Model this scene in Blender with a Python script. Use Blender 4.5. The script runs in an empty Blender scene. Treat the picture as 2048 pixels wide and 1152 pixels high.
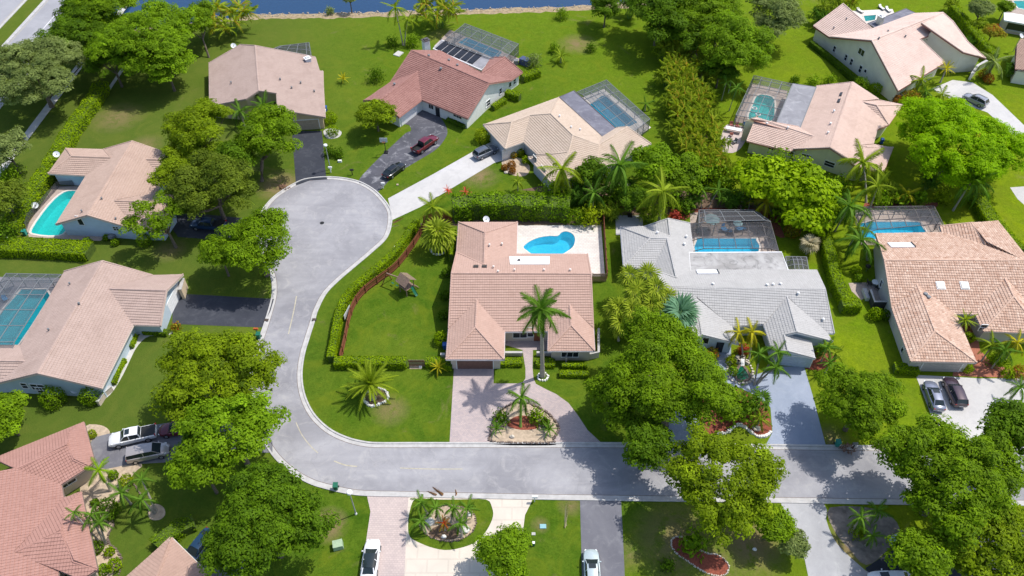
import bpy, bmesh, math, random
import numpy as np
from mathutils import Vector, Matrix

random.seed(11)
rng = np.random.default_rng(5)
SC = bpy.context.scene
C = SC.collection
R = math.radians

# ------------------------------------------------------------------ camera, sky, sun, exposure
FOC, PITCH, ALT = 1550.0, R(46.4), 85.0
cd = bpy.data.cameras.new('camera')
cam = bpy.data.objects.new('camera', cd)
C.objects.link(cam)
cam.location = (0, 0, ALT)
cam.rotation_euler = (R(90) - PITCH, 0, 0)
cd.sensor_width = 36
cd.lens = 36 * FOC / 2048
cd.clip_start = 1
cd.clip_end = 3000
SC.camera = cam

SUN_AZ, SUN_EL = R(66), R(60)          # azimuth from +Y towards +X
world = bpy.data.worlds.new('World')
SC.world = world
world.use_nodes = True
wn = world.node_tree
sky = wn.nodes.new('ShaderNodeTexSky')
sky.sky_type = 'NISHITA'
sky.sun_disc = False
sky.sun_elevation = SUN_EL
sky.sun_rotation = SUN_AZ
sky.dust_density = 1.6
bg = wn.nodes['Background']
wn.links.new(sky.outputs[0], bg.inputs[0])
bg.inputs[1].default_value = 0.15

sl = bpy.data.lights.new('sun', 'SUN')
sl.energy = 3.45
sl.angle = R(0.6)
sl.color = (1.0, 0.955, 0.88)
sun = bpy.data.objects.new('sun', sl)
C.objects.link(sun)
sdir = Vector((math.cos(SUN_EL) * math.sin(SUN_AZ), math.cos(SUN_EL) * math.cos(SUN_AZ), math.sin(SUN_EL)))
sun.rotation_euler = sdir.to_track_quat('Z', 'Y').to_euler()
sun.location = (60, 60, 150)

SC.view_settings.view_transform = 'Standard'
SC.view_settings.look = 'None'
SC.view_settings.exposure = 0.44
SC.view_settings.gamma = 1
SC.view_settings.use_curve_mapping = False
SC.cycles.max_bounces = 6
SC.cycles.transparent_max_bounces = 24


def at(px, py, z=0.0):
    """the place on the level z that the photograph shows at this pixel (2048 x 1152)"""
    u, v = (px - 1024) / FOC, (py - 576) / FOC
    c, s = math.cos(PITCH), math.sin(PITCH)
    d = Vector((u, c - v * s, -s - v * c))
    return Vector((0, 0, ALT)) + d * ((z - ALT) / d.z)


def mpp(py):
    """metres per pixel across, on the ground at this row"""
    return ALT / (math.sin(PITCH) + (py - 576) / FOC * math.cos(PITCH)) / FOC


# ------------------------------------------------------------------ materials
MATS = {}


def nm(name):
    m = bpy.data.materials.new(name)
    m.use_nodes = True
    t = m.node_tree
    b = t.nodes['Principled BSDF']
    MATS[name] = m
    return m, t, b


def N(t, typ, **kw):
    n = t.nodes.new(typ)
    for k, v in kw.items():
        setattr(n, k, v)
    return n


def coords(t):
    return N(t, 'ShaderNodeNewGeometry').outputs['Position']


def noise(t, scale, detail=4, rough=0.6, vec=None, dist=0.0):
    n = N(t, 'ShaderNodeTexNoise')
    n.inputs['Scale'].default_value = scale
    n.inputs['Detail'].default_value = detail
    n.inputs['Roughness'].default_value = rough
    n.inputs['Distortion'].default_value = dist
    t.links.new(vec if vec is not None else coords(t), n.inputs['Vector'])
    return n.outputs['Fac']


def ramp(t, fac, stops):
    r = N(t, 'ShaderNodeValToRGB')
    el = r.color_ramp.elements
    while len(el) < len(stops):
        el.new(0.5)
    for e, (p, c) in zip(el, stops):
        e.position = p
        e.color = tuple(c) + (1,) if len(c) == 3 else c
    t.links.new(fac, r.inputs['Fac'])
    return r.outputs['Color']


def mixc(t, fac, a, b, mode='MIX'):
    m = N(t, 'ShaderNodeMix', data_type='RGBA', blend_type=mode)
    for val, sock in ((fac, m.inputs['Factor']), (a, m.inputs['A']), (b, m.inputs['B'])):
        if hasattr(val, 'is_output') or isinstance(val, bpy.types.NodeSocket):
            t.links.new(val, sock)
        elif isinstance(val, (int, float)):
            sock.default_value = val
        else:
            sock.default_value = tuple(val) + (1,)
    return m.outputs['Result']


def math_(t, op, a, b=None, c=None, clamp=False):
    m = N(t, 'ShaderNodeMath', operation=op, use_clamp=clamp)
    for i, v in enumerate((a, b, c)):
        if v is None:
            continue
        if isinstance(v, bpy.types.NodeSocket):
            t.links.new(v, m.inputs[i])
        else:
            m.inputs[i].default_value = v
    return m.outputs[0]


def bump(t, b, h, strength=0.3, dist=0.05):
    n = N(t, 'ShaderNodeBump')
    n.inputs['Strength'].default_value = strength
    n.inputs['Distance'].default_value = dist
    t.links.new(h, n.inputs['Height'])
    t.links.new(n.outputs[0], b.inputs['Normal'])


def tintfac(t):
    a = N(t, 'ShaderNodeAttribute', attribute_name='tint')
    return a.outputs['Fac']


def plain(name, col, rough=0.7, metal=0.0, var=0.12, scale=3.0, spec=0.4):
    m, t, b = nm(name)
    f = noise(t, scale, 3)
    lo = [c * (1 - var) for c in col]
    hi = [min(1, c * (1 + var)) for c in col]
    t.links.new(ramp(t, f, [(0.3, lo), (0.7, hi)]), b.inputs['Base Color'])
    b.inputs['Roughness'].default_value = rough
    b.inputs['Metallic'].default_value = metal
    b.inputs['Specular IOR Level'].default_value = spec
    return m


def grass_mat(name, dark, mid, light, dry, dryamt, spots=(), lime=None):
    m, t, b = nm(name)
    pos = coords(t)
    big = noise(t, 0.045, 4, 0.6, pos, 0.6)
    midn = noise(t, 0.35, 5, 0.7, pos, 0.8)
    fine = noise(t, 4.5, 5, 0.75, pos)
    c = ramp(t, big, [(0.30, dark), (0.5, mid), (0.70, light)])
    if lime:
        sx = N(t, 'ShaderNodeSeparateXYZ')
        t.links.new(pos, sx.inputs[0])
        e = math_(t, 'MULTIPLY_ADD', sx.outputs['X'], 1 / 34.0, -0.30)
        e = math_(t, 'ADD', e, math_(t, 'MULTIPLY_ADD', noise(t, 0.06, 3, 0.5, pos), 1.2, -0.6), clamp=True)
        c = mixc(t, e, c, ramp(t, big, [(0.32, lime[0]), (0.68, lime[1])]))
        far = math_(t, 'MULTIPLY_ADD', sx.outputs['Y'], 1 / 60.0, -1.75, clamp=True)
        c = mixc(t, math_(t, 'MULTIPLY', far, 0.75), c, lime[2])
    c = mixc(t, ramp(t, midn, [(0.35, (0, 0, 0)), (0.75, (0.6, 0.6, 0.6))]), c, light)
    c = mixc(t, 0.75, c, ramp(t, fine, [(0.25, (0.62, 0.62, 0.62)), (0.75, (1.42, 1.42, 1.42))]), 'MULTIPLY')
    mow = noise(t, 1.1, 4, 0.7, pos, 1.2)
    c = mixc(t, 0.9, c, ramp(t, mow, [(0.3, (0.78, 0.82, 0.8)), (0.7, (1.28, 1.2, 1.3))]), 'MULTIPLY')
    pat = noise(t, 0.22, 6, 0.7, pos, 1.0)
    c = mixc(t, ramp(t, pat, [(0.48, (0, 0, 0)), (0.66, (0.55, 0.55, 0.55))]), c, (0.13, 0.165, 0.012))
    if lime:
        w = math_(t, 'MULTIPLY_ADD', sx.outputs['X'], -1 / 30.0, -0.75, clamp=True)  # duller green on the left, with cloud shade put into the lawn colour
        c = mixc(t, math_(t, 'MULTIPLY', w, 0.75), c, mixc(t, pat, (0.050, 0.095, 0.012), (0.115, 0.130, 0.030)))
    # thin, dry places
    dn = noise(t, 0.16, 6, 0.72, pos, 1.0)
    dm = ramp(t, dn, [(0.60 - dryamt, (0, 0, 0)), (0.78 - dryamt, (0.75, 0.75, 0.75))])
    dm = math_(t, 'MULTIPLY', dm, 0.8)
    if spots:
        tot = None
        sn = noise(t, 0.5, 6, 0.75, pos, 0.9)
        for (sx, sy, sr, am) in spots:
            d = N(t, 'ShaderNodeVectorMath', operation='DISTANCE')
            t.links.new(pos, d.inputs[0])
            d.inputs[1].default_value = (sx, sy, 0)
            v = math_(t, 'MULTIPLY_ADD', d.outputs['Value'], -1.0 / sr, 1.0, clamp=True)
            v = math_(t, 'MULTIPLY', v, am)
            tot = v if tot is None else math_(t, 'MAXIMUM', tot, v)
        v = math_(t, 'MULTIPLY', tot, math_(t, 'MULTIPLY_ADD', sn, 5.0, -1.6, clamp=True), clamp=True)
        dm = math_(t, 'MAXIMUM', dm, v)
    dc = mixc(t, fine, dry, [x * 1.5 for x in dry])
    c = mixc(t, dm, c, dc)
    t.links.new(c, b.inputs['Base Color'])
    b.inputs['Roughness'].default_value = 0.9
    b.inputs['Specular IOR Level'].default_value = 0.0
    bump(t, b, fine, 0.6, 0.12)
    return m


def leafmat(name, dark, light, accent=None, acc=0.0, trans=0.36):
    m, t, b = nm(name)
    f = tintfac(t)
    stops = [(0.0, dark), (0.8, light), (1.0, [min(1, x * 1.35) for x in light])]
    if accent:
        stops = [(0.0, dark), (1 - acc - 0.1, light), (1 - acc + 0.02, accent), (1.0, accent)]
    c = ramp(t, f, stops)
    t.links.new(c, b.inputs['Base Color'])
    b.inputs['Roughness'].default_value = 0.6
    b.inputs['Specular IOR Level'].default_value = 0.08
    tr = N(t, 'ShaderNodeBsdfTranslucent')
    t.links.new(mixc(t, 1.0, c, (1.3, 1.35, 0.6), 'MULTIPLY'), tr.inputs['Color'])
    mx = N(t, 'ShaderNodeMixShader')
    mx.inputs[0].default_value = trans
    t.links.new(b.outputs[0], mx.inputs[1])
    t.links.new(tr.outputs[0], mx.inputs[2])
    t.links.new(mx.outputs[0], t.nodes['Material Output'].inputs['Surface'])
    return m


def roofmat(name, dark, light, stain=(0.62, 0.58, 0.56), amt=0.45):
    m, t, b = nm(name)
    pos = coords(t)
    c = ramp(t, tintfac(t), [(0.0, dark), (1.0, light)])
    n1 = noise(t, 0.35, 5, 0.65, pos, 0.5)
    c = mixc(t, math_(t, 'MULTIPLY', ramp(t, n1, [(0.45, (0, 0, 0)), (0.8, (1, 1, 1))]), amt), c, stain, 'MULTIPLY')
    n2 = noise(t, 9, 3, 0.6, pos)
    c = mixc(t, 0.5, c, ramp(t, n2, [(0.3, (0.85, 0.85, 0.85)), (0.7, (1.12, 1.12, 1.12))]), 'MULTIPLY')
    t.links.new(c, b.inputs['Base Color'])
    b.inputs['Roughness'].default_value = 0.85
    b.inputs['Specular IOR Level'].default_value = 0.2
    return m


def paver_mat(name, cols, mortar, scale, angle=0.0, var=0.5):
    m, t, b = nm(name)
    pos = coords(t)
    mp = N(t, 'ShaderNodeMapping')
    mp.inputs['Rotation'].default_value = (0, 0, angle)
    t.links.new(pos, mp.inputs[0])
    br = N(t, 'ShaderNodeTexBrick')
    br.inputs['Scale'].default_value = scale
    br.inputs['Color1'].default_value = tuple(cols[0]) + (1,)
    br.inputs['Color2'].default_value = tuple(cols[1]) + (1,)
    br.inputs['Mortar'].default_value = tuple(mortar) + (1,)
    br.inputs['Mortar Size'].default_value = 0.025
    br.inputs['Brick Width'].default_value = 0.6
    br.inputs['Row Height'].default_value = 0.4
    t.links.new(mp.outputs[0], br.inputs['Vector'])
    n1 = noise(t, 0.25, 5, 0.7, pos, 0.7)
    c = mixc(t, var, br.outputs['Color'], ramp(t, n1, [(0.3, (0.72, 0.72, 0.74)), (0.7, (1.12, 1.1, 1.08))]), 'MULTIPLY')
    t.links.new(c, b.inputs['Base Color'])
    b.inputs['Roughness'].default_value = 0.85
    bump(t, b, br.outputs['Fac'], -0.3, 0.02)
    return m


def road_mat(name, lo, hi, patch=None, blot=0.0, scale=0.12, crack=0.0):
    m, t, b = nm(name)
    pos = coords(t)
    n0 = noise(t, scale, 6, 0.62, pos, 0.7)
    c = ramp(t, n0, [(0.35, lo), (0.68, hi)])
    fine = noise(t, 12, 4, 0.8, pos)
    c = mixc(t, 0.6, c, ramp(t, fine, [(0.3, (0.86, 0.86, 0.86)), (0.7, (1.12, 1.12, 1.12))]), 'MULTIPLY')
    n2 = noise(t, 0.9, 5, 0.7, pos, 1.2)
    c = mixc(t, 0.3, c, ramp(t, n2, [(0.3, (0.84, 0.84, 0.86)), (0.7, (1.1, 1.1, 1.1))]), 'MULTIPLY')
    if patch:
        n3 = noise(t, 0.45, 7, 0.7, pos, 1.5)
        c = mixc(t, math_(t, 'MULTIPLY', ramp(t, n3, [(0.52, (0, 0, 0)), (0.68, (1, 1, 1))]), blot), c, patch)
    if crack:
        dsp = N(t, 'ShaderNodeVectorMath', operation='ADD')
        nz = N(t, 'ShaderNodeTexNoise')
        nz.inputs['Scale'].default_value = 0.5
        t.links.new(pos, nz.inputs['Vector'])
        sc_ = N(t, 'ShaderNodeVectorMath', operation='SCALE')
        sc_.inputs['Scale'].default_value = 4.0
        t.links.new(nz.outputs['Color'], sc_.inputs[0])
        t.links.new(pos, dsp.inputs[0])
        t.links.new(sc_.outputs[0], dsp.inputs[1])
        vo = N(t, 'ShaderNodeTexVoronoi', feature='DISTANCE_TO_EDGE')
        vo.inputs['Scale'].default_value = 0.11
        t.links.new(dsp.outputs[0], vo.inputs['Vector'])
        ck = ramp(t, vo.outputs['Distance'], [(0.0, (1, 1, 1)), (0.012, (0, 0, 0))])
        c = mixc(t, math_(t, 'MULTIPLY', ck, crack), c, [x * .45 for x in lo])
        # darker, tyre-worn and oily streaks
        mp = N(t, 'ShaderNodeMapping')
        mp.inputs['Scale'].default_value = (0.06, 0.5, 1)
        t.links.new(pos, mp.inputs[0])
        st = noise(t, 1.0, 5, 0.6, mp.outputs[0], 0.4)
        c = mixc(t, 0.5, c, ramp(t, st, [(0.35, (0.80, 0.80, 0.81)), (0.6, (1.06, 1.06, 1.05))]), 'MULTIPLY')
    t.links.new(c, b.inputs['Base Color'])
    b.inputs['Roughness'].default_value = 0.85
    b.inputs['Specular IOR Level'].default_value = 0.3
    bump(t, b, fine, 0.25, 0.01)
    return m


def glossy(name, col, rough=0.2, metal=0.0, coat=0.0):
    m, t, b = nm(name)
    f = noise(t, 2.0, 2)
    t.links.new(ramp(t, f, [(0.3, [c * 0.95 for c in col]), (0.7, col)]), b.inputs['Base Color'])
    b.inputs['Roughness'].default_value = rough
    b.inputs['Metallic'].default_value = metal
    b.inputs['Coat Weight'].default_value = coat
    b.inputs['Coat Roughness'].default_value = 0.06
    return m


def screen_mat(name, opac, col):
    m, t, b = nm(name)
    b.inputs['Base Color'].default_value = tuple(col) + (1,)
    b.inputs['Roughness'].default_value = 0.6
    n = noise(t, 0.6, 3)
    tr = N(t, 'ShaderNodeBsdfTransparent')
    mx = N(t, 'ShaderNodeMixShader')
    t.links.new(math_(t, 'MULTIPLY_ADD', n, 0.12, opac - 0.06), mx.inputs[0])
    t.links.new(tr.outputs[0], mx.inputs[1])
    t.links.new(b.outputs[0], mx.inputs[2])
    t.links.new(mx.outputs[0], t.nodes['Material Output'].inputs['Surface'])
    return m


def water_mat(name, tint, tint2, surf):
    m, t, b = nm(name)
    pos = coords(t)
    tr = N(t, 'ShaderNodeBsdfTransparent')
    f = noise(t, 0.9, 4, 0.6, pos, 1.5)
    t.links.new(ramp(t, f, [(0.35, tint), (0.65, tint2)]), tr.inputs['Color'])
    gl = N(t, 'ShaderNodeBsdfGlossy')
    gl.inputs['Roughness'].default_value = 0.05
    df = N(t, 'ShaderNodeBsdfDiffuse')
    df.inputs['Color'].default_value = tuple(surf) + (1,)
    fr = N(t, 'ShaderNodeFresnel')
    fr.inputs['IOR'].default_value = 1.33
    bp = N(t, 'ShaderNodeBump')
    bp.inputs['Strength'].default_value = 0.25
    bp.inputs['Distance'].default_value = 0.05
    t.links.new(noise(t, 3.0, 3, 0.5, pos), bp.inputs['Height'])
    t.links.new(bp.outputs[0], gl.inputs['Normal'])
    t.links.new(bp.outputs[0], fr.inputs['Normal'])
    m1 = N(t, 'ShaderNodeMixShader')
    m1.inputs[0].default_value = 0.25
    t.links.new(tr.outputs[0], m1.inputs[1])
    t.links.new(df.outputs[0], m1.inputs[2])
    m2 = N(t, 'ShaderNodeMixShader')
    t.links.new(fr.outputs[0], m2.inputs[0])
    t.links.new(m1.outputs[0], m2.inputs[1])
    t.links.new(gl.outputs[0], m2.inputs[2])
    t.links.new(m2.outputs[0], t.nodes['Material Output'].inputs['Surface'])
    return m


# dirt places on the lawns: (pixel, radius px, strength)
SPOTS = [(at(x, y).x, at(x, y).y, r * mpp(y), a) for x, y, r, a in (
    (235, 235, 60, .8), (290, 290, 40, .7), (560, 370, 55, 1.3), (780, 820, 45, .8), (1155, 88, 45, 1.0), (657, 1050, 45, 1.3),
    (1360, 1080, 110, .9), (1500, 1085, 90, 1.1), (1700, 1090, 60, 1.2), (960, 352, 45, 1.0), (1250, 430, 30, 1.2),
    (1010, 160, 30, .5), (340, 500, 40, .7), (1140, 1010, 30, .8), (1260, 1110, 40, .6), (880, 70, 40, .5),
    (170, 590, 30, .6), (1660, 880, 45, .9), (1080, 1050, 22, .8), (70, 440, 60, .9), (1430, 1130, 70, .8))]
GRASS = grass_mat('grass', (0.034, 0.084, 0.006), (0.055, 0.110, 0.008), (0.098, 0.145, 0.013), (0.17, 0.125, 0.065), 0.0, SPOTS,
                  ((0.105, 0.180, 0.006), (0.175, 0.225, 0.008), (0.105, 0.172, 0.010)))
ROAD = road_mat('road_asphalt', (0.235, 0.232, 0.25), (0.35, 0.345, 0.362), (0.43, 0.415, 0.405), 0.4, crack=0.14)
AVENUE = road_mat('avenue_asphalt', (0.27, 0.27, 0.29), (0.34, 0.34, 0.36))
CURB = plain('curb_concrete', (0.43, 0.42, 0.41), 0.85, var=0.15, scale=1.2)
WALKC = plain('walk_concrete', (0.46, 0.45, 0.43), 0.85, var=0.12, scale=0.8)
ASPH_DARK = road_mat('new_asphalt', (0.030, 0.034, 0.046), (0.050, 0.054, 0.068), (0.10, 0.105, 0.12), 0.35)
ASPH_WORN = road_mat('worn_asphalt', (0.060, 0.062, 0.075), (0.11, 0.11, 0.13), (0.30, 0.30, 0.32), 0.75)
ASPH_MID = road_mat('mid_asphalt', (0.12, 0.12, 0.14), (0.18, 0.18, 0.20), (0.27, 0.27, 0.28), 0.35)
CONC_GREY = road_mat('grey_concrete', (0.30, 0.30, 0.31), (0.42, 0.42, 0.43), (0.50, 0.50, 0.49), 0.4)
CONC_PALE = road_mat('pale_concrete', (0.42, 0.41, 0.40), (0.52, 0.505, 0.49), (0.36, 0.35, 0.35), 0.5)
BLUE_DRIVE = road_mat('blue_grey_coated_concrete', (0.24, 0.28, 0.36), (0.30, 0.34, 0.425), (0.36, 0.40, 0.47), 0.35)
PAVER = paver_mat('pink_grey_pavers', ((0.47, 0.38, 0.36), (0.38, 0.32, 0.32)), (0.30, 0.26, 0.25), 2.2)
PAVER2 = paver_mat('rose_pavers', ((0.52, 0.43, 0.40), (0.46, 0.38, 0.36)), (0.36, 0.30, 0.28), 1.6, 0.0, 0.5)
CREAM = paver_mat('cream_concrete_slabs', ((0.60, 0.54, 0.46), (0.585, 0.525, 0.45)), (0.54, 0.48, 0.41), 0.25, 0.0, 0.5)
TRAV = paver_mat('travertine', ((0.66, 0.62, 0.57), (0.58, 0.53, 0.49)), (0.46, 0.42, 0.38), 1.1)
BRICKP = paver_mat('brick_red_pavers', ((0.40, 0.13, 0.07), (0.32, 0.11, 0.065)), (0.22, 0.10, 0.07), 2.6)
DECK_TAN = paver_mat('pool_deck_tan', ((0.42, 0.34, 0.29), (0.36, 0.29, 0.25)), (0.28, 0.23, 0.2), 1.2)
DECK_GREY = paver_mat('pool_deck_grey', ((0.24, 0.23, 0.25), (0.20, 0.19, 0.21)), (0.15, 0.15, 0.16), 1.0)
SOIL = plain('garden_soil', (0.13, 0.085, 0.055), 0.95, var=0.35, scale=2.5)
MULCH_RED = plain('red_mulch', (0.22, 0.06, 0.035), 0.95, var=0.35, scale=4)
SAND = plain('sandy_gravel', (0.42, 0.33, 0.24), 0.95, var=0.25, scale=1.8)
STONE = plain('edging_stone', (0.50, 0.45, 0.38), 0.85, var=0.25, scale=4)
STONE_DK = plain('dark_edging_stone', (0.16, 0.12, 0.10), 0.85, var=0.3, scale=4)
WHITE_STONE = plain('white_scalloped_edging', (0.68, 0.66, 0.62), 0.8, var=0.12, scale=4)
YELLOW = plain('worn_yellow_paint', (0.40, 0.365, 0.28), 0.7, var=0.25, scale=2.0)
WHITEP = plain('white_paint', (0.74, 0.74, 0.74), 0.6, var=0.06)
WOOD_RED = plain('red_brown_fence_wood', (0.20, 0.065, 0.03), 0.8, var=0.3, scale=5)
WOOD = plain('weathered_wood', (0.24, 0.16, 0.12), 0.85, var=0.3, scale=6)
BARK = plain('bark', (0.14, 0.11, 0.085), 0.95, var=0.35, scale=5)
PALMBARK = plain('palm_bark', (0.34, 0.31, 0.26), 0.9, var=0.2, scale=4)
GREENSTEM = plain('green_palm_shaft', (0.14, 0.24, 0.04), 0.6, var=0.15)
DARKG = glossy('dark_glass', (0.02, 0.025, 0.03), 0.08)
SKYG = glossy('skylight_dome', (0.05, 0.045, 0.045), 0.15)
ALU = plain('aluminium_frame', (0.17, 0.18, 0.19), 0.6, 0.0, var=0.05)
ALU_DK = plain('bronze_frame', (0.10, 0.09, 0.09), 0.5, 0.2, var=0.05)
SCREEN = screen_mat('insect_screen', 0.42, (0.09, 0.105, 0.12))
SCREEN_LT = screen_mat('insect_screen_pale', 0.26, (0.14, 0.14, 0.15))
SCREEN_THIN = screen_mat('insect_screen_thin', 0.16, (0.14, 0.14, 0.15))
SCREEN_DK = screen_mat('insect_screen_dark', 0.55, (0.05, 0.05, 0.055))
POOLW = water_mat('pool_water', (0.15, 0.68, 0.86), (0.26, 0.78, 0.92), (0.04, 0.42, 0.62))
POOLW_TEAL = water_mat('teal_pool_water', (0.10, 0.68, 0.66), (0.18, 0.78, 0.74), (0.03, 0.42, 0.38))
POOLW_SEA = water_mat('sea_green_pool_water', (0.10, 0.66, 0.72), (0.16, 0.74, 0.80), (0.02, 0.34, 0.40))
POOLW_DEEP = water_mat('deep_blue_pool_water', (0.10, 0.58, 0.75), (0.16, 0.68, 0.84), (0.02, 0.28, 0.40))
POOLSH = plain('pool_plaster', (0.70, 0.80, 0.84), 0.7, var=0.05)
COPING = plain('pool_coping', (0.62, 0.56, 0.50), 0.8, var=0.1)
FLATROOF = road_mat('flat_roof_membrane', (0.20, 0.20, 0.22), (0.30, 0.30, 0.32), (0.40, 0.40, 0.42), 0.6, 0.3)
FLATROOF_DK = road_mat('dark_flat_roof', (0.12, 0.12, 0.15), (0.20, 0.20, 0.24), (0.28, 0.28, 0.31), 0.6, 0.3)
FLATROOF_LT = road_mat('pale_flat_roof', (0.28, 0.27, 0.26), (0.46, 0.45, 0.44), (0.10, 0.10, 0.10), 0.7, 0.3)
m_, t_, b_ = nm('lake_water')
b_.inputs['Base Color'].default_value = (0.012, 0.045, 0.11, 1)
b_.inputs['Roughness'].default_value = 0.12
bump(t_, b_, noise(t_, 1.2, 4, 0.6), 0.35, 0.1)
LAKE = m_
L_OAK = leafmat('oak_leaves', (0.050, 0.085, 0.006), (0.185, 0.250, 0.020))
L_OLIVE = leafmat('olive_green_leaves', (0.095, 0.135, 0.032), (0.255, 0.320, 0.095))
L_YEL = leafmat('yellow_green_leaves', (0.062, 0.108, 0.005), (0.251, 0.350, 0.007))
L_MID = leafmat('mid_green_leaves', (0.053, 0.108, 0.005), (0.211, 0.345, 0.007))
L_DARKG = leafmat('deep_green_leaves', (0.035, 0.083, 0.005), (0.132, 0.240, 0.007))
L_BRIGHT = leafmat('bright_green_leaves', (0.060, 0.125, 0.005), (0.233, 0.385, 0.010), trans=0.38)
L_POIN = leafmat('lime_green_leaves', (0.130, 0.260, 0.001), (0.340, 0.560, 0.002), (0.45, 0.24, 0.02), 0.015, trans=0.38)
L_HEDGE = leafmat('hedge_leaves', (0.100, 0.180, 0.002), (0.290, 0.420, 0.004))
L_LIME = leafmat('lime_shrub_leaves', (0.10, 0.17, 0.004), (0.36, 0.44, 0.01))
L_ORANGE = leafmat('orange_shrub_leaves', (0.12, 0.06, 0.01), (0.40, 0.17, 0.02))
L_RED = leafmat('red_bromeliad_leaves', (0.25, 0.04, 0.03), (0.62, 0.12, 0.08))
L_CROTON = leafmat('croton_leaves', (0.10, 0.12, 0.01), (0.38, 0.36, 0.02), (0.38, 0.06, 0.02), 0.3)
L_PALM = leafmat('palm_leaves', (0.030, 0.080, 0.005), (0.120, 0.235, 0.022))
L_PALMY = leafmat('yellow_green_palm_leaves', (0.070, 0.120, 0.003), (0.260, 0.340, 0.020))
L_GOLD = leafmat('golden_palm_leaves', (0.15, 0.16, 0.008), (0.46, 0.42, 0.02))
L_ARECA = leafmat('areca_leaves', (0.111, 0.180, 0.010), (0.340, 0.430, 0.024), (0.42, 0.27, 0.03), 0.08)
L_BLUE = leafmat('blue_green_fan_leaves', (0.06, 0.16, 0.085), (0.20, 0.36, 0.22))
L_FAN = leafmat('fan_palm_leaves', (0.100, 0.165, 0.004), (0.400, 0.470, 0.040))
L_PALE = leafmat('pale_dry_fronds', (0.22, 0.19, 0.10), (0.55, 0.48, 0.32))
L_BROWN = leafmat('dead_brown_frond', (0.16, 0.08, 0.04), (0.34, 0.19, 0.11))
L_BIG = leafmat('broad_glossy_leaves', (0.080, 0.165, 0.001), (0.330, 0.480, 0.004))


# ------------------------------------------------------------------ object helpers
def worldloc(o):
    v = Vector((0, 0, 0))
    while o is not None:
        v += o.location
        o = o.parent
    return v


def tag(o, label=None, cat=None, group=None, kind=None):
    for k, v in (('label', label), ('category', cat), ('group', group), ('kind', kind)):
        if v:
            o[k] = v
    return o


def link(name, me, parent=None, loc=(0, 0, 0), rot=(0, 0, 0), scale=(1, 1, 1)):
    o = bpy.data.objects.new(name, me)
    C.objects.link(o)
    o.parent = parent
    o.location = loc
    o.rotation_euler = rot
    o.scale = scale
    return o


def mesh(name, verts, faces, mats, mi=None, tint=None, smooth=False):
    me = bpy.data.meshes.new(name)
    me.from_pydata([tuple(v) for v in verts], [], faces)
    if not isinstance(mats, (list, tuple)):
        mats = [mats]
    for m in mats:
        me.materials.append(m)
    if mi is not None:
        me.polygons.foreach_set('material_index', mi)
    if tint is not None:
        a = me.attributes.new('tint', 'FLOAT', 'FACE')
        a.data.foreach_set('value', np.asarray(tint, dtype=np.float32))
    if smooth:
        me.polygons.foreach_set('use_smooth', [True] * len(me.polygons))
    me.update()
    return me


def wobj(name, verts, faces, mats, parent=None, **kw):
    """an object given in world coordinates, hung under its thing"""
    o0 = worldloc(parent) if parent else Vector((0, 0, 0))
    vs = [Vector(v) - o0 for v in verts]
    return link(name, mesh(name, vs, faces, mats, **kw), parent)


def thing(name, label, cat, loc=(0, 0, 0), group=None, rz=0.0):
    o = bpy.data.objects.new(name, None)
    C.objects.link(o)
    o.location = loc
    o.rotation_euler = (0, 0, rz)
    o.empty_display_size = 0.5
    return tag(o, label, cat, group)


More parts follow.
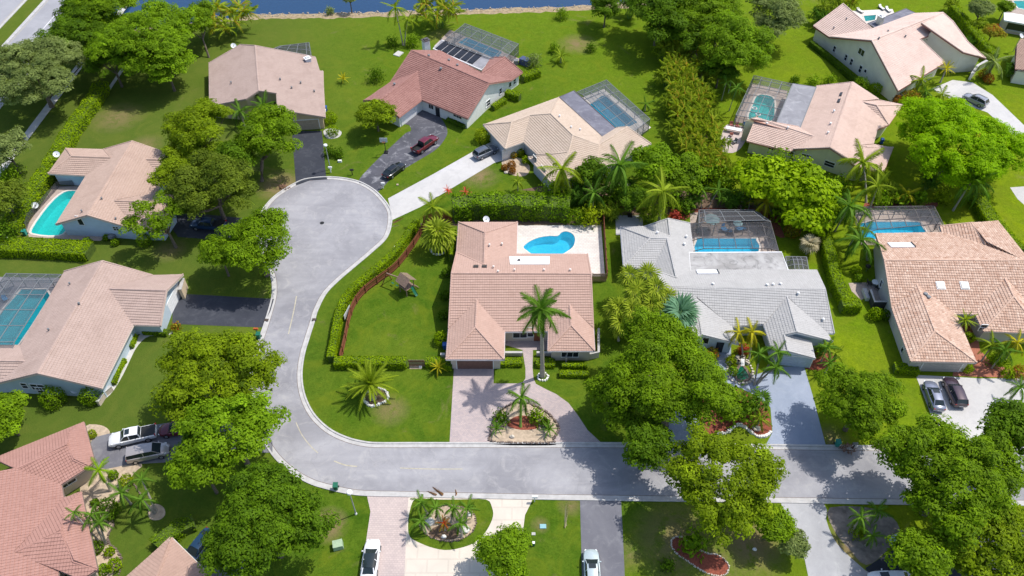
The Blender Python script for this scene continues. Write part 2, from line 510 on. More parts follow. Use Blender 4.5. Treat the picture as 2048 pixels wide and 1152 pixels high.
class MB:
    """collects boxes, bars, tubes; one mesh object in the end"""

    def __init__(s):
        s.v, s.f, s.m = [], [], []

    def box(s, c, size, rz=0.0, mi=0, taper=1.0):
        x, y, z = size[0] / 2, size[1] / 2, size[2] / 2
        n = len(s.v)
        cr, sr = math.cos(rz), math.sin(rz)
        for dz, k in ((-z, 1.0), (z, taper)):
            for dx, dy in ((-x, -y), (x, -y), (x, y), (-x, y)):
                dx, dy = dx * k, dy * k
                s.v.append((c[0] + dx * cr - dy * sr, c[1] + dx * sr + dy * cr, c[2] + dz))
        for f in ((0, 3, 2, 1), (4, 5, 6, 7), (0, 1, 5, 4), (1, 2, 6, 5), (2, 3, 7, 6), (3, 0, 4, 7)):
            s.f.append([n + i for i in f])
            s.m.append(mi)
        return s

    def bar(s, a, b, w, h=None, mi=0):
        a, b = Vector(a), Vector(b)
        h = h or w
        d = (b - a)
        if d.length < 1e-6:
            return s
        d.normalize()
        up = Vector((0, 0, 1)) if abs(d.z) < 0.95 else Vector((0, 1, 0))
        sd = d.cross(up).normalized() * (w / 2)
        u = sd.cross(d).normalized() * (h / 2)
        n = len(s.v)
        for p in (a, b):
            for q in (-sd - u, sd - u, sd + u, -sd + u):
                s.v.append(tuple(p + q))
        for f in ((0, 3, 2, 1), (4, 5, 6, 7), (0, 1, 5, 4), (1, 2, 6, 5), (2, 3, 7, 6), (3, 0, 4, 7)):
            s.f.append([n + i for i in f])
            s.m.append(mi)
        return s

    def tube(s, pts, rads, seg=8, mi=0, cap=True):
        n0 = len(s.v)
        pts = [Vector(p) for p in pts]
        for i, p in enumerate(pts):
            d = (pts[min(i + 1, len(pts) - 1)] - pts[max(i - 1, 0)]).normalized()
            up = Vector((0, 0, 1)) if abs(d.z) < 0.95 else Vector((1, 0, 0))
            a = d.cross(up).normalized()
            b = d.cross(a)
            for k in range(seg):
                t = 2 * math.pi * k / seg
                s.v.append(tuple(p + (a * math.cos(t) + b * math.sin(t)) * rads[i]))
        for i in range(len(pts) - 1):
            for k in range(seg):
                q = n0 + i * seg
                s.f.append([q + k, q + (k + 1) % seg, q + seg + (k + 1) % seg, q + seg + k])
                s.m.append(mi)
        if cap:
            s.f.append([n0 + k for k in range(seg)][::-1])
            s.m.append(mi)
            s.f.append([n0 + (len(pts) - 1) * seg + k for k in range(seg)])
            s.m.append(mi)
        return s

    def poly(s, pts, mi=0):
        n = len(s.v)
        s.v += [tuple(p) for p in pts]
        s.f.append(list(range(n, n + len(pts))))
        s.m.append(mi)
        return s

    def prism(s, pts, z0, z1, mi=0, top=None):
        """upright prism over a counter-clockwise outline"""
        n, k = len(s.v), len(pts)
        s.v += [(p[0], p[1], z0) for p in pts] + [(p[0], p[1], z1) for p in pts]
        for i in range(k):
            j = (i + 1) % k
            s.f.append([n + i, n + j, n + k + j, n + k + i])
            s.m.append(mi)
        s.f.append([n + k + i for i in range(k)])
        s.m.append(mi if top is None else top)
        return s

    def world(s, name, mats, parent=None, **kw):
        return wobj(name, s.v, s.f, mats, parent, mi=s.m, **kw)

    def local(s, name, mats, parent=None, **kw):
        return link(name, mesh(name, s.v, s.f, mats, mi=s.m, **kw), parent)


def dup(o, parent=None, loc=None, rz=None, scale=None, keep=True):
    c = o.copy()
    C.objects.link(c)
    c.parent = parent
    if loc is not None:
        c.location = loc
    if rz is not None:
        c.rotation_euler = (0, 0, rz)
    if scale is not None:
        c.scale = (scale, scale, scale)
    for ch in o.children:
        dup(ch, c)
    return c


def area2(pts):
    return sum(pts[i][0] * pts[(i + 1) % len(pts)][1] - pts[(i + 1) % len(pts)][0] * pts[i][1] for i in range(len(pts)))


def ccw(pts):
    return pts if area2(pts) > 0 else pts[::-1]


def smooth_path(pts, n=5, closed=False):
    out = []
    k = len(pts)
    rngi = range(k if closed else k - 1)
    for i in rngi:
        p0 = pts[(i - 1) % k] if closed or i > 0 else pts[0]
        p1, p2 = pts[i], pts[(i + 1) % k]
        p3 = pts[(i + 2) % k] if closed or i + 2 < k else pts[-1]
        for j in range(n):
            t = j / n
            out.append(0.5 * ((2 * p1) + (p2 - p0) * t + (2 * p0 - 5 * p1 + 4 * p2 - p3) * t * t + (3 * p1 - p0 - 3 * p2 + p3) * t ** 3))
    if not closed:
        out.append(pts[-1])
    return out


def P2(lst, z=0.0):
    return [at(x, y, z) for x, y in lst]


def offset_line(pts, d, closed=False):
    """shift a line to its left by d"""
    out = []
    k = len(pts)
    for i in range(k):
        a = pts[(i - 1) % k] if closed or i else pts[0]
        b = pts[(i + 1) % k] if closed or i < k - 1 else pts[-1]
        t = Vector((b.x - a.x, b.y - a.y, 0))
        t.normalize()
        out.append(Vector((pts[i].x - t.y * d, pts[i].y + t.x * d, pts[i].z)))
    return out


def filled(outer, holes=()):
    """triangles of an outline with holes"""
    bm = bmesh.new()
    es = []
    for loop in (outer,) + tuple(holes):
        vs = [bm.verts.new((p[0], p[1], 0)) for p in loop]
        es += [bm.edges.new((vs[i], vs[(i + 1) % len(vs)])) for i in range(len(vs))]
    bmesh.ops.triangle_fill(bm, use_beauty=False, use_dissolve=False, edges=es)
    bm.verts.index_update()
    v = [tuple(x.co) for x in bm.verts]
    f = []
    for q in bm.faces:
        ids = [x.index for x in q.verts]
        if q.calc_area() > 0 and area2([v[i] for i in ids]) < 0:
            ids = ids[::-1]
        f.append(ids)
    bm.free()
    return v, f


def sheet(name, outer, mat, z, holes=(), kind='structure', parent=None):
    v, f = filled([(p[0], p[1]) for p in outer], [[(p[0], p[1]) for p in h] for h in holes])
    v = [(a, b, z) for a, b, _ in v]
    o = wobj(name, v, f, mat, parent)
    if parent is None:
        o['kind'] = kind
    return o


def ribbon(name, path, d0, d1, z, mat, thick=0.0, closed=False, parent=None, kind='structure'):
    """a strip (or a low wall, with a thickness) along a line, between two offsets to its left"""
    a, b = offset_line(path, d0, closed), offset_line(path, d1, closed)
    if d0 < d1:
        a, b = b, a
    n = len(path)
    v, f = [], []
    for p, q in zip(a, b):
        v += [(p.x, p.y, z), (q.x, q.y, z)]
        if thick:
            v += [(q.x, q.y, z - thick), (p.x, p.y, z - thick)]
    k = 4 if thick else 2
    for i in range(n if closed else n - 1):
        s, e = i * k, ((i + 1) % n) * k
        f.append([s, s + 1, e + 1, e])
        if thick:
            f.append([s + 1, s + 2, e + 2, e + 1])
            f.append([s + 3, s, e, e + 3])
    if thick and not closed:
        f.append([0, 3, 2, 1])
        e = (n - 1) * k
        f.append([e, e + 1, e + 2, e + 3])
    o = wobj(name, v, f, mat, parent)
    if parent is None:
        o['kind'] = kind
    return o

# ------------------------------------------------------------------ pools (outlines first: the ground and the decks are cut out for them)
POOLS = {
    'kidney': (smooth_path(P2([(1047, 495), (1052, 488), (1063, 481), (1079, 475), (1099, 472), (1115, 472), (1123, 465), (1133, 463), (1145, 468), (1150, 478), (1147, 492), (1137, 501), (1122, 509), (1095, 513), (1067, 509), (1055, 502)]), 3, True), POOLW),
    'red_house': (P2([(933, 75), (1004, 104), (994, 119), (916, 85)]), POOLW_DEEP),
    'tan_house': (P2([(1203, 192), (1212, 191), (1275, 245), (1262, 252), (1236, 259), (1180, 209)]), POOLW_DEEP),
    'patio_house': (smooth_path(P2([(1514, 192), (1530, 190), (1546, 196), (1549, 212), (1545, 240), (1515, 247), (1497, 236), (1505, 212)]), 3, True), POOLW_TEAL),
    'corner_house': (P2([(1727, 32), (1752, 30), (1750, 40), (1731, 43)]), POOLW_TEAL),
    'far_corner': (P2([(2026, 2), (2070, 2), (2072, 24), (2036, 16)]), POOLW_TEAL),
    'long': (smooth_path(P2([(127, 385), (151, 382), (166, 386), (151, 420), (131, 462), (110, 471), (72, 468), (64, 458), (98, 410)]), 3, True), POOLW_TEAL),
    'octagon': (P2([(43, 579), (92, 579), (100, 592), (62, 652), (36, 690), (-30, 690), (-12, 640)]), POOLW_SEA),
    'grey_house': (smooth_path(P2([(1394, 480), (1398, 477), (1450, 477), (1508, 477), (1512, 480), (1517, 503), (1450, 508), (1391, 508)]), 2, True), POOLW),
    'tile_house': (smooth_path(P2([(1718, 447), (1775, 444), (1834, 444), (1841, 449), (1851, 475), (1790, 478), (1722, 475)]), 2, True), POOLW),
}
POOLS = {k: (ccw(p), m) for k, (p, m) in POOLS.items()}

# ------------------------------------------------------------------ the ground, lake, roads
LAKE_EDGE = P2([(180, 70), (420, 45), (497, 33), (560, 31), (640, 30), (700, 29), (770, 27), (860, 24), (930, 22), (1000, 20), (1080, 18), (1180, 13), (1300, 5), (1500, -20)], -0.0)
lake_shape = [Vector((-160, 330, 0))] + [Vector((p.x, p.y, 0)) for p in LAKE_EDGE] + [Vector((130, 330, 0))]
lake_shape = ccw(lake_shape)
v_, f_ = filled([(-420, -60), (420, -60), (420, 620), (-420, 620)], [[(p.x, p.y) for p in lake_shape]] + [[(p.x, p.y) for p in POOLS[k][0]] for k in POOLS])
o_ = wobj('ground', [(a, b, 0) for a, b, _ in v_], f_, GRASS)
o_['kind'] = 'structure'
sheet('lake_water', offset_line(lake_shape, -3.0, True), LAKE, -0.45)
# the rocky bank: a sloping strip with an uneven edge
edge = smooth_path(LAKE_EDGE, 8)
v_, f_ = [], []
for i, p in enumerate(edge):
    w0, w1 = 1.2 + 0.8 * random.random(), 1.4 + 0.9 * random.random()
    v_ += [(p.x, p.y - w0, 0.006), (p.x, p.y + 0.1, 0.05 + .1 * random.random()), (p.x, p.y + w1, -0.5)]
    if i:
        a = i * 3
        f_ += [[a - 3, a, a + 1, a - 2], [a - 2, a + 1, a + 2, a - 1]]
o_ = wobj('lake_bank', v_, f_, plain('bank_earth', (0.30, 0.23, 0.14), .95, var=.35, scale=1.5))
o_['kind'] = 'structure'
mb = MB()
for p in edge[2:-2]:
    for _ in range(3):
        s = 0.18 + random.random() * 0.42
        mb.box((p.x + random.uniform(-.8, .8), p.y + random.uniform(-.5, 1.2), 0.0), (s, s * .8, s * .7), random.random() * 3, taper=0.6)
tag(mb.world('bank_rocks', plain('bank_stone', (.34, .30, .25), .9, var=.35, scale=2)), 'pale rocks heaped along the edge of the lake', 'rocks', kind='stuff')

RIGHT = P2([(2200, 899), (1900, 896), (1640, 893), (1400, 890), (1203, 888), (990, 888), (900, 888), (819, 888), (760, 888), (731, 886), (694, 877), (656, 858), (625, 827), (607, 788), (602, 748), (607, 709), (616, 678), (627, 643), (634, 620), (651, 587), (677, 560), (711, 531), (744, 503), (771, 477), (781, 450), (781, 423), (767, 400), (744, 378), (711, 362), (664, 355), (617, 358), (591, 367), (561, 385), (541, 402)])
LEFT = P2([(524, 425), (516, 455), (520, 490), (534, 525), (544, 553), (547, 577), (544, 603), (531, 647), (521, 677), (507, 722), (500, 760), (503, 800), (514, 845), (530, 882), (552, 915), (585, 945), (620, 965), (651, 975), (690, 984), (730, 989), (817, 991), (1000, 995), (1250, 999), (1568, 1003), (1760, 1006), (2200, 1010)])
right_s, left_s = smooth_path(RIGHT, 5), smooth_path(LEFT, 5)
loop = right_s + left_s
sheet('road', loop, ROAD, 0.006)
full = right_s + left_s
full = smooth_path(RIGHT + LEFT, 5)
ribbon('gutter', full, 0.0, 0.55, 0.012, CURB)
ribbon('curb', full, -0.22, 0.0, 0.11, CURB, thick=0.1)
ribbon('gutter_seam', full, 0.50, 0.56, 0.016, STONE_DK)


def stripe(name, pts, w, mat, z=0.012):
    return ribbon(name, smooth_path(P2(pts), 4), -w / 2, w / 2, z, mat)


stripe('yellow_line', [(593, 592), (588, 620), (580, 655), (577, 668)], 0.16, YELLOW)
stripe('yellow_line', [(592, 845), (604, 870), (622, 893), (636, 906)], 0.12, YELLOW)
stripe('yellow_line', [(668, 922), (690, 930), (714, 933)], 0.16, YELLOW)
stripe('yellow_line', [(800, 936), (860, 938), (925, 938)], 0.13, YELLOW)

# avenue beyond the hedge, on two sides of a planted median
dirA = (at(338, 0) - at(0, 0))


def av(px, py):
    return at(px, py)


def along(p, q, ext):
    d = (q - p).normalized()
    return p - d * ext, q + d * ext


m0, m1 = along(at(55, 0), at(0, 58), 120)
c0, c1 = along(at(88, 0), at(26, 72), 120)
s0, s1 = along(at(163, 108), at(36, 284), 60)
t0, t1 = along(at(172, 110), at(48, 287), 60)
dA = (m0 - m1).normalized()
nA = Vector((dA.y, -dA.x, 0))
if nA.x < 0:
    nA = -nA


def strip_along(name, base, w0, w1, z, mat, thick=0.0):
    p, q = base
    v = [p + nA * w0, q + nA * w0, q + nA * w1, p + nA * w1]
    v = ccw([Vector((a.x, a.y, 0)) for a in v])
    mb = MB()
    if thick:
        mb.prism(v, z - thick, z)
    else:
        mb.poly([(a.x, a.y, z) for a in v])
    o = mb.world(name, mat)
    o['kind'] = 'structure'
    return o


medw = (at(88, 0) - at(55, 0)).dot(nA)
strip_along('avenue_road', (m0, m1), -9.0, 0.0, 0.004, AVENUE)
strip_along('avenue_curb', (m0, m1), -0.55, 0.0, 0.12, CURB, 0.12)
strip_along('avenue_curb', (m0, m1), medw, medw + 0.75, 0.12, CURB, 0.12)
strip_along('avenue_road', (m0, m1), medw + 0.75, medw + 10.6, 0.004, AVENUE)
strip_along('avenue_line', (m0, m1), medw + 5.6, medw + 5.75, 0.010, WHITEP)
strip_along('avenue_line', (m0, m1), medw + 1.0, medw + 1.15, 0.010, YELLOW)
strip_along('avenue_line', (m0, m1), -0.95, -0.8, 0.010, YELLOW)
strip_along('avenue_curb', (m0, m1), medw + 10.6, medw + 10.9, 0.12, CURB, 0.12)
sw = (at(36, 284) - m0).dot(nA)
strip_along('sidewalk', (m0, m1), sw, sw + 1.55, 0.05, WALKC, 0.045)
strip_along('rear_boundary_path', (at(200, 205) + dA * 14, at(20, 470) - dA * 2), -0.35, 0.35, 0.05, WALKC, 0.045)

# driveways, paths, decks
Z1, Z2, Z3, Z4 = 0.016, 0.020, 0.024, 0.028
sheet('asphalt_driveway', P2([(584, 262), (644, 262), (652, 352), (655, 359), (620, 361), (592, 371)]), ASPH_DARK, Z1)
sheet('asphalt_driveway', smooth_path(P2([(717, 361), (752, 322), (788, 288), (812, 266), (822, 262), (818, 250), (800, 246), (832, 222), (870, 225), (888, 245), (895, 265), (885, 285), (868, 302), (830, 325), (790, 350), (757, 383), (748, 378), (733, 369)]), 3, True), ASPH_WORN, Z1)
sheet('concrete_driveway', P2([(776, 397), (865, 349), (950, 301), (985, 282), (1010, 292), (1016, 318), (988, 326), (841, 414), (785, 440), (783, 425)]), CONC_PALE, Z1)
sheet('asphalt_driveway', P2([(345, 583), (368, 588), (548, 598), (541, 622), (524, 655), (345, 648)]), ASPH_DARK, Z1)
sheet('asphalt_driveway', P2([(322, 425), (400, 428), (525, 440), (524, 475), (440, 480), (356, 474)]), ASPH_DARK, Z1)
sheet('asphalt_driveway', smooth_path(P2([(182, 883), (215, 868), (333, 846), (440, 838), (512, 836), (530, 860), (545, 905), (440, 905), (330, 925), (262, 928), (213, 938), (190, 928)]), 2, True), ASPH_MID, Z1)
island = smooth_path(P2([(984, 850), (992, 833), (1007, 817), (1030, 806), (1055, 806), (1082, 818), (1100, 830), (1114, 848), (1116, 862), (1106, 880), (1100, 886), (988, 884), (981, 868)]), 3, True)
sheet('paver_driveway', P2([(909, 718), (988, 724), (987, 767), (1036, 767), (1046, 764), (1051, 757), (1051, 738), (1048, 720), (1045, 700), (1010, 690), (1010, 655), (1096, 655), (1096, 700), (1066, 700), (1065, 735), (1067, 757), (1072, 768), (1095, 780), (1112, 788), (1137, 806), (1156, 831), (1175, 860), (1205, 888), (899, 888), (903, 820)]), PAVER, Z1, [island])
sheet('blue_grey_driveway', P2([(1562, 733), (1608, 733), (1625, 790), (1652, 893), (1530, 893), (1545, 865), (1541, 815), (1510, 790), (1470, 772), (1425, 790), (1400, 830), (1396, 892), (1335, 892), (1338, 840), (1370, 790), (1430, 745), (1430, 695), (1462, 695), (1462, 735), (1510, 750)]), BLUE_DRIVE, Z1)
sheet('concrete_driveway', smooth_path(P2([(1831, 750), (1912, 754), (1960, 757), (2060, 757), (2060, 830), (1990, 850), (1975, 898), (1895, 898), (1862, 830)]), 1, True), CONC_PALE, Z1)
sheet('brick_path', P2([(1905, 752), (1925, 640), (1950, 640), (1960, 700), (1985, 728), (2010, 735), (2060, 748), (2060, 757)]), BRICKP, Z2)
lens = smooth_path(P2([(832, 997), (870, 999), (920, 999), (972, 999), (984, 1015), (986, 1033), (977, 1055), (962, 1075), (940, 1090), (900, 1100), (870, 1097), (842, 1087), (820, 1074), (816, 1050), (820, 1020)]), 3, True)
sheet('rose_paver_driveway', P2([(734, 992), (817, 994), (812, 1078), (803, 1300), (700, 1300), (728, 1110), (741, 1023)]), PAVER2, Z1)
sheet('cream_driveway', P2([(817, 994), (1065, 998), (1063, 1004), (1050, 1030), (1045, 1070), (1040, 1160), (1046, 1300), (803, 1300), (812, 1078)]), CREAM, Z1, [lens])
sheet('asphalt_driveway', P2([(1160, 1000), (1242, 1001), (1246, 1075), (1256, 1300), (1168, 1300), (1163, 1110)]), ASPH_MID, Z1)
sheet('grey_driveway', smooth_path(P2([(1562, 1004), (1647, 1006), (1652, 1039), (1666, 1075), (1687, 1102), (1731, 1141), (1790, 1190), (1700, 1300), (1628, 1250), (1618, 1160), (1600, 1086), (1580, 1040)]), 2, True), CONC_GREY, Z1)
sheet('asphalt_driveway', P2([(1731, 1136), (1770, 1110), (1830, 1075), (2080, 1050), (2200, 1300), (1750, 1300), (1745, 1170)]), ASPH_DARK, 0.012)
sheet('concrete_driveway', P2([(1862, 178), (1905, 160), (1945, 165), (1985, 190), (2060, 262), (2060, 300), (1975, 225), (1905, 200)]), CONC_PALE, Z1)
sheet('concrete_driveway', P2([(2020, 375), (2060, 372), (2060, 420), (2035, 398)]), CONC_PALE, Z1)
sheet('parking_apron', smooth_path(P2([(380, 1125), (395, 1090), (420, 1062), (460, 1060), (500, 1100), (500, 1180), (440, 1190)]), 2, True), ASPH_MID, Z1)
# pool decks
sheet('pool_deck', P2([(1033, 451), (1202, 450), (1210, 553), (1181, 553), (1181, 545), (1034, 545)]), TRAV, Z1, [POOLS['kidney'][0]])
sheet('pool_deck', P2([(900, 60), (1040, 118), (1018, 150), (868, 92)]), DECK_TAN, Z1, [POOLS['red_house'][0]])
sheet('pool_deck', P2([(1208, 178), (1302, 255), (1252, 290), (1140, 205)]), TRAV, Z1, [POOLS['tan_house'][0]])
sheet('pool_deck', P2([(1505, 168), (1575, 182), (1560, 262), (1468, 243)]), DECK_TAN, Z1, [POOLS['patio_house'][0]])
sheet('pool_deck', P2([(1700, 22), (1785, 18), (1800, 52), (1715, 55)]), TRAV, Z1, [POOLS['corner_house'][0]])
sheet('pool_deck', P2([(2010, -5), (2090, -5), (2090, 32), (2012, 28)]), DECK_TAN, Z1, [POOLS['far_corner'][0]])
sheet('pool_deck', P2([(108, 372), (175, 372), (260, 440), (200, 482), (58, 474), (52, 455)]), DECK_TAN, Z1, [POOLS['long'][0]])
sheet('pool_deck', P2([(-60, 553), (135, 556), (120, 600), (60, 705), (-80, 705)]), DECK_GREY, Z1, [POOLS['octagon'][0]])
sheet('pool_deck', P2([(1380, 425), (1520, 425), (1545, 455), (1562, 515), (1382, 515)]), DECK_TAN, Z1, [POOLS['grey_house'][0]])
sheet('pool_deck', P2([(1705, 420), (1868, 420), (1893, 465), (1893, 490), (1722, 490)]), DECK_TAN, Z1, [POOLS['tile_house'][0]])
sheet('basketball_pad', P2([(1231, 431), (1284, 431), (1286, 450), (1284, 470), (1232, 470)]), CONC_PALE, Z1)
sheet('patio_floor', smooth_path(P2([(1455, 249), (1500, 256), (1494, 275), (1482, 296), (1465, 306), (1443, 302), (1438, 288), (1446, 262)]), 2, True), PAVER2, Z1)
sheet('side_patio', P2([(1697, 566), (1760, 564), (1782, 612), (1745, 614), (1738, 592), (1722, 600), (1703, 582)]), DECK_TAN, Z1)
# paths, beds
sheet('walkway', smooth_path(P2([(343, 668), (330, 672), (300, 672), (284, 682), (270, 700), (258, 725), (246, 750), (228, 780), (214, 795), (206, 795), (222, 765), (240, 735), (252, 708), (268, 680), (285, 667), (310, 663), (343, 662)]), 2, True), WALKC, Z1)
sheet('sandy_bed', smooth_path(P2([(160, 975), (215, 930), (284, 928), (265, 950), (255, 985), (228, 1012), (214, 1028), (226, 1048), (220, 1062), (216, 1085), (232, 1098), (243, 1120), (236, 1140), (196, 1160), (185, 1060)]), 3, True), SAND, 0.011)
sheet('palm_bed', smooth_path(P2([(296, 1020), (303, 1010), (315, 1008), (328, 1016), (330, 1030), (318, 1040), (300, 1038)]), 3, True), SAND, 0.011)
sheet('corner_bed', smooth_path(P2([(172, 852), (200, 850), (218, 860), (216, 872), (190, 884), (182, 884)]), 3, True), SAND, 0.011)
sheet('island_soil', offset_line(island, 0.35, True), SAND, 0.012)
sheet('island_mulch', smooth_path(P2([(1015, 852), (1022, 838), (1042, 831), (1066, 836), (1078, 855), (1045, 860)]), 3, True), MULCH_RED, Z1)
sheet('lens_bed', smooth_path(P2([(840, 1050), (852, 1030), (880, 1012), (915, 1012), (945, 1025), (952, 1048), (938, 1070), (905, 1083), (870, 1078), (850, 1066)]), 3, True), SAND, 0.011)
sheet('lens_mulch', smooth_path(P2([(858, 1072), (866, 1056), (895, 1048), (918, 1060), (910, 1078), (880, 1078)]), 3, True), SOIL, Z1)
sheet('phoenix_bed', smooth_path(P2([(727, 795), (735, 784), (757, 777), (772, 784), (775, 796), (762, 808), (740, 812)]), 3, True), SOIL, 0.011)
sheet('red_mulch_bed', smooth_path(P2([(1342, 1082), (1352, 1074), (1365, 1075), (1380, 1090), (1410, 1105), (1440, 1112), (1457, 1130), (1455, 1145), (1440, 1152), (1410, 1145), (1375, 1122), (1350, 1104)]), 3, True), MULCH_RED, 0.011)
wave = [(1436, 868), (1455, 865), (1470, 852), (1483, 851), (1500, 863), (1515, 873), (1530, 873), (1543, 864)]
sheet('red_mulch_bed', smooth_path(P2([(1395, 800), (1440, 782), (1480, 780), (1520, 800), (1538, 830), (1543, 864), (1530, 873), (1515, 873), (1500, 863), (1483, 851), (1470, 852), (1455, 865), (1436, 868), (1405, 860)]), 3, True), MULCH_RED, Z2)
sheet('red_mulch_bed', P2([(1608, 722), (1632, 705), (1660, 700), (1672, 722), (1640, 742), (1612, 738)]), MULCH_RED, 0.011)
sheet('red_mulch_bed', smooth_path(P2([(1390, 418), (1440, 416), (1530, 418), (1562, 430), (1560, 450), (1570, 475), (1550, 470), (1530, 440), (1400, 428), (1370, 440), (1355, 430)]), 2, True), MULCH_RED, 0.011)
sheet('red_mulch_bed', P2([(1730, 405), (1880, 405), (1870, 418), (1725, 416)]), MULCH_RED, 0.011)
sheet('entry_bed', smooth_path(P2([(1003, 325), (1015, 315), (1045, 318), (1060, 335), (1050, 352), (1020, 348)]), 3, True), SAND, 0.011)
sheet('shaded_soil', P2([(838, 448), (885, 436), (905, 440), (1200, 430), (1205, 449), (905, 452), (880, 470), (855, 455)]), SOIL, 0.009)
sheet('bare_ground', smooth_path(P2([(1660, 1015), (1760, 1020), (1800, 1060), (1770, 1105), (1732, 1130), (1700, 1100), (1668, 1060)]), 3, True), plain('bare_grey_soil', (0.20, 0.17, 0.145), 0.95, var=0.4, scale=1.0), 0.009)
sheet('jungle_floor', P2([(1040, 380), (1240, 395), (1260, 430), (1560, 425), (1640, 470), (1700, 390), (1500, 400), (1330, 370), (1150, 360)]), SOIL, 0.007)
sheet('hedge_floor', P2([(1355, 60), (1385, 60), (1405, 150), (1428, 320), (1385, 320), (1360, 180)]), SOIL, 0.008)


def pool(key, label, coping=COPING):
    outline, wmat = POOLS[key]
    c = sum(outline, Vector()) / len(outline)
    t = thing('swimming_pool', label, 'pool', (c.x, c.y, 0), 'swimming pools')
    n = len(outline)
    v = [(p.x, p.y, 0.03) for p in outline] + [(p.x, p.y, -1.5) for p in outline]
    f = [[i, i + n, (i + 1) % n + n, (i + 1) % n] for i in range(n)]
    fv, ff = filled([(p.x, p.y) for p in outline])
    k = len(v)
    v += [(a, b, -1.5) for a, b, _ in fv]
    f += [[k + i for i in q] for q in ff]
    wobj('basin', v, f, POOLSH, t)
    wobj('water_surface', [(a, b, -0.06) for a, b, _ in fv], ff, wmat, t)
    ribbon('coping', outline, 0.0, -0.32, 0.05, coping, thick=0.05, closed=True, parent=t)
    return t


pool('kidney', 'free-form bright blue pool on the pale patio behind the brown-roofed house')
pool('red_house', 'long blue pool under the screen cage behind the red-roofed house', DECK_TAN)
pool('tan_house', 'angled deep blue pool in the cage behind the beige hip-roofed house')
pool('patio_house', 'teal pool with two floats in the cage beside the furnished terrace')
pool('corner_house', 'small teal pool on the white deck behind the tall cream house')
pool('far_corner', 'pale turquoise pool at the far corner, beside the low white shed')
pool('long', 'long uncaged turquoise pool with rounded ends beside the light blue house')
pool('octagon', 'teal pool with cut corners under the large cage at the edge', TRAV)
pool('grey_house', 'rectangular pool under the cage behind the grey-roofed house')
pool('tile_house', 'rectangular pool in the pale cage behind the clay tile roof')
for px, py in ((1509, 217), (1516, 229)):
    p = at(px, py, 0)
    mb = MB()
    ring = [Vector((p.x + 0.42 * math.cos(a), p.y + 0.42 * math.sin(a), 0.02)) for a in [2 * math.pi * i / 14 for i in range(15)]]
    mb.tube(ring, [0.13] * 15, 6, cap=False)
    tag(mb.world('pool_float', WHITEP), 'round white float ' + ('nearer the deck corner' if py > 220 else 'in the middle of the teal pool'), 'pool float', 'floats on the teal pool')

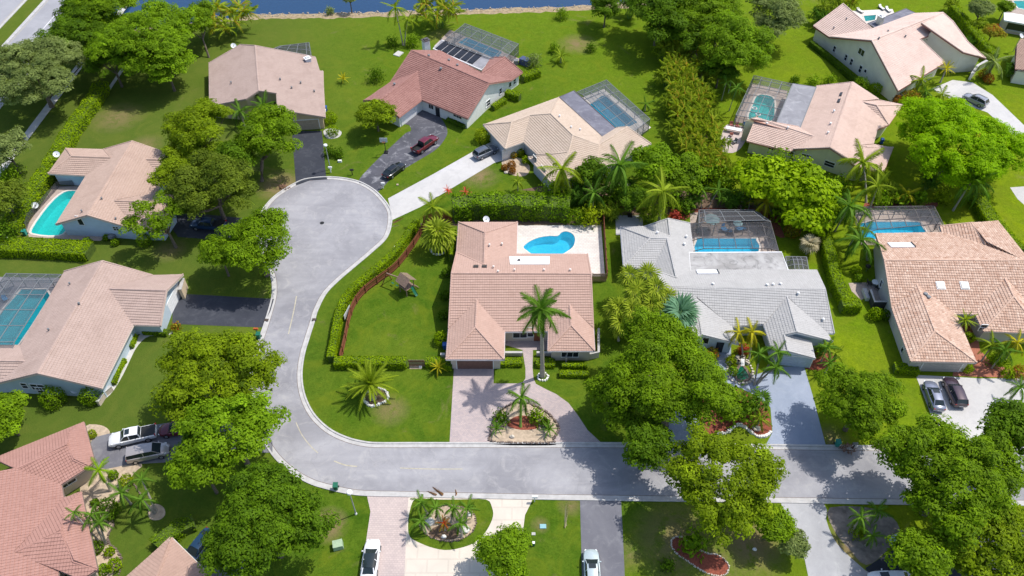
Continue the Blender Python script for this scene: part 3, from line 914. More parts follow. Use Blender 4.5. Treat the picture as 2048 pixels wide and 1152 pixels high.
# ------------------------------------------------------------------ houses
# roofs: corner points in metres, then the slopes as lists of corners
HOUSE = {
    'A': ([(-61.32, 141.05, 2.76), (-57.06, 125.61, 2.75), (-49.34, 124.47, 5), (-47.11, 126.05, 5.81), (-44.12, 126.5, 4.99), (-42.79, 121.04, 4.99), (-34.63, 121.94, 2.78), (-36.79, 132.75, 2.72), (-37.84, 138.46, 2.6), (-38.46, 138.16, 2.78), (-40.11, 143.16, 2.89), (-51.52, 142.36, 5.9), (-55.22, 144.5, 4.93)],
          [[11, 12, 0, 1, 2, 3], [11, 3, 4, 5, 6, 7, 8, 9, 10]]),
    'B': ([(-20, 140.41, 5.95), (-4.3, 128.55, 5.84), (-23.64, 133.73, 3.07), (-28.28, 127.49, 2.76), (-24.62, 124.94, 4.52), (-18.32, 134.84, 4.61), (-20.97, 122.04, 2.73), (-17.22, 127.86, 2.74), (-13.37, 125.24, 2.76), (-8.24, 121.58, 2.77), (-0.19, 134.75, 2.75), (-5.96, 134.79, 4.28), (-14.86, 145.88, 2.76), (-4.2, 143.24, 2.76), (-1.42, 140.78, 4.27), (2.08, 137.71, 2.73)],
          [[0, 2, 5, 7, 8, 9, 1], [5, 2, 3, 4], [5, 4, 6, 7], [0, 1, 10, 11, 12], [11, 13, 14], [11, 14, 15, 10]]),
    'C': ([(9, 128.67, 2.76), (6.99, 119.34, 5.23), (10.64, 112.74, 5.22), (15.25, 111.59, 4.08), (20.62, 116.7, 4.26), (19.01, 118.56, 2.77), (16.3, 116.11, 2.79), (-5.25, 119.5, 2.79), (-0.08, 118.19, 4.22), (3.29, 120.35, 4.23), (-1.22, 112.28, 2.74), (2.05, 114.26, 2.72), (4.45, 110.45, 2.77), (9.73, 109.17, 4.29), (2.85, 109.68, 2.8), (6.49, 102.91, 2.8), (24.75, 113.73, 2.75), (14.1, 105.09, 2.57)],
          [[0, 1, 2, 6], [2, 3, 6], [3, 4, 5, 6], [7, 0, 1, 9, 8], [7, 8, 10], [8, 9, 11, 10], [9, 1, 2, 13, 12, 11], [14, 13, 15], [13, 2, 3, 17, 15], [3, 4, 16, 17]]),
    'D': ([(64.8, 130.33, 4.97), (54.71, 109.52, 4.98), (48.93, 112.11, 2.74), (53.55, 114.34, 3.89), (52.55, 118.81, 2.79), (59.29, 132.51, 2.76), (44.52, 120.06, 3.95), (48.94, 111.49, 2.76), (42, 114.72, 2.66), (43.38, 118.98, 4.45), (57.38, 107.71, 4), (59.27, 111.19, 4.04), (64.01, 113.15, 2.99), (66.08, 117.57, 3.04), (68.96, 119.52, 2.79), (65.05, 124.82, 4.23), (69.24, 126.78, 3.32), (67.59, 123.59, 4.24), (73.7, 125.99, 2.76), (62.26, 111.79, 3.42), (59.01, 106.3, 3.13), (67.49, 112.67, 2.67), (63.58, 105.79, 2.63)],
          [[0, 1, 2, 3, 4, 5], [6, 3, 7, 8], [6, 9, 4, 3], [0, 1, 10, 11, 12, 13, 14, 15, 16], [15, 17, 14], [17, 18, 14], [15, 17, 18, 16], [11, 19, 20, 10], [11, 19, 21, 12], [19, 21, 22, 20]]),
    'E': ([(71.68, 160.27, 5.88), (64.73, 155.5, 3.24), (66.85, 150.71, 3.24), (74.9, 150.35, 5.34), (70.63, 140.17, 8.21), (89.99, 153.24, 7.38), (86.47, 157.45, 5.02), (74.24, 130.25, 3.19), (87.17, 140.57, 3.22), (82.37, 144.47, 6.27), (84.68, 145.94, 6.13), (82.83, 146.85, 8.37), (91.65, 151.35, 6.47), (93.24, 145.86, 4.85), (96.12, 142.24, 3.2), (90.66, 141.71, 4.83)],
          [[0, 1, 2, 3], [2, 4, 5, 6, 3], [4, 7, 8, 9, 10, 5], [11, 5, 12, 13, 14, 15]]),
    'G': ([(-66.11, 111.56, 4.87), (-72.06, 112.08, 2.75), (-68.92, 108.08, 3.93), (-72.42, 104.68, 2.71), (-72.49, 92.26, 2.76), (-66.45, 91.88, 4.96), (-78.88, 112.39, 2.75), (-75.86, 108.45, 3.95), (-79.03, 105.24, 2.77), (-60.39, 110.77, 2.87), (-62.81, 107.74, 3.84), (-59.19, 103.48, 2.65), (-59.21, 100.3, 2.67), (-64.2, 96.28, 4.2), (-59.69, 91.11, 2.74), (-58.48, 107.52, 3.86), (-58.34, 96.01, 4.14), (-55.89, 99.22, 2.92), (-54.63, 95.96, 2.64), (-55.27, 90.95, 2.77)],
          [[6, 1, 2, 7], [6, 7, 8], [7, 2, 3, 8], [0, 1, 2, 3, 4, 5], [0, 9, 10, 11, 12, 13, 14, 5], [10, 15, 11], [10, 9, 15], [13, 12, 17, 16], [13, 16, 19, 14], [16, 17, 18, 19]]),
    'H': ([(-60.01, 81.19, 5.41), (-66.92, 81.73, 2.72), (-67.22, 67.45, 2.74), (-64.46, 63.77, 3.91), (-67.18, 61.08, 2.8), (-60.8, 60.57, 5.47), (-53.42, 80.82, 2.82), (-57.68, 76.46, 4.47), (-53.11, 71.21, 2.71), (-53.56, 60.23, 2.74), (-49.03, 81.09, 2.73), (-49.38, 76.08, 4.51), (-49.23, 71.01, 2.73), (-74.23, 67.54, 2.75), (-71.87, 63.88, 3.92), (-71.05, 60.95, 2.75)],
          [[0, 1, 2, 3, 4, 5], [0, 6, 7, 8, 9, 5], [7, 6, 10, 11], [7, 11, 12, 8], [13, 2, 3, 14], [14, 3, 4, 15]]),
    'I': ([(-53.78, 54.88, 2.78), (-54.6, 52.86, 3.3), (-53.87, 50.91, 3.66), (-58.59, 47.69, 3.87), (-62.61, 49.73, 2.75), (-50.38, 49.28, 2.69), (-52.68, 49.23, 3.29), (-50.8, 48.55, 2.8), (-53.17, 46.24, 2.74), (-52.17, 44.43, 2.7), (-54.43, 37.46, 3.68), (-58.61, 28.64, 5.41), (-66.43, 44.13, 5.92), (-50.37, 45.17, 2.81), (-51.06, 42.53, 3.39), (-50.1, 39.84, 3.86), (-47.75, 36.62, 3.23), (-45.13, 35.94, 2.74), (-46.39, 34.9, 2.66), (-49.27, 35.88, 2.81), (-47.39, 29.58, 2.78)],
          [[4, 0, 1, 2, 3], [0, 5, 7, 6, 2, 1], [2, 6, 7, 8, 3], [12, 3, 8, 9, 10, 19, 20, 11], [9, 13, 14, 15, 10], [13, 17, 16, 15, 14], [10, 15, 16, 17, 18, 19]]),
    'J': ([(-38.05, 39.56, 2.79), (-43.94, 32.05, 2.73), (-37.68, 31.33, 4.73), (-30.73, 33.79, 2.68), (-33.21, 26.16, 2.81), (-46.86, 27.62, 2.75), (-38.77, 26.92, 4.96)],
          [[0, 1, 5, 6, 2], [0, 3, 2], [2, 3, 4, 6]]),
    'K': ([(-8.52, 92.75, 2.75), (0.87, 92.75, 2.74), (-4.14, 88.34, 4.49), (-4.14, 81.37, 4.48), (-8.51, 85.8, 2.74), (0.69, 85.43, 2.77), (11.54, 85.4, 2.75), (11.37, 78.34, 5.62), (-8.71, 78.43, 5.68), (-8.85, 70.51, 2.8), (-4.96, 74.45, 4.26), (-1.03, 69.96, 2.71), (5.05, 70.04, 2.73), (8.19, 73.73, 3.99), (11.36, 70.52, 2.79), (-5, 69.38, 4.27), (-8.9, 65.04, 2.75), (-1.08, 65.03, 2.74), (4.85, 66.51, 2.72), (11.24, 66.5, 2.76), (8.15, 69.99, 3.99)],
          [[0, 4, 3, 2], [0, 2, 1], [1, 2, 3, 5], [8, 4, 3, 5, 6, 7], [8, 9, 10, 11, 12, 13, 14, 7], [10, 9, 16, 15], [15, 16, 17], [10, 15, 17, 11], [13, 12, 18, 20], [20, 18, 19], [13, 20, 19, 14]]),
    'L': ([(17.17, 91.55, 2.78), (21.16, 87.5, 4.13), (16.79, 82.74, 2.77), (21.09, 91.78, 2.72), (24.42, 88.44, 3.84), (23.78, 87.52, 4.05), (24.63, 92.27, 3.9), (24.05, 79.36, 3.74), (26.84, 81.87, 2.8), (27.8, 85.87, 2.71), (28.32, 92.53, 2.72), (41.24, 81.85, 2.76), (45.55, 81.76, 2.78), (44.62, 76.05, 4.84), (21.26, 76.75, 4.4), (21.1, 72.11, 2.68), (26.17, 75.41, 4.04), (30.73, 70.81, 2.69), (35.25, 71.21, 2.83), (39.07, 75.11, 4.36), (43.71, 69.69, 2.72), (38.81, 68.45, 4.35), (25.93, 68.31, 3.99), (23.53, 67.33, 2.97), (44.06, 68.19, 2.71), (37.27, 68.55, 3.68), (37.09, 65.69, 3.66), (35.39, 66.59, 2.83), (40.86, 65.22, 2.7), (21.06, 82.11, 2.67), (31.05, 67.76, 2.69), (41.19, 68.23, 2.56), (44.72, 69.65, 2.72)],
          [[0, 1, 2], [0, 3, 4, 5, 1], [3, 6, 4], [6, 4, 5, 7, 8, 9, 10], [1, 5, 29, 2], [5, 7, 29], [14, 29, 7, 8, 11, 12, 13], [14, 15, 16, 17, 18, 19, 20, 32, 13], [16, 15, 23, 22], [16, 22, 30, 17], [19, 18, 27, 26, 25, 21], [19, 21, 24, 20], [25, 26, 28, 31]]),
    'M': ([(57.06, 90.04, 2.76), (54.74, 81.59, 5.22), (79.69, 81.32, 5.37), (72.06, 86.15, 4), (67.59, 90.27, 2.67), (67.84, 91.86, 2.71), (72.26, 91.55, 3.69), (76.92, 92.18, 2.89), (75.86, 80.2, 5.57), (54.24, 74.2, 2.78), (58.56, 77.72, 4.06), (63.03, 73.3, 2.7), (65.75, 73.14, 2.69), (71.5, 78.63, 4.44), (53.56, 64.72, 2.74), (57.82, 68.81, 4.11), (62.32, 64.46, 2.77), (65.54, 69.99, 2.74), (71.2, 74.99, 4.43), (73.29, 69.51, 2.82), (75.01, 72.31, 2.45)],
          [[0, 1, 2, 8, 3, 4], [5, 6, 3, 4], [6, 7, 8, 3], [1, 9, 10, 11, 12, 13, 20, 2], [10, 9, 14, 15], [15, 14, 16], [10, 15, 16, 11], [13, 12, 17, 18], [18, 17, 19], [13, 18, 19, 20]]),
}

RM = {
    'A': roofmat('roof_tile_beige_pink', (0.36, 0.27, 0.235), (0.44, 0.335, 0.29)),
    'B': roofmat('roof_tile_red', (0.24, 0.115, 0.098), (0.39, 0.215, 0.185), (0.62, 0.55, 0.55), 0.5),
    'C': roofmat('roof_tile_sand', (0.46, 0.36, 0.28), (0.58, 0.47, 0.38), (0.8, 0.76, 0.72), 0.5),
    'D': roofmat('roof_tile_light_pink', (0.50, 0.36, 0.30), (0.61, 0.46, 0.39)),
    'E': roofmat('roof_tile_pale_rose', (0.60, 0.45, 0.39), (0.70, 0.54, 0.47)),
    'G': roofmat('roof_tile_tan_rose', (0.40, 0.285, 0.23), (0.49, 0.36, 0.295)),
    'H': roofmat('roof_tile_dusty_rose', (0.37, 0.275, 0.235), (0.46, 0.345, 0.30)),
    'I': roofmat('roof_tile_salmon', (0.335, 0.180, 0.145), (0.42, 0.240, 0.200), (0.7, 0.66, 0.66), 0.4),
    'J': roofmat('roof_tile_brown_rose', (0.36, 0.24, 0.19), (0.46, 0.31, 0.25)),
    'K': roofmat('roof_tile_terracotta_pink', (0.41, 0.268, 0.215), (0.505, 0.345, 0.285), (0.82, 0.8, 0.78), 0.4),
    'L': roofmat('roof_tile_grey', (0.37, 0.36, 0.35), (0.46, 0.45, 0.44), (0.66, 0.66, 0.66), 0.4),
    'M': roofmat('roof_tile_clay_blend', (0.40, 0.24, 0.17), (0.66, 0.49, 0.39), (0.9, 0.86, 0.82), 0.3),
}


def wallmat(n, c):
    return plain(n, c, 0.85, var=0.06, scale=0.7)


WM = {'A': wallmat('tan_stucco', (0.55, 0.43, 0.29)), 'B': wallmat('white_stucco', (0.72, 0.72, 0.70)), 'C': wallmat('blue_white_stucco', (0.48, 0.50, 0.55)),
      'D': wallmat('pale_yellow_stucco', (0.66, 0.62, 0.44)), 'E': wallmat('cream_stucco', (0.72, 0.68, 0.58)), 'G': wallmat('light_blue_stucco', (0.46, 0.55, 0.66)),
      'H': wallmat('blue_grey_stucco', (0.42, 0.50, 0.56)), 'I': wallmat('beige_stucco', (0.50, 0.42, 0.34)), 'J': wallmat('brown_stucco', (0.40, 0.34, 0.28)),
      'K': wallmat('pink_beige_stucco', (0.54, 0.46, 0.40)), 'L': wallmat('pale_blue_stucco', (0.52, 0.60, 0.70)), 'M': wallmat('grey_beige_stucco', (0.52, 0.49, 0.45))}
FASCIA = {'A': (0.42, 0.33, 0.26), 'B': (0.45, 0.22, 0.18), 'C': (0.48, 0.46, 0.44), 'D': (0.42, 0.22, 0.16), 'E': (0.30, 0.12, 0.09), 'G': (0.56, 0.48, 0.42), 'H': (0.56, 0.48, 0.42),
          'I': (0.20, 0.15, 0.13), 'J': (0.60, 0.57, 0.52), 'K': (0.62, 0.58, 0.60), 'L': (0.66, 0.67, 0.70), 'M': (0.42, 0.38, 0.36)}
LAB = {
    'A': ('beige gable-roofed house with a dark driveway, nearest the lake bend', 'house'),
    'B': ('white house with a red tiled roof and black solar panels', 'house'),
    'C': ('low house with a sand-coloured hip roof, reached by the pale concrete drive', 'house'),
    'D': ('pale yellow house with a pink tiled roof beside the teal caged pool', 'house'),
    'E': ('tall cream house with a pale rose roof and a high sloping garage wing', 'house'),
    'G': ('light blue house with a tan rose roof beside the long uncaged pool', 'house'),
    'H': ('long blue-grey house with a wide rose roof beside the cut-corner pool', 'house'),
    'I': ('house with a salmon red tiled roof beside the parked white pickup', 'house'),
    'J': ('brown-roofed house of which only the roof corner shows at the bottom edge', 'house'),
    'K': ('pink-brown roofed house with the kidney pool, in the middle of the scene', 'house'),
    'L': ('grey-roofed house with pale blue walls and a blue-grey driveway', 'house'),
    'M': ('house with a blended clay barrel-tile roof and two square skylights', 'house'),
}


def plane_of(pts):
    c = sum(pts, Vector()) / len(pts)
    n = Vector((0, 0, 0))
    for i in range(len(pts)):
        a, b = pts[i] - c, pts[(i + 1) % len(pts)] - c
        n += a.cross(b)
    n.normalize()
    if n.z < 0:
        n = -n
    return c, n


def inside(p, poly):
    r = False
    j = len(poly) - 1
    for i in range(len(poly)):
        a, b = poly[i], poly[j]
        if (a[1] > p[1]) != (b[1] > p[1]) and p[0] < (b[0] - a[0]) * (p[1] - a[1]) / (b[1] - a[1]) + a[0]:
            r = not r
        j = i
    return r


def clip_half(poly, ax, val, keep_less):
    out = []
    for i in range(len(poly)):
        a, b = poly[i], poly[(i + 1) % len(poly)]
        ia = (a[ax] <= val) if keep_less else (a[ax] >= val)
        ib = (b[ax] <= val) if keep_less else (b[ax] >= val)
        if ia:
            out.append(a)
        if ia != ib:
            t = (val - a[ax]) / (b[ax] - a[ax])
            out.append((a[0] + t * (b[0] - a[0]), a[1] + t * (b[1] - a[1])))
    return out


def tile_face(pts, V, F, T, row=0.40, col=0.34, barrel=False, lip=0.09):
    """lay the courses of tiles on one roof slope"""
    c, n = plane_of(pts)
    up = Vector((0, 0, 1)) - n * n.z
    if up.length < 0.03:
        return
    up.normalize()
    al = up.cross(n).normalized()
    poly = [((p - c).dot(al), (p - c).dot(up)) for p in pts]
    off = [(p - c).dot(n) for p in pts]
    lift0 = 0.02 + max(0, max(off))
    us, vs = [p[0] for p in poly], [p[1] for p in poly]
    r0, r1 = math.floor(min(vs) / row), math.ceil(max(vs) / row)
    vmin = min(vs)
    face_t = random.uniform(-.04, .04)
    for r in range(0, r1 - r0 + 1):
        v0 = vmin + r * row
        v1 = v0 + row
        band = clip_half(clip_half(poly, 1, v0, False), 1, v1, True)
        if len(band) < 3:
            continue
        bu = [p[0] for p in band]
        c0 = math.floor(min(bu) / col)
        c1 = math.ceil(max(bu) / col)
        rt = random.uniform(-.05, .05)
        for k in range(c0, c1):
            u0, u1 = k * col, (k + 1) * col
            g = 0.012
            cell = clip_half(clip_half(band, 0, u0 + g, False), 0, u1 - g, True)
            if len(cell) < 3:
                continue
            hl, hh = lip + random.uniform(-.008, .012), 0.02
            t = min(1, max(0, 0.5 + face_t + rt + random.gauss(0, 0.17 if barrel else 0.09)))

            def P(u, v, extra=0.0):
                w = lift0 + hl + (hh - hl) * (v - v0) / row + extra
                return c + al * u + up * v + n * w
            full = len(cell) == 4 and abs(area2(cell)) > 1.96 * (col - 2 * g) * row
            s = len(V)
            if full and barrel:
                um = (u0 + u1) / 2
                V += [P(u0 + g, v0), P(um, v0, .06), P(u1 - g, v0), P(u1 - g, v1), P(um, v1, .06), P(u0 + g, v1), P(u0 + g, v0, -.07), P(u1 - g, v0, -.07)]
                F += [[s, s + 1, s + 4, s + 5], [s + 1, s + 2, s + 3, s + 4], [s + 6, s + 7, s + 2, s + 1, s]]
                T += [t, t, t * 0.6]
            elif full:
                V += [P(u0 + g, v0), P(u1 - g, v0), P(u1 - g, v1), P(u0 + g, v1), P(u0 + g, v0, -.10), P(u1 - g, v0, -.10)]
                F += [[s, s + 1, s + 2, s + 3], [s + 4, s + 5, s + 1, s]]
                T += [t, t]
            else:
                V += [P(a, b, .02 if barrel else 0) for a, b in cell]
                F.append(list(range(s, s + len(cell))))
                T.append(t)


HOUSES = {}


def build_house(key, row=0.40, col=0.34, barrel=False, inset=0.55):
    V0, faces = HOUSE[key]
    V = {k: Vector(v) for k, v in enumerate(V0)}
    lab, cat = LAB[key]
    cx = sum(v.x for v in V.values()) / len(V)
    cy = sum(v.y for v in V.values()) / len(V)
    t = thing('house', lab, cat, (cx, cy, 0), 'houses of the neighbourhood')
    fasc = plain('fascia_' + RM[key].name[10:], FASCIA[key], 0.7, var=0.08)
    polys, oriented = [], []
    for f in faces:
        pts = [V[c] for c in f]
        if area2(pts) < 0:
            f = f[::-1]
            pts = pts[::-1]
        polys.append(pts)
        oriented.append(f)
    # boundary edges
    cnt = {}
    for f in oriented:
        for i in range(len(f)):
            e = (f[i], f[(i + 1) % len(f)])
            cnt[e] = 1
    bound = [e for e in cnt if (e[1], e[0]) not in cnt]
    inner = [e for e in cnt if (e[1], e[0]) in cnt and e[0] < e[1]]
    # deck: top, skirt, soffit
    mb = MB()
    TH = 0.24
    for pts in polys:
        mb.poly(pts, 0)
        mb.poly([p - Vector((0, 0, TH)) for p in pts][::-1], 1)
    for a, b in bound:
        A, B = V[a], V[b]
        dz = Vector((0, 0, TH))
        mb.poly([A - dz, B - dz, B, A], 1)
        # gutter board standing proud of the edge
        d = (B - A)
        nn = Vector((d.y, -d.x, 0)).normalized() * 0.05
        mb.bar(A + nn - dz * .45, B + nn - dz * .45, 0.08, 0.2, mi=1)
    roof = mb.world('roof', [RM[key], fasc], t)
    tv, tf, tt = [], [], []
    for pts in polys:
        tile_face(pts, tv, tf, tt, row, col, barrel, 0.065 if key == 'L' else 0.085)
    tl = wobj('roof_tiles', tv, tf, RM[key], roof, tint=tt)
    tl['kind'] = 'stuff'
    # ridge caps
    cv, cf, ct = [], [], []
    caps = []
    for a, b in inner:
        A, B = V[a], V[b]
        fa = [i for i, f in enumerate(oriented) if a in f and b in f and any((f[j], f[(j + 1) % len(f)]) in ((a, b), (b, a)) for j in range(len(f)))]
        if len(fa) < 2:
            continue
        (c1, n1), (c2, n2) = plane_of(polys[fa[0]]), plane_of(polys[fa[1]])
        convex = (c2 - c1).dot(n1) < 0
        if convex:
            caps.append((A, B, 0.16))
    for a, b in bound:
        A, B = V[a], V[b]
        if abs(A.z - B.z) > 0.5:
            caps.append((A, B, 0.11))
    for A, B, w in caps:
        d = B - A
        L = d.length
        k = max(1, int(L / 0.42))
        d.normalize()
        up = Vector((0, 0, 1)) - d * d.z
        up.normalize()
        sd = d.cross(up).normalized()
        for i in range(k):
            p, q = A + d * (L * i / k), A + d * (L * (i + 1) / k + 0.03)
            h0, h1 = 0.17, 0.20
            s = len(cv)
            for pt, h in ((p, h0), (q, h1)):
                cv += [pt + sd * w + up * (h - .13), pt + sd * w * .6 + up * h, pt - sd * w * .6 + up * h, pt - sd * w + up * (h - .13)]
            cf += [[s + j, s + j + 4, s + j + 5, s + j + 1] for j in range(3)] + [[s, s + 1, s + 2, s + 3], [s + 7, s + 6, s + 5, s + 4]]
            ct += [min(1, max(0, random.gauss(.55, .12)))] * 5
    if cv:
        rc = wobj('ridge_caps', cv, cf, RM[key], roof, tint=ct)
        rc['kind'] = 'stuff'

    planes = [(plane_of(p), p) for p in polys]

    def height(x, y):
        best = None
        for (c, n), p in planes:
            if inside((x, y), p):
                z = c.z - ((x - c.x) * n.x + (y - c.y) * n.y) / n.z
                best = z if best is None else min(best, z)
        return best
    # loops of the outline
    nxt = {}
    for a, b in bound:
        nxt.setdefault(a, []).append(b)
    loops = []
    while nxt:
        a = next(iter(nxt))
        loop_ = [a]
        cur = nxt[a].pop(0)
        if not nxt[a]:
            del nxt[a]
        while cur != a and cur in nxt:
            loop_.append(cur)
            c2 = nxt[cur].pop(0)
            if not nxt[cur]:
                del nxt[cur]
            cur = c2
        if len(loop_) > 2:
            loops.append([V[k] for k in loop_])
    walls = []
    mb = MB()
    for lp in loops:
        n = len(lp)
        ip = []
        for i in range(n):
            p0, p1, p2 = lp[i - 1], lp[i], lp[(i + 1) % n]
            d1 = Vector((p1.x - p0.x, p1.y - p0.y)).normalized()
            d2 = Vector((p2.x - p1.x, p2.y - p1.y)).normalized()
            n1, n2 = Vector((-d1.y, d1.x)), Vector((-d2.y, d2.x))
            m = n1 + n2
            if m.length < 0.3:
                m = n1.copy()
            m.normalize()
            k = inset / max(0.45, m.dot(n1))
            ip.append(Vector((p1.x + m.x * k, p1.y + m.y * k)))
        for i in range(n):
            a, b = ip[i], ip[(i + 1) % n]
            L = (b - a).length
            if L < 0.4 or L > 80:
                continue
            if (b - a).dot(Vector((lp[(i + 1) % n].x - lp[i].x, lp[(i + 1) % n].y - lp[i].y))) < 0:
                continue
            k = max(1, int(L / 0.6))
            za = []
            for j in range(k + 1):
                q = a.lerp(b, j / k)
                z = height(q.x, q.y)
                if z is None:
                    e = (j / k)
                    z = lp[i].z * (1 - e) + lp[(i + 1) % n].z * e
                za.append(z - 0.04)
            s = len(mb.v)
            d = (b - a).normalized()
            nn = Vector((d.y, -d.x))
            for j in range(k + 1):
                q = a.lerp(b, j / k)
                mb.v += [(q.x, q.y, -0.05), (q.x, q.y, za[j])]
            for j in range(k):
                mb.f.append([s + 2 * j, s + 2 * j + 2, s + 2 * j + 3, s + 2 * j + 1])
                mb.m.append(0)
            walls.append((a, b, nn, min(za), max(za)))
    mb.world('wall', [WM[key]], t)
    HOUSES[key] = (t, roof, walls, height)
    return t


for k in 'ABCDEGHIJKLM':
    build_house(k, *((0.42, 0.36, True) if k == 'M' else (0.40, 0.34)))


def wall_at(key, px, py):
    """the wall of this house that shows at the pixel"""
    best = None
    o = Vector((0, 0, ALT))
    d = at(px, py, 0) - o
    for a, b, nn, z0, z1 in HOUSES[key][2]:
        den = d.x * nn.x + d.y * nn.y
        if den >= 0:
            continue
        tt = ((a.x - o.x) * nn.x + (a.y - o.y) * nn.y) / den
        p = o + d * tt
        u = (Vector((p.x, p.y)) - a).dot((b - a).normalized())
        L = (b - a).length
        if -1.0 < u < L + 1.0 and -0.6 < p.z < z1 + 0.8 and (best is None or tt < best[0]):
            best = (tt, p, (b - a).normalized(), nn)
    return best


def window(key, px, py, w=1.5, h=1.1, cols=2, rows=1, frame=WHITEP, zc=None, name='window', fill=DARKG):
    hit = wall_at(key, px, py)
    if hit is None:
        print('no wall', key, px, py)
        return
    _, p, d, nn = hit
    d3, n3 = Vector((d.x, d.y, 0)), Vector((nn.x, nn.y, 0))
    c = p.copy()
    if zc is not None:
        c.z = zc
    mb = MB()
    up = Vector((0, 0, 1))
    e = n3 * 0.04
    f = 0.09
    for s in (-1, 1):
        mb.bar(c + d3 * s * w / 2 - up * h / 2 + e, c + d3 * s * w / 2 + up * h / 2 + e, f, f)
        mb.bar(c - d3 * (w / 2) + up * s * h / 2 + e * 1.1, c + d3 * (w / 2) + up * s * h / 2 + e * 1.1, f, f)
    for i in range(1, cols):
        q = c + d3 * (-w / 2 + w * i / cols) + e * .9
        mb.bar(q - up * h / 2, q + up * h / 2, 0.05, 0.05)
    for i in range(1, rows):
        q = c + up * (-h / 2 + h * i / rows) + e * .8
        mb.bar(q - d3 * w / 2, q + d3 * w / 2, 0.05, 0.05)
    fr = mb.world(name, frame, HOUSES[key][0])
    for i in range(cols):
        for j in range(rows):
            a = c + d3 * (-w / 2 + w * i / cols + .03) + up * (-h / 2 + h * j / rows + .03) + n3 * 0.015
            b = a + d3 * (w / cols - .06)
            g = up * (h / rows - .06)
            wobj('pane', [a, b, b + g, a + g], [[0, 1, 2, 3]], fill, fr)
    return fr


def garage_door(key, px, py, w, mat, h=2.15, panels=4):
    hit = wall_at(key, px, py)
    if hit is None:
        print('no garage wall', key, px, py)
        return
    _, p, d, nn = hit
    d3, n3, up = Vector((d.x, d.y, 0)), Vector((nn.x, nn.y, 0)), Vector((0, 0, 1))
    c = Vector((p.x, p.y, 0))
    mb = MB()
    for s in (-1, 1):
        mb.bar(c + d3 * s * (w / 2 + .06) + n3 * .03, c + d3 * s * (w / 2 + .06) + n3 * .03 + up * h, .12, .1)
    mb.bar(c - d3 * (w / 2 + .12) + up * (h + .06) + n3 * .035, c + d3 * (w / 2 + .12) + up * (h + .06) + n3 * .035, .1, .12)
    dr = mb.world('garage_door', WHITEP, HOUSES[key][0])
    for i in range(panels):
        q = MB()
        z = h * (i + .5) / panels
        q.bar(c - d3 * w / 2 + up * z + n3 * .02, c + d3 * w / 2 + up * z + n3 * .02, .05, h / panels - .03)
        q.world('door_panel', mat, dr)
    return dr


def door(key, px, py, w=1.0, h=2.1, mat=WOOD_RED):
    hit = wall_at(key, px, py)
    if hit is None:
        return
    _, p, d, nn = hit
    d3, n3, up = Vector((d.x, d.y, 0)), Vector((nn.x, nn.y, 0)), Vector((0, 0, 1))
    c = Vector((p.x, p.y, 0)) + n3 * .03
    mb = MB()
    mb.bar(c + up * h / 2 - d3 * w / 2, c + up * h / 2 + d3 * w / 2, .06, h)
    return mb.world('door', mat, HOUSES[key][0])


BRONZE = plain('brown_garage_paint', (0.17, 0.09, 0.07), 0.6)
TANP = plain('tan_garage_paint', (0.40, 0.32, 0.24), 0.6)
BLUEP = plain('pale_blue_garage_paint', (0.38, 0.46, 0.56), 0.55)
GREYP = plain('grey_garage_paint', (0.40, 0.38, 0.36), 0.55)
garage_door('K', 950, 727, 4.9, BRONZE)
garage_door('L', 1585, 728, 4.6, BLUEP)
garage_door('M', 1880, 737, 5.2, GREYP)
garage_door('A', 612, 254, 5.0, TANP)
garage_door('B', 818, 232, 4.6, WHITEP)
garage_door('C', 1027, 303, 4.6, WHITEP)
garage_door('H', 350, 610, 4.9, WHITEP)
garage_door('E', 1920, 152, 4.8, BRONZE)
for a in (('B', 975, 207, 1.6, 1.3, 2, 2), ('B', 1001, 182, .8, 1.3, 1, 2), ('B', 1020, 169, .8, 1.1, 1, 1), ('B', 915, 230, 2.0, 1.2, 3, 1), ('B', 1029, 163, .8, 1.1, 1, 2),
          ('D', 1581, 308, 1.1, 1.2, 1, 2), ('D', 1659, 328, 1.8, 1.1, 1, 2), ('D', 1613, 311, 1.8, .5, 2, 1), ('D', 1543, 298, 1.2, .5, 2, 1),
          ('E', 1669, 98, .8, 1.3, 1, 2), ('E', 1692, 115, .8, 1.3, 1, 2), ('E', 1703, 124, .8, 1.4, 1, 2), ('E', 1721, 138, .8, 1.5, 1, 2), ('E', 1731, 142, .7, .7, 1, 1),
          ('E', 1723, 104, 1.8, 1.3, 2, 1), ('E', 1805, 185, 2.2, 1.0, 3, 1), ('E', 1823, 180, 1.8, 1.0, 2, 1), ('G', 232, 457, 1.0, .9, 2, 2), ('G', 249, 458, .5, .4, 1, 1), ('G', 160, 441, .9, 1.9, 1, 1),
          ('H', 49, 771, .9, 1.2, 1, 2), ('H', 76, 774, 1.9, 1.3, 2, 2), ('H', 80, 780, .9, 1.2, 1, 1),
          ('M', 1763, 567, .8, 1.2, 1, 2), ('M', 1966, 655, .9, 1.3, 1, 2), ('M', 1805, 700, .7, .9, 1, 1), ('L', 1411, 681, .9, 1.3, 1, 1),
          ('L', 1265, 540, 1.6, 1.1, 2, 1), ('K', 1040, 668, 2.0, 1.6, 2, 1), ('K', 1140, 708, 2.4, 1.3, 3, 1), ('C', 1087, 340, 1.6, 1.2, 2, 1), ('C', 1070, 318, 1.2, 1.2, 2, 1),
          ('K', 1061, 664, .9, 2.0, 1, 1), ('I', 133, 965, 2.0, 1.2, 2, 1), ('B', 862, 212, 1.2, 1.3, 2, 1)):
    window(*a)
door('K', 1075, 667)
door('B', 875, 217, mat=DARKG)
door('L', 1440, 690, mat=DARKG)


# pieces on the roofs
def roof_z(key, x, y):
    z = HOUSES[key][3](x, y)
    return z if z is not None else 3.0


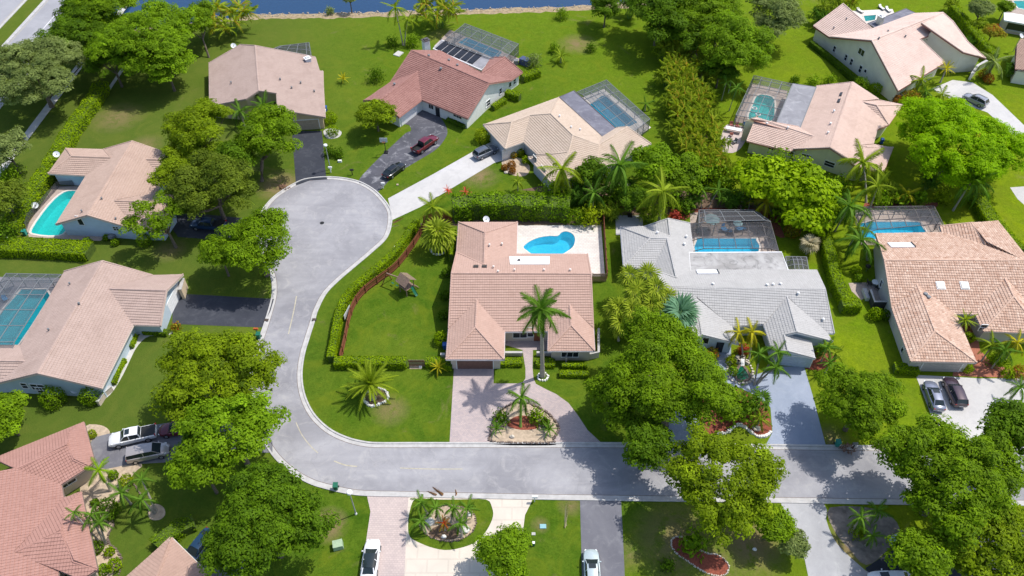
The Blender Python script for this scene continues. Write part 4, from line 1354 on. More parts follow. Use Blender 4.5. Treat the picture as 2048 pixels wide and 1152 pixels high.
def on_roof(key, px, py):
    p = at(px, py, 4.0)
    for _ in range(6):
        p = at(px, py, roof_z(key, p.x, p.y))
    return p


def slope_frame(key, p):
    """axes lying on the slope"""
    e = 0.3
    dzx = (roof_z(key, p.x + e, p.y) - roof_z(key, p.x - e, p.y)) / (2 * e)
    dzy = (roof_z(key, p.x, p.y + e) - roof_z(key, p.x, p.y - e)) / (2 * e)
    n = Vector((-dzx, -dzy, 1)).normalized()
    up = (Vector((0, 0, 1)) - n * n.z)
    up = up.normalized() if up.length > .02 else Vector((0, 1, 0))
    return up.cross(n).normalized(), up, n


def slab(mb, c, ax, ay, n, w, l, h0, h1, mi=0):
    s = len(mb.v)
    for h in (h0, h1):
        for a, b in ((-1, -1), (1, -1), (1, 1), (-1, 1)):
            mb.v.append(tuple(c + ax * a * w / 2 + ay * b * l / 2 + n * h))
    for f in ((0, 3, 2, 1), (4, 5, 6, 7), (0, 1, 5, 4), (1, 2, 6, 5), (2, 3, 7, 6), (3, 0, 4, 7)):
        mb.f.append([s + i for i in f])
        mb.m.append(mi)


def skylight(key, px, py, w, l, frame=ALU_DK, glass=SKYG):
    p = on_roof(key, px, py)
    ax, ay, n = slope_frame(key, p)
    mb = MB()
    slab(mb, p, ax, ay, n, w, l, 0.0, 0.22)
    fr = mb.world('skylight', frame, HOUSES[key][1])
    mb = MB()
    slab(mb, p, ax, ay, n, w * .8, l * .8, 0.22, 0.30)
    mb.world('dome', glass, fr)


skylight('K', 952, 535, .75, .9)
skylight('K', 969, 535, .75, .9)
skylight('M', 1880, 572, 1.25, 1.25, WHITEP)
skylight('M', 1928, 572, 1.25, 1.25, WHITEP)
skylight('D', 1682, 190, 1.4, .45)
skylight('D', 1678, 203, 1.4, .45)
skylight('E', 1855, 80, .1, .1)


def heater(key, px, py, w, l, white=True):
    p = on_roof(key, px, py)
    ax, ay, n = slope_frame(key, p)
    t = thing('solar_water_heater', 'white solar water heater on the ' + ('grey roof' if key == 'L' else 'clay tile roof'), 'solar panel', p, 'solar water heaters')
    mb = MB()
    slab(mb, p, ax, ay, n, w, l, 0.16, 0.34)
    mb.world('frame', WHITEP, t)
    mb = MB()
    slab(mb, p, ax, ay, n, w * .94, l * .88, 0.34, 0.37)
    mb.world('panel_cover', plain('white_cover', (0.78, 0.78, 0.80), .3, var=.04), t)
    mb = MB()
    slab(mb, p - ax * (w / 2 + .05), ax, ay, n, .12, l, .1, .45)
    mb.world('end_cap', DARKG, t)


heater('L', 1414, 547, 3.1, 1.25)
heater('M', 1801, 493, 3.6, 1.5)


def vents(key, lst, mat, r=.11, h=.45):
    for px, py in lst:
        p = on_roof(key, px, py)
        mb = MB()
        mb.tube([p, p + Vector((0, 0, h))], [r, r], 8)
        mb.tube([p + Vector((0, 0, h)), p + Vector((0, 0, h + .1))], [r * 1.7, r * 1.2], 8)
        mb.world('roof_vent', mat, HOUSES[key][1])


vents('K', [(979, 493), (1004, 491), (987, 537), (1029, 543), (1088, 543), (1140, 543), (996, 546)], plain('pale_vent', (.66, .6, .55)))
vents('L', [(1425, 571), (1560, 571), (1314, 468), (1368, 491), (1372, 476), (1533, 573), (1545, 572), (1645, 642), (1595, 590)], WHITEP, .13)
vents('M', [(1856, 596), (1850, 590)], ALU, .2, .3)
vents('D', [(1667, 225), (1660, 250), (1655, 268), (1533, 250), (1575, 258)], WHITEP, .13)
vents('A', [(561, 161), (584, 178), (602, 168), (463, 168), (629, 185)], ALU, .12)
vents('B', [(858, 114), (882, 140), (898, 123), (915, 133), (789, 171)], ALU, .18)
vents('C', [(1119, 235), (1142, 257), (1160, 262)], WHITEP, .12)
vents('E', [(1692, 40), (1775, 65), (1757, 79), (1667, 58), (1810, 75), (1760, 108)], ALU, .12)
vents('H', [(141, 570), (99, 662), (234, 534), (160, 610)], ALU, .1)
vents('G', [(165, 425), (233, 440), (205, 400)], ALU, .1)


def chimney(key, px, py, w, l, h, mat, cap=WHITEP):
    p = on_roof(key, px, py)
    t = MB()
    t.box((p.x, p.y, p.z + h / 2 - .4), (w, l, h + .8), .6)
    c = t.world('chimney', mat, HOUSES[key][1])
    m = MB()
    m.box((p.x, p.y, p.z + h + .08), (w * 1.18, l * 1.18, .16), .6)
    m.box((p.x, p.y, p.z + h + .3), (w * .6, l * .6, .2), .6)
    m.world('chimney_cap', cap, c)


chimney('B', 853, 100, 1.3, 1.1, 2.2, WM['B'], ALU_DK)
chimney('E', 1756, 52, 1.1, 1.1, 2.2, WM['E'])
chimney('A', 616, 123, 1.1, 1.0, .7, WM['C'])

# pale membrane section of the middle house, framed by a low rim
p0, p1, p2, p3 = on_roof('K', 1019, 515.5), on_roof('K', 1099, 515.5), on_roof('K', 1098, 530.5), on_roof('K', 1021, 530.5)
ax_, ay_, an_ = slope_frame('K', p1.lerp(p3, .5))
zt = (p0.z + p2.z) / 2 + .2
mb = MB()
mb.poly([p + an_ * .17 for p in (p3, p2, p1, p0)])
for a_, c_ in ((p3, p2), (p2, p1), (p1, p0), (p0, p3)):
    mb.bar(a_ + an_ * .15, c_ + an_ * .15, .12, .12)
t_ = mb.world('flat_roof_section', plain('white_membrane', (.74, .72, .70), .7, var=.08, scale=.8), HOUSES['K'][1])
mb = MB()
for px, py in ((1038, 521), (1046, 529)):
    q = at(px, py, zt)
    mb = MB()
    mb.box((q.x, q.y, zt + .1), (.4, .35, .2))
    mb.world('roof_drain', ALU_DK, t_)


# flat roofs behind the sloping ones
def flatroof(key, pts, mat, z=2.95, edge=WHITEP, th=.3):
    q = ccw(P2(pts, z))
    mb = MB()
    mb.prism(q, z - th, z)
    o = mb.world('flat_roof', mat, HOUSES[key][0])
    ribbon('roof_edging', q, -0.06, 0.12, z + .05, edge, thick=.2, closed=True, parent=HOUSES[key][0])
    return o


flatroof('L', [(1378, 505), (1563, 504), (1577, 541), (1633, 544), (1633, 549), (1382, 549)], FLATROOF_LT, 3.0)
flatroof('C', [(1118, 194), (1148, 181), (1233, 257), (1205, 274)], FLATROOF_DK, 3.0, ALU_DK)
flatroof('D', [(1586, 167), (1633, 174), (1600, 257), (1552, 247)], FLATROOF, 3.0, ALU)
flatroof('B', [(883, 80), (985, 117), (963, 140), (866, 97)], FLATROOF, 2.95)
flatroof('E', [(1735, 47), (1812, 17), (1838, 29), (1760, 62)], FLATROOF_DK, 3.6, ALU_DK)
# lower garage roof and entry of the grey house


# solar panels of the red-roofed house
A_, B_, C_, D_ = [at(x, y, 2.98) for x, y in ((889, 82), (984, 117), (964, 136), (870, 97))]
for i in range(6):
    f0, f1 = i / 7.3 + .012, (i + .80) / 7.3 + .012
    q = [A_.lerp(B_, f0), A_.lerp(B_, f1), D_.lerp(C_, f1), D_.lerp(C_, f0)]
    mb = MB()
    mb.prism(ccw([(v.x, v.y) for v in q]), 3.0, 3.12)
    mb.world('solar_panel', plain('black_pool_heater', (.012, .012, .016), .35) if i == 0 else MATS['black_pool_heater'], HOUSES['B'][0])


# ------------------------------------------------------------------ screen enclosures
_unit = None


def beam(parent, a, b, w, mat, name='beam'):
    """one box stretched between two points, all beams share a mesh"""
    key = 'beam_' + mat.name
    me = bpy.data.meshes.get(key)
    if me is None:
        m = MB()
        m.box((0, 0, 0), (1, 1, 1))
        me = mesh(key, m.v, m.f, mat)
    a, b = Vector(a), Vector(b)
    d = b - a
    o = link(name, me, parent, (a + b) / 2 - worldloc(parent), d.to_track_quat('Z', 'Y').to_euler(), (w, w, d.length + w))
    return o


def enclosure(label, pts, nx, ny, h=2.7, rise=1.0, inset=1.6, mat=SCREEN, frame=ALU, w=.09, open_side=None, roof_rows=None):
    """pts: four ground corners, the house side first (0-1), then round (2, 3)"""
    q = [Vector((p.x, p.y, 0)) for p in pts]
    c = sum(q, Vector()) / 4
    t = thing('screen_enclosure', label, 'pool cage', (c.x, c.y, 0), 'screen enclosures over pools')

    def g(u, v, z):
        a = q[0].lerp(q[1], u)
        b = q[3].lerp(q[2], u)
        p = a.lerp(b, v)
        return Vector((p.x, p.y, z))
    W = ((q[1] - q[0]).length + (q[2] - q[3]).length) / 2
    D = ((q[3] - q[0]).length + (q[2] - q[1]).length) / 2
    iu, iv = min(.3, inset / W), min(.35, inset / D)
    us = [0, iu] + [iu + (1 - 2 * iu) * k / (nx - 2) for k in range(1, nx - 2)] + [1 - iu, 1]
    vs = [0] + [(1 - iv) * k / (ny - 1) for k in range(1, ny - 1)] + [1 - iv, 1]

    def hz(i, j):
        return h if (i in (0, len(us) - 1) or j == len(vs) - 1) else h + rise
    G = [[g(us[i], vs[j], hz(i, j)) for j in range(len(vs))] for i in range(len(us))]
    panes = []
    for i in range(len(us) - 1):
        for j in range(len(vs) - 1):
            panes.append([G[i][j], G[i + 1][j], G[i + 1][j + 1], G[i][j + 1]])
    for i in range(len(us)):
        for j in range(len(vs) - 1):
            beam(t, G[i][j], G[i][j + 1], w, frame)
    for j in range(len(vs)):
        for i in range(len(us) - 1):
            beam(t, G[i][j], G[i + 1][j], w, frame)
    # walls on three sides
    rim = [G[0][j] for j in range(len(vs))] + [G[i][-1] for i in range(1, len(us))] + [G[-1][j] for j in range(len(vs) - 2, -1, -1)]
    for p in rim:
        beam(t, (p.x, p.y, 0), p, w, frame, 'post')
    for a, b in zip(rim, rim[1:]):
        la, lb = Vector((a.x, a.y, 0.05)), Vector((b.x, b.y, 0.05))
        ma, mb2 = Vector((a.x, a.y, 1.0)), Vector((b.x, b.y, 1.0))
        beam(t, ma, mb2, w * .8, frame, 'rail')
        panes.append([la, lb, b, a])
    for p in panes:
        wobj('screen_panel', p, [[0, 1, 2, 3]], mat, t)
    return t


def G4(a, b, c, d, z=0):
    return [at(*a, z), at(*b, z), at(*c, z), at(*d, z)]


enclosure('grey screen cage over the pool behind the solar mats', [at(882, 86, 2.7), at(1000, 128, 2.7), at(1037, 88, 2.7), at(930, 47, 2.7)], 6, 4, rise=.5, inset=1.8)
enclosure('dark screen cage beside the beige roof, nearest the lake bend', [at(545, 98, 2.4), at(622, 112, 2.4), at(618, 85, 2.4), at(560, 92, 2.4)], 5, 3, h=2.4, rise=.1, inset=.8, mat=SCREEN_DK, frame=ALU)
enclosure('grey screen cage with deep blue pool behind the sand-coloured roof', [at(1154, 184, 2.7), at(1252, 275, 2.7), at(1300, 238, 2.7), at(1213, 160, 2.7)], 6, 4, rise=.5, inset=1.9)
enclosure('pale framed cage over the teal pool with floats', [at(1585, 168, 2.7), at(1553, 246, 2.7), at(1472, 230, 2.7), at(1508, 151, 2.7)], 6, 4, rise=.3, inset=1.6, mat=SCREEN_LT, frame=ALU)
enclosure('large cage over the cut-corner pool at the edge of the scene', [at(123, 549, 2.7), at(20, 712, 2.7), at(-110, 712, 2.7), at(12, 547, 2.7)], 6, 4, rise=.7, inset=1.9, mat=SCREEN, frame=ALU)
enclosure('cage over the rectangular pool behind the grey roof', [at(1557, 502, 2.7), at(1385, 503, 2.7), at(1381, 447, 2.7), at(1541, 444, 2.7)], 6, 3, rise=.6, inset=1.6, mat=SCREEN_THIN, frame=ALU_DK)
enclosure('dark low cage extension over the lounge behind the grey-roofed house', [at(1541, 443, 2.7), at(1398, 446, 2.7), at(1398, 420, 2.7), at(1508, 420, 2.7)], 5, 3, rise=.3, inset=.9, mat=SCREEN_DK, frame=ALU)
enclosure('small dark porch cage in the notch of the grey roof', [at(1576, 543, 2.5), at(1618, 543, 2.5), at(1613, 514, 2.5), at(1571, 513, 2.5)], 4, 3, h=2.5, rise=.4, inset=1.0, mat=SCREEN_DK, frame=ALU)
enclosure('pale cage over the pool behind the clay tile roof', [at(1888, 451, 2.7), at(1735, 465, 2.7), at(1722, 414, 2.7), at(1868, 412, 2.7)], 6, 3, rise=.5, inset=1.5, mat=SCREEN_THIN, frame=ALU_DK)


# ------------------------------------------------------------------ foliage
def fast_quads(name, Vx, tint, mat, mi=None):
    """a mesh of separate four-cornered leaves from an array (n, 4, 3)"""
    n = len(Vx)
    me = bpy.data.meshes.new(name)
    me.vertices.add(n * 4)
    me.vertices.foreach_set('co', np.ascontiguousarray(Vx, dtype=np.float32).ravel())
    me.loops.add(n * 4)
    me.loops.foreach_set('vertex_index', np.arange(n * 4, dtype=np.int32))
    me.polygons.add(n)
    me.polygons.foreach_set('loop_start', np.arange(0, n * 4, 4, dtype=np.int32))
    me.materials.append(mat)
    me.update(calc_edges=True)
    a = me.attributes.new('tint', 'FLOAT', 'FACE')
    a.data.foreach_set('value', np.asarray(tint, dtype=np.float32))
    return me


def unit(v):
    return v / np.maximum(np.linalg.norm(v, axis=-1, keepdims=True), 1e-6)


def leaves(cen, nor, size, aspect=0.5, fold=0.25, jitter=0.6):
    n = len(cen)
    nn = unit(nor + rng.normal(0, jitter, (n, 3)))
    r = rng.normal(0, 1, (n, 3))
    t = unit(np.cross(nn, r))
    b = np.cross(nn, t)
    s = np.asarray(size).reshape(-1, 1)
    q = np.empty((n, 4, 3))
    q[:, 0] = cen - t * s
    q[:, 1] = cen + b * s * aspect + nn * s * fold * 0.4
    q[:, 2] = cen + t * s - nn * s * fold
    q[:, 3] = cen - b * s * aspect + nn * s * fold * 0.4
    return q


def sphere_dirs(n, zmin=-0.5):
    z = rng.uniform(zmin, 1, n)
    a = rng.uniform(0, 2 * np.pi, n)
    r = np.sqrt(np.maximum(0, 1 - z * z))
    return np.stack([r * np.cos(a), r * np.sin(a), z], 1)


def crown_mesh(name, rx, ry, rz, zc, mat, leaf=0.34, dens=1.0, nl=70, gap=0.0, flat=False, clump=1.0, aspect=.5):
    """boughs, sprays on the boughs, and leaves on the sprays"""
    leaf = leaf * .74
    d = sphere_dirs(nl, -0.35)
    fr = rng.uniform(0.42, 0.90, (nl, 1)) ** 0.7
    wob = 1 + 0.16 * np.sin(3 * np.arctan2(d[:, 1], d[:, 0]) + rng.uniform(0, 6)) + 0.09 * np.sin(5 * np.arctan2(d[:, 1], d[:, 0]) + rng.uniform(0, 6))
    c = d * fr * np.array([rx, ry, rz]) * wob.reshape(-1, 1)
    R0 = (rx + ry) / 2
    lr = rng.uniform(0.12, 0.24, nl) * R0 * clump * (70.0 / nl) ** 0.33
    lt = rng.uniform(-0.14, 0.14, nl)
    if gap:
        keep = rng.uniform(0, 1, nl) > gap
        c, lr, lt = c[keep], lr[keep], lt[keep]
    spray = max(.34, leaf * 3.3)
    out_c, out_n, out_t = [], [], []
    for i in range(len(c)):
        m = int(lr[i] ** 2 / spray ** 2 * 4.2 * dens) + 4
        sd = sphere_dirs(m, -0.25)
        sc = c[i] + sd * lr[i] * rng.uniform(.72, 1.1, (m, 1)) * np.array([1.06, 1.06, .74])
        st = rng.normal(0, .12, m)
        k = int(9.5 * (spray / .5) ** 2 / (leaf / .22) ** 2) + 5
        dd = sphere_dirs(m * k, -0.05).reshape(m, k, 3)
        up = unit(dd * .55 + sd[:, None, :] * .55 + np.array([0, 0, .45]))
        p = sc[:, None, :] + dd * spray * rng.uniform(.72, 1.06, (m, k, 1)) * np.array([1, 1, .6])
        out_c.append(p.reshape(-1, 3))
        out_n.append(up.reshape(-1, 3))
        out_t.append(np.clip(.48 + lt[i] + st[:, None] + rng.normal(0, .07, (m, k)), 0, 1).ravel())
    cen, nor, tn = np.concatenate(out_c), np.concatenate(out_n), np.concatenate(out_t)
    cen = cen + np.array([0, 0, zc])
    sz = leaf * rng.uniform(0.6, 1.15, len(cen))
    return fast_quads(name, leaves(cen, nor, sz, aspect, jitter=.20), tn, mat), c + np.array([0, 0, zc])


def tree(label, px, py, rpx, zc, mat, base=None, group='broadleaf trees', name='tree', leaf=0.30, dens=1.0, nl=80, gap=0.07, squash=0.62, rx=1.0, trunk_r=None, cat='tree', ry=1.0, clump=1.0, limbs=6, bark=None, aspect=.5):
    p = at(px, py, zc)
    dist = (p - Vector((0, 0, ALT))).dot(Vector((0, math.cos(PITCH), -math.sin(PITCH))))
    Rm = rpx * dist / FOC * .95
    b = at(base[0], base[1], 0) if base else Vector((p.x, p.y, 0))
    t = thing(name, label, cat, b, group)
    off = Vector((p.x - b.x, p.y - b.y, 0))
    me, lob = crown_mesh('crown', Rm * rx, Rm * ry, Rm * squash, zc, mat, leaf, dens, nl, gap, clump=clump, aspect=aspect)
    link('crown', me, t, off)
    r0 = trunk_r or max(0.12, Rm * 0.05)
    fork = Vector((off.x * .35, off.y * .35, max(0.6, (zc - Rm * squash) * .8 + .6)))
    mb = MB()
    mb.tube([(0, 0, -.1), (fork.x * .4, fork.y * .4, fork.z * .5), fork], [r0 * 1.35, r0, r0 * .9], 8)
    mb.local('trunk', bark or BARK, t)
    if limbs:
        idx = rng.choice(len(lob), min(limbs, len(lob)), replace=False)
        for i in idx:
            e = Vector(lob[i]) + off
            m = fork.lerp(e, .5) + Vector((0, 0, -.08 * Rm))
            mb = MB()
            mb.tube([fork - Vector((0, 0, .3)), m, e], [r0 * .6, r0 * .36, r0 * .12], 6)
            mb.local('limb', bark or BARK, t)
    return t


def shrub(label, px, py, rpx, mat, z=None, name='shrub', group='garden shrubs', cat='shrub', leaf=0.16, hgt=1.0, dens=1.6, loose=0.12, rx=1.0, aspect=.5):
    """one bush, clipped or loose"""
    r = rpx * mpp(py)
    zc = r * hgt * .75 if z is None else z
    p = at(px, py, zc)
    t = thing(name, label, cat, (p.x, p.y, 0), group)
    n = int(r * r * 12 / (leaf * leaf) * .5 * dens) + 120
    d = sphere_dirs(n, -0.75)
    rad = rng.uniform(1 - loose * 2, 1 + loose * .5, (n, 1)) * (1 + loose * np.sin(d[:, :1] * 7 + px) * np.cos(d[:, 1:2] * 6 + py))
    cen = d * rad * np.array([r * rx, r, r * hgt]) + np.array([0, 0, zc])
    cen[:, 2] = np.maximum(cen[:, 2], 0.06)
    tn = np.clip(0.5 + rng.normal(0, .2, n), 0, 1)
    link('foliage', fast_quads('foliage', leaves(cen, d, leaf * rng.uniform(.6, 1.2, n), aspect), tn, mat), t)
    mb = MB()
    for k in range(3):
        a = k * 2.1
        mb.tube([(0, 0, -.05), (math.cos(a) * r * .2, math.sin(a) * r * .2, zc * .6), (math.cos(a) * r * .45, math.sin(a) * r * .45, zc * 1.1)], [.06, .04, .02], 5)
    mb.local('stem', BARK, t)
    return t


def hedge(label, path, width, height, mat, name='hedge', leaf=0.15, dens=1.0, z=None, closed=False, loose=0.08, group='hedges', cat='hedge', wob=0.0):
    """path: pixels along the top middle of the hedge"""
    pts = smooth_path([at(x, y, height * .85) for x, y in path], 4, closed)
    seg = [(pts[i + 1] - pts[i]).length for i in range(len(pts) - 1)]
    L = sum(seg)
    t = thing(name, label, cat, (pts[0].x, pts[0].y, 0), group)
    o = Vector((pts[0].x, pts[0].y, 0))
    per = width + 2 * height
    leaf = leaf * .9
    n = int(L * per / (leaf * leaf) * 1.15 * dens)
    P = np.array([[p.x, p.y] for p in pts])
    cum = np.concatenate([[0], np.cumsum(seg)])
    s = rng.uniform(0, L, n)
    i = np.clip(np.searchsorted(cum, s) - 1, 0, len(seg) - 1)
    f = ((s - cum[i]) / np.array(seg)[i]).reshape(-1, 1)
    c = P[i] * (1 - f) + P[i + 1] * f
    d = unit(P[i + 1] - P[i])
    sd = np.stack([-d[:, 1], d[:, 0]], 1)
    u = rng.uniform(0, per, n)
    ww = width / 2 * (1 + wob * np.sin(s * 1.1) + wob * .6 * np.sin(s * 2.7 + 1))
    hh = height * (1 + wob * .5 * np.sin(s * 1.7 + 2))
    top = u < width
    left = (u >= width) & (u < width + height)
    a = np.where(top, (u / width * 2 - 1), np.where(left, 1.0, -1.0))
    zf = np.where(top, 1.0, np.where(left, (u - width) / height, (u - width - height) / height))
    jit = 1 - np.abs(rng.normal(0, loose, n))
    # rounded shoulders
    rnd = np.where(top, 1 - 0.10 * np.abs(a) ** 4, 1)
    xy = c + sd * (a * ww * jit * np.where(zf > .85, .95, 1)).reshape(-1, 1)
    z = zf * hh * rnd * np.where(top, jit, 1)
    nor = np.where(top.reshape(-1, 1), np.array([0, 0, 1.]), np.concatenate([sd * a.reshape(-1, 1), np.zeros((n, 1))], 1))
    cen = np.concatenate([xy - np.array([o.x, o.y]), z.reshape(-1, 1)], 1)
    tn = np.clip(.5 + .12 * np.sin(s * 1.3) + rng.normal(0, .17, n), 0, 1)
    link('foliage', fast_quads('foliage', leaves(cen, nor + np.array([0, 0, .35]), leaf * rng.uniform(.6, 1.25, n), jitter=.45), tn, mat), t)
    ribbon('branch_core', pts, -width * .40, width * .40, height * .86, HEDGECORE, thick=height * .86, parent=t)
    return t


HEDGECORE = plain('hedge_twigs', (0.06, 0.10, 0.008), 0.95, var=.3)


# palms -------------------------------------------------------------
def frond_arrays(L, droop, leaflet, n=15, wide=.11, vee=.5, tip=.35, tw=0.0):
    """(quads, tint) of a feather leaf that starts at the origin and runs along +X"""
    q, tn = [], []

    def pt(t):
        return np.array([L * (t - .28 * droop * t * t), 0, L * (-droop * t * t * .9 + .10 * t)])
    ts = np.linspace(0, 1, 9)
    for a, b in zip(ts[:-1], ts[1:]):
        p, r = pt(a), pt(b)
        w0, w1 = .05 * (1 - a) + .015, .05 * (1 - b) + .015
        q.append([p + [0, -w0, 0], r + [0, -w1, 0], r + [0, w1, 0], p + [0, w0, 0]])
        tn.append(.85)
    for side in (-1, 1):
        for i in range(n):
            t = .16 + .84 * (i + .5 * (side > 0)) / n
            p = pt(min(t, 1))
            ll = leaflet * (math.sin(math.pi * min(1, (t * .86 + .12))) ** .6) * random.uniform(.85, 1.1)
            ll = max(ll, leaflet * tip)
            fwd = .55 + .5 * t
            dr = np.array([fwd, side * 1.0, -vee * random.uniform(.6, 1.3) + .15])
            dr = dr / np.linalg.norm(dr)
            e = p + dr * ll
            e[2] -= .25 * ll * vee
            m = p + dr * ll * .55
            w = np.array([wide / 2, 0, 0])
            q.append([p - w, m - w * 1.3, m + w * 1.3, p + w])
            q.append([m - w * 1.3, e - w * .25, e + w * .25, m + w * 1.3])
            c = min(1, max(0, random.gauss(.5, .2)))
            tn += [c, c]
    return np.array(q, dtype=float), np.array(tn)


def fan_arrays(r, pet, n=12, spread=2.6, fold=.16):
    q, tn = [], []
    q.append([[0, -.03, 0], [pet, -.02, .05], [pet, .02, .05], [0, .03, 0]])
    tn.append(.8)
    c = np.array([pet, 0, .05])
    for i in range(n):
        a = -spread / 2 + spread * i / (n - 1)
        rr = r * (1 - .18 * abs(a) / (spread / 2)) * random.uniform(.9, 1.08)
        d = np.array([math.cos(a), math.sin(a), -.10])
        s = np.array([-math.sin(a), math.cos(a), 0])
        hw = rr * spread / n * .55
        m = c + d * rr * .55 + np.array([0, 0, fold * (.5 if i % 2 else -.1)])
        e = c + d * rr + np.array([0, 0, -.28 * rr])
        q.append([c, m - s * hw * .62, e, m + s * hw * .62])
        tn.append(min(1, max(0, random.gauss(.55 if i % 2 else .35, .15))))
    return np.array(q, dtype=float), np.array(tn)


FROND = {}


def frond_mesh(kind, mat, k):
    key = (kind, mat.name, k)
    if key in FROND:
        return FROND[key]
    if kind == 'royal':
        q, tn = frond_arrays(1, [.30, .62, 1.0][k], .25, 26, .017, [.5, .8, 1.1][k])
    elif kind == 'coconut':
        q, tn = frond_arrays(1, [.32, .66, 1.05][k], .25, 26, .016, [.8, 1.3, 1.7][k])
    elif kind == 'date':
        q, tn = frond_arrays(1, [.10, .30, .55][k], .15, 24, .012, [.1, .3, .5][k])
    elif kind == 'plume':
        q, tn = frond_arrays(1, [.35, .75, 1.0][k], .26, 14, .035, [.7, 1.0, 1.3][k])
    elif kind == 'fan':
        q, tn = fan_arrays(.66, .42, 10, 2.8, .2)
    elif kind == 'bigfan':
        q, tn = fan_arrays(.85, .28, 16, 3.9, .05)
    me = fast_quads('frond_' + kind, q, tn, mat)
    FROND[key] = me
    return me


def palm(label, crown, z, rpx, mat, kind='coconut', base=None, n=18, name='palm_tree', group='palm trees', trunk=True, tr=.16, trunkmat=None, shaft=False, emax=75, emin=-35, cat='palm', scale=1.0, bend=.5):
    p = at(crown[0], crown[1], z)
    dist = (p - Vector((0, 0, ALT))).dot(Vector((0, math.cos(PITCH), -math.sin(PITCH))))
    Rm = rpx * dist / FOC * 1.12 * scale
    b = at(base[0], base[1], 0) if base else Vector((p.x, p.y, 0))
    t = thing(name, label, cat, b, group)
    top = Vector((p.x - b.x, p.y - b.y, z))
    if trunk:
        mid = top.lerp(Vector((0, 0, 0)), .5) - Vector((top.x, top.y, 0)) * .25 * bend + Vector((0, 0, top.length * .02))
        mb = MB()
        pts = []
        for k in range(7):
            f = k / 6
            q = Vector((0, 0, -.05)) * (1 - f) ** 2 + mid * 2 * f * (1 - f) + top * f * f
            pts.append(q)
        mb.tube(pts, [tr * (1.5 if k == 0 else 1.1 - .06 * k) for k in range(7)], 8)
        mb.local('trunk', trunkmat or PALMBARK, t)
        if shaft:
            mb = MB()
            d = (pts[-1] - pts[-2]).normalized()
            mb.tube([top - d * .2, top + d * shaft * .5, top + d * shaft], [tr * 1.05, tr * 1.0, tr * .5], 8)
            mb.local('crownshaft', GREENSTEM, t)
            top = top + d * shaft * .85
    a0 = random.random() * 6
    for i in range(n):
        f = (i + .5) / n
        el = R(emax + (emin - emax) * f ** .8 + random.uniform(-6, 6))
        k = 0 if f < .3 else (1 if f < .7 else 2)
        me = frond_mesh(kind, mat, k)
        o = link('frond', me, t, top, (random.uniform(-.25, .25), -el, a0 + i * 2.39996 + random.uniform(-.2, .2)))
        s = Rm * random.uniform(.88, 1.08) * (.85 + .3 * math.cos(el) if kind not in ('fan', 'bigfan') else 1)
        o.scale = (s, s, s)
    return t


def clump_mesh(name, kind, L, nst, nfr, H, mat, spread=1.0):
    Q, T = [], []
    for s in range(nst):
        a = random.random() * 6.28
        r = spread * math.sqrt(random.random())
        bx, by = r * math.cos(a), r * math.sin(a)
        h = H * random.uniform(.55, 1.0)
        tx, ty = bx * 1.5, by * 1.5
        for i in range(nfr):
            f = (i + .5) / nfr
            q, tn = frond_arrays(L, [.35, .6, .9][min(2, int(f * 3))], L * .28, 8, L * .055, .9)
            el = R(66 - 84 * f + random.uniform(-14, 14))
            az = random.random() * 6.28
            M = (Matrix.Rotation(az, 3, 'Z') @ Matrix.Rotation(-el, 3, 'Y'))
            M = np.array(M)
            Q.append(q @ M.T + np.array([tx, ty, h]))
            T.append(np.clip(tn + random.uniform(-.18, .18), 0, 1))
    return fast_quads(name, np.concatenate(Q), np.concatenate(T), mat)


CL = {}


def clump(label, px, py, rpx, z, mat, name='areca_palm', group='areca palm clumps', cat='palm', key='a'):
    kk = (key, mat.name)
    if kk not in CL:
        CL[kk] = []
        for v in range(3):
            me = clump_mesh('foliage', 'plume', 1.25, 13, 11, 2.7, mat, 1.15)
            mb = MB()
            for s in range(7):
                a = s * .9
                mb.tube([(.2 * math.cos(a), .2 * math.sin(a), -.05), (.9 * math.cos(a), .9 * math.sin(a), 1.9)], [.07, .05], 6)
            CL[kk].append((me, mesh('stem', mb.v, mb.f, GREENSTEM)))
    me, st = CL[kk][random.randrange(3)]
    p = at(px, py, z * .7)
    r = rpx * mpp(py)
    t = thing(name, label, cat, (p.x, p.y, 0), group)
    t.rotation_euler = (0, 0, random.random() * 6)
    s = r / 2.1
    t.scale = (s, s, min(z / 3.4, s * 1.15))
    link('foliage', me, t)
    link('stem', st, t)
    return t


# ---- hedges
hedge('clipped curved hedge on the street side of the wooden fence', [(834, 439), (819, 461), (791, 499), (764, 526), (731, 553), (698, 583), (680, 615), (673, 648), (667, 681), (661, 714)], 1.15, 1.5, L_HEDGE)
hedge('low clipped hedge between the corner and the brown gate', [(668, 721), (740, 721), (813, 721)], 1.5, 1.35, L_HEDGE)
hedge('short clipped hedge between the brown gate and the garage', [(852, 720), (880, 723), (905, 727)], 1.5, 1.1, L_HEDGE)
hedge('wide tall clipped hedge along the avenue sidewalk', [(201, 165), (188, 190), (166, 220), (140, 258), (118, 295), (98, 330), (72, 365), (40, 415), (12, 455)], 2.9, 2.0, L_HEDGE, leaf=.19, dens=.8, wob=.06)
hedge('long clipped hedge between the long pool garden and the caged pool', [(-40, 490), (30, 489), (100, 492), (178, 497)], 3.4, 1.7, L_HEDGE, leaf=.17, dens=.9)
hedge('tall narrow clipped hedge beside the clay tiled house', [(1648, 455), (1658, 490), (1667, 530), (1680, 570), (1700, 603)], 1.9, 1.9, L_HEDGE)
hedge('square end block of the clipped hedge by the side patio', [(1684, 606), (1722, 606)], 1.7, 1.9, L_HEDGE)
hedge('tall sloping hedge beside the cream house', [(1908, 12), (1930, 38), (1955, 70), (1975, 92), (1992, 110)], 1.6, 2.6, L_HEDGE, leaf=.2)
hedge('straight clipped hedge behind the clay tiled roof', [(1955, 385), (1975, 420), (2000, 455), (2040, 500)], 2.6, 1.7, L_HEDGE)
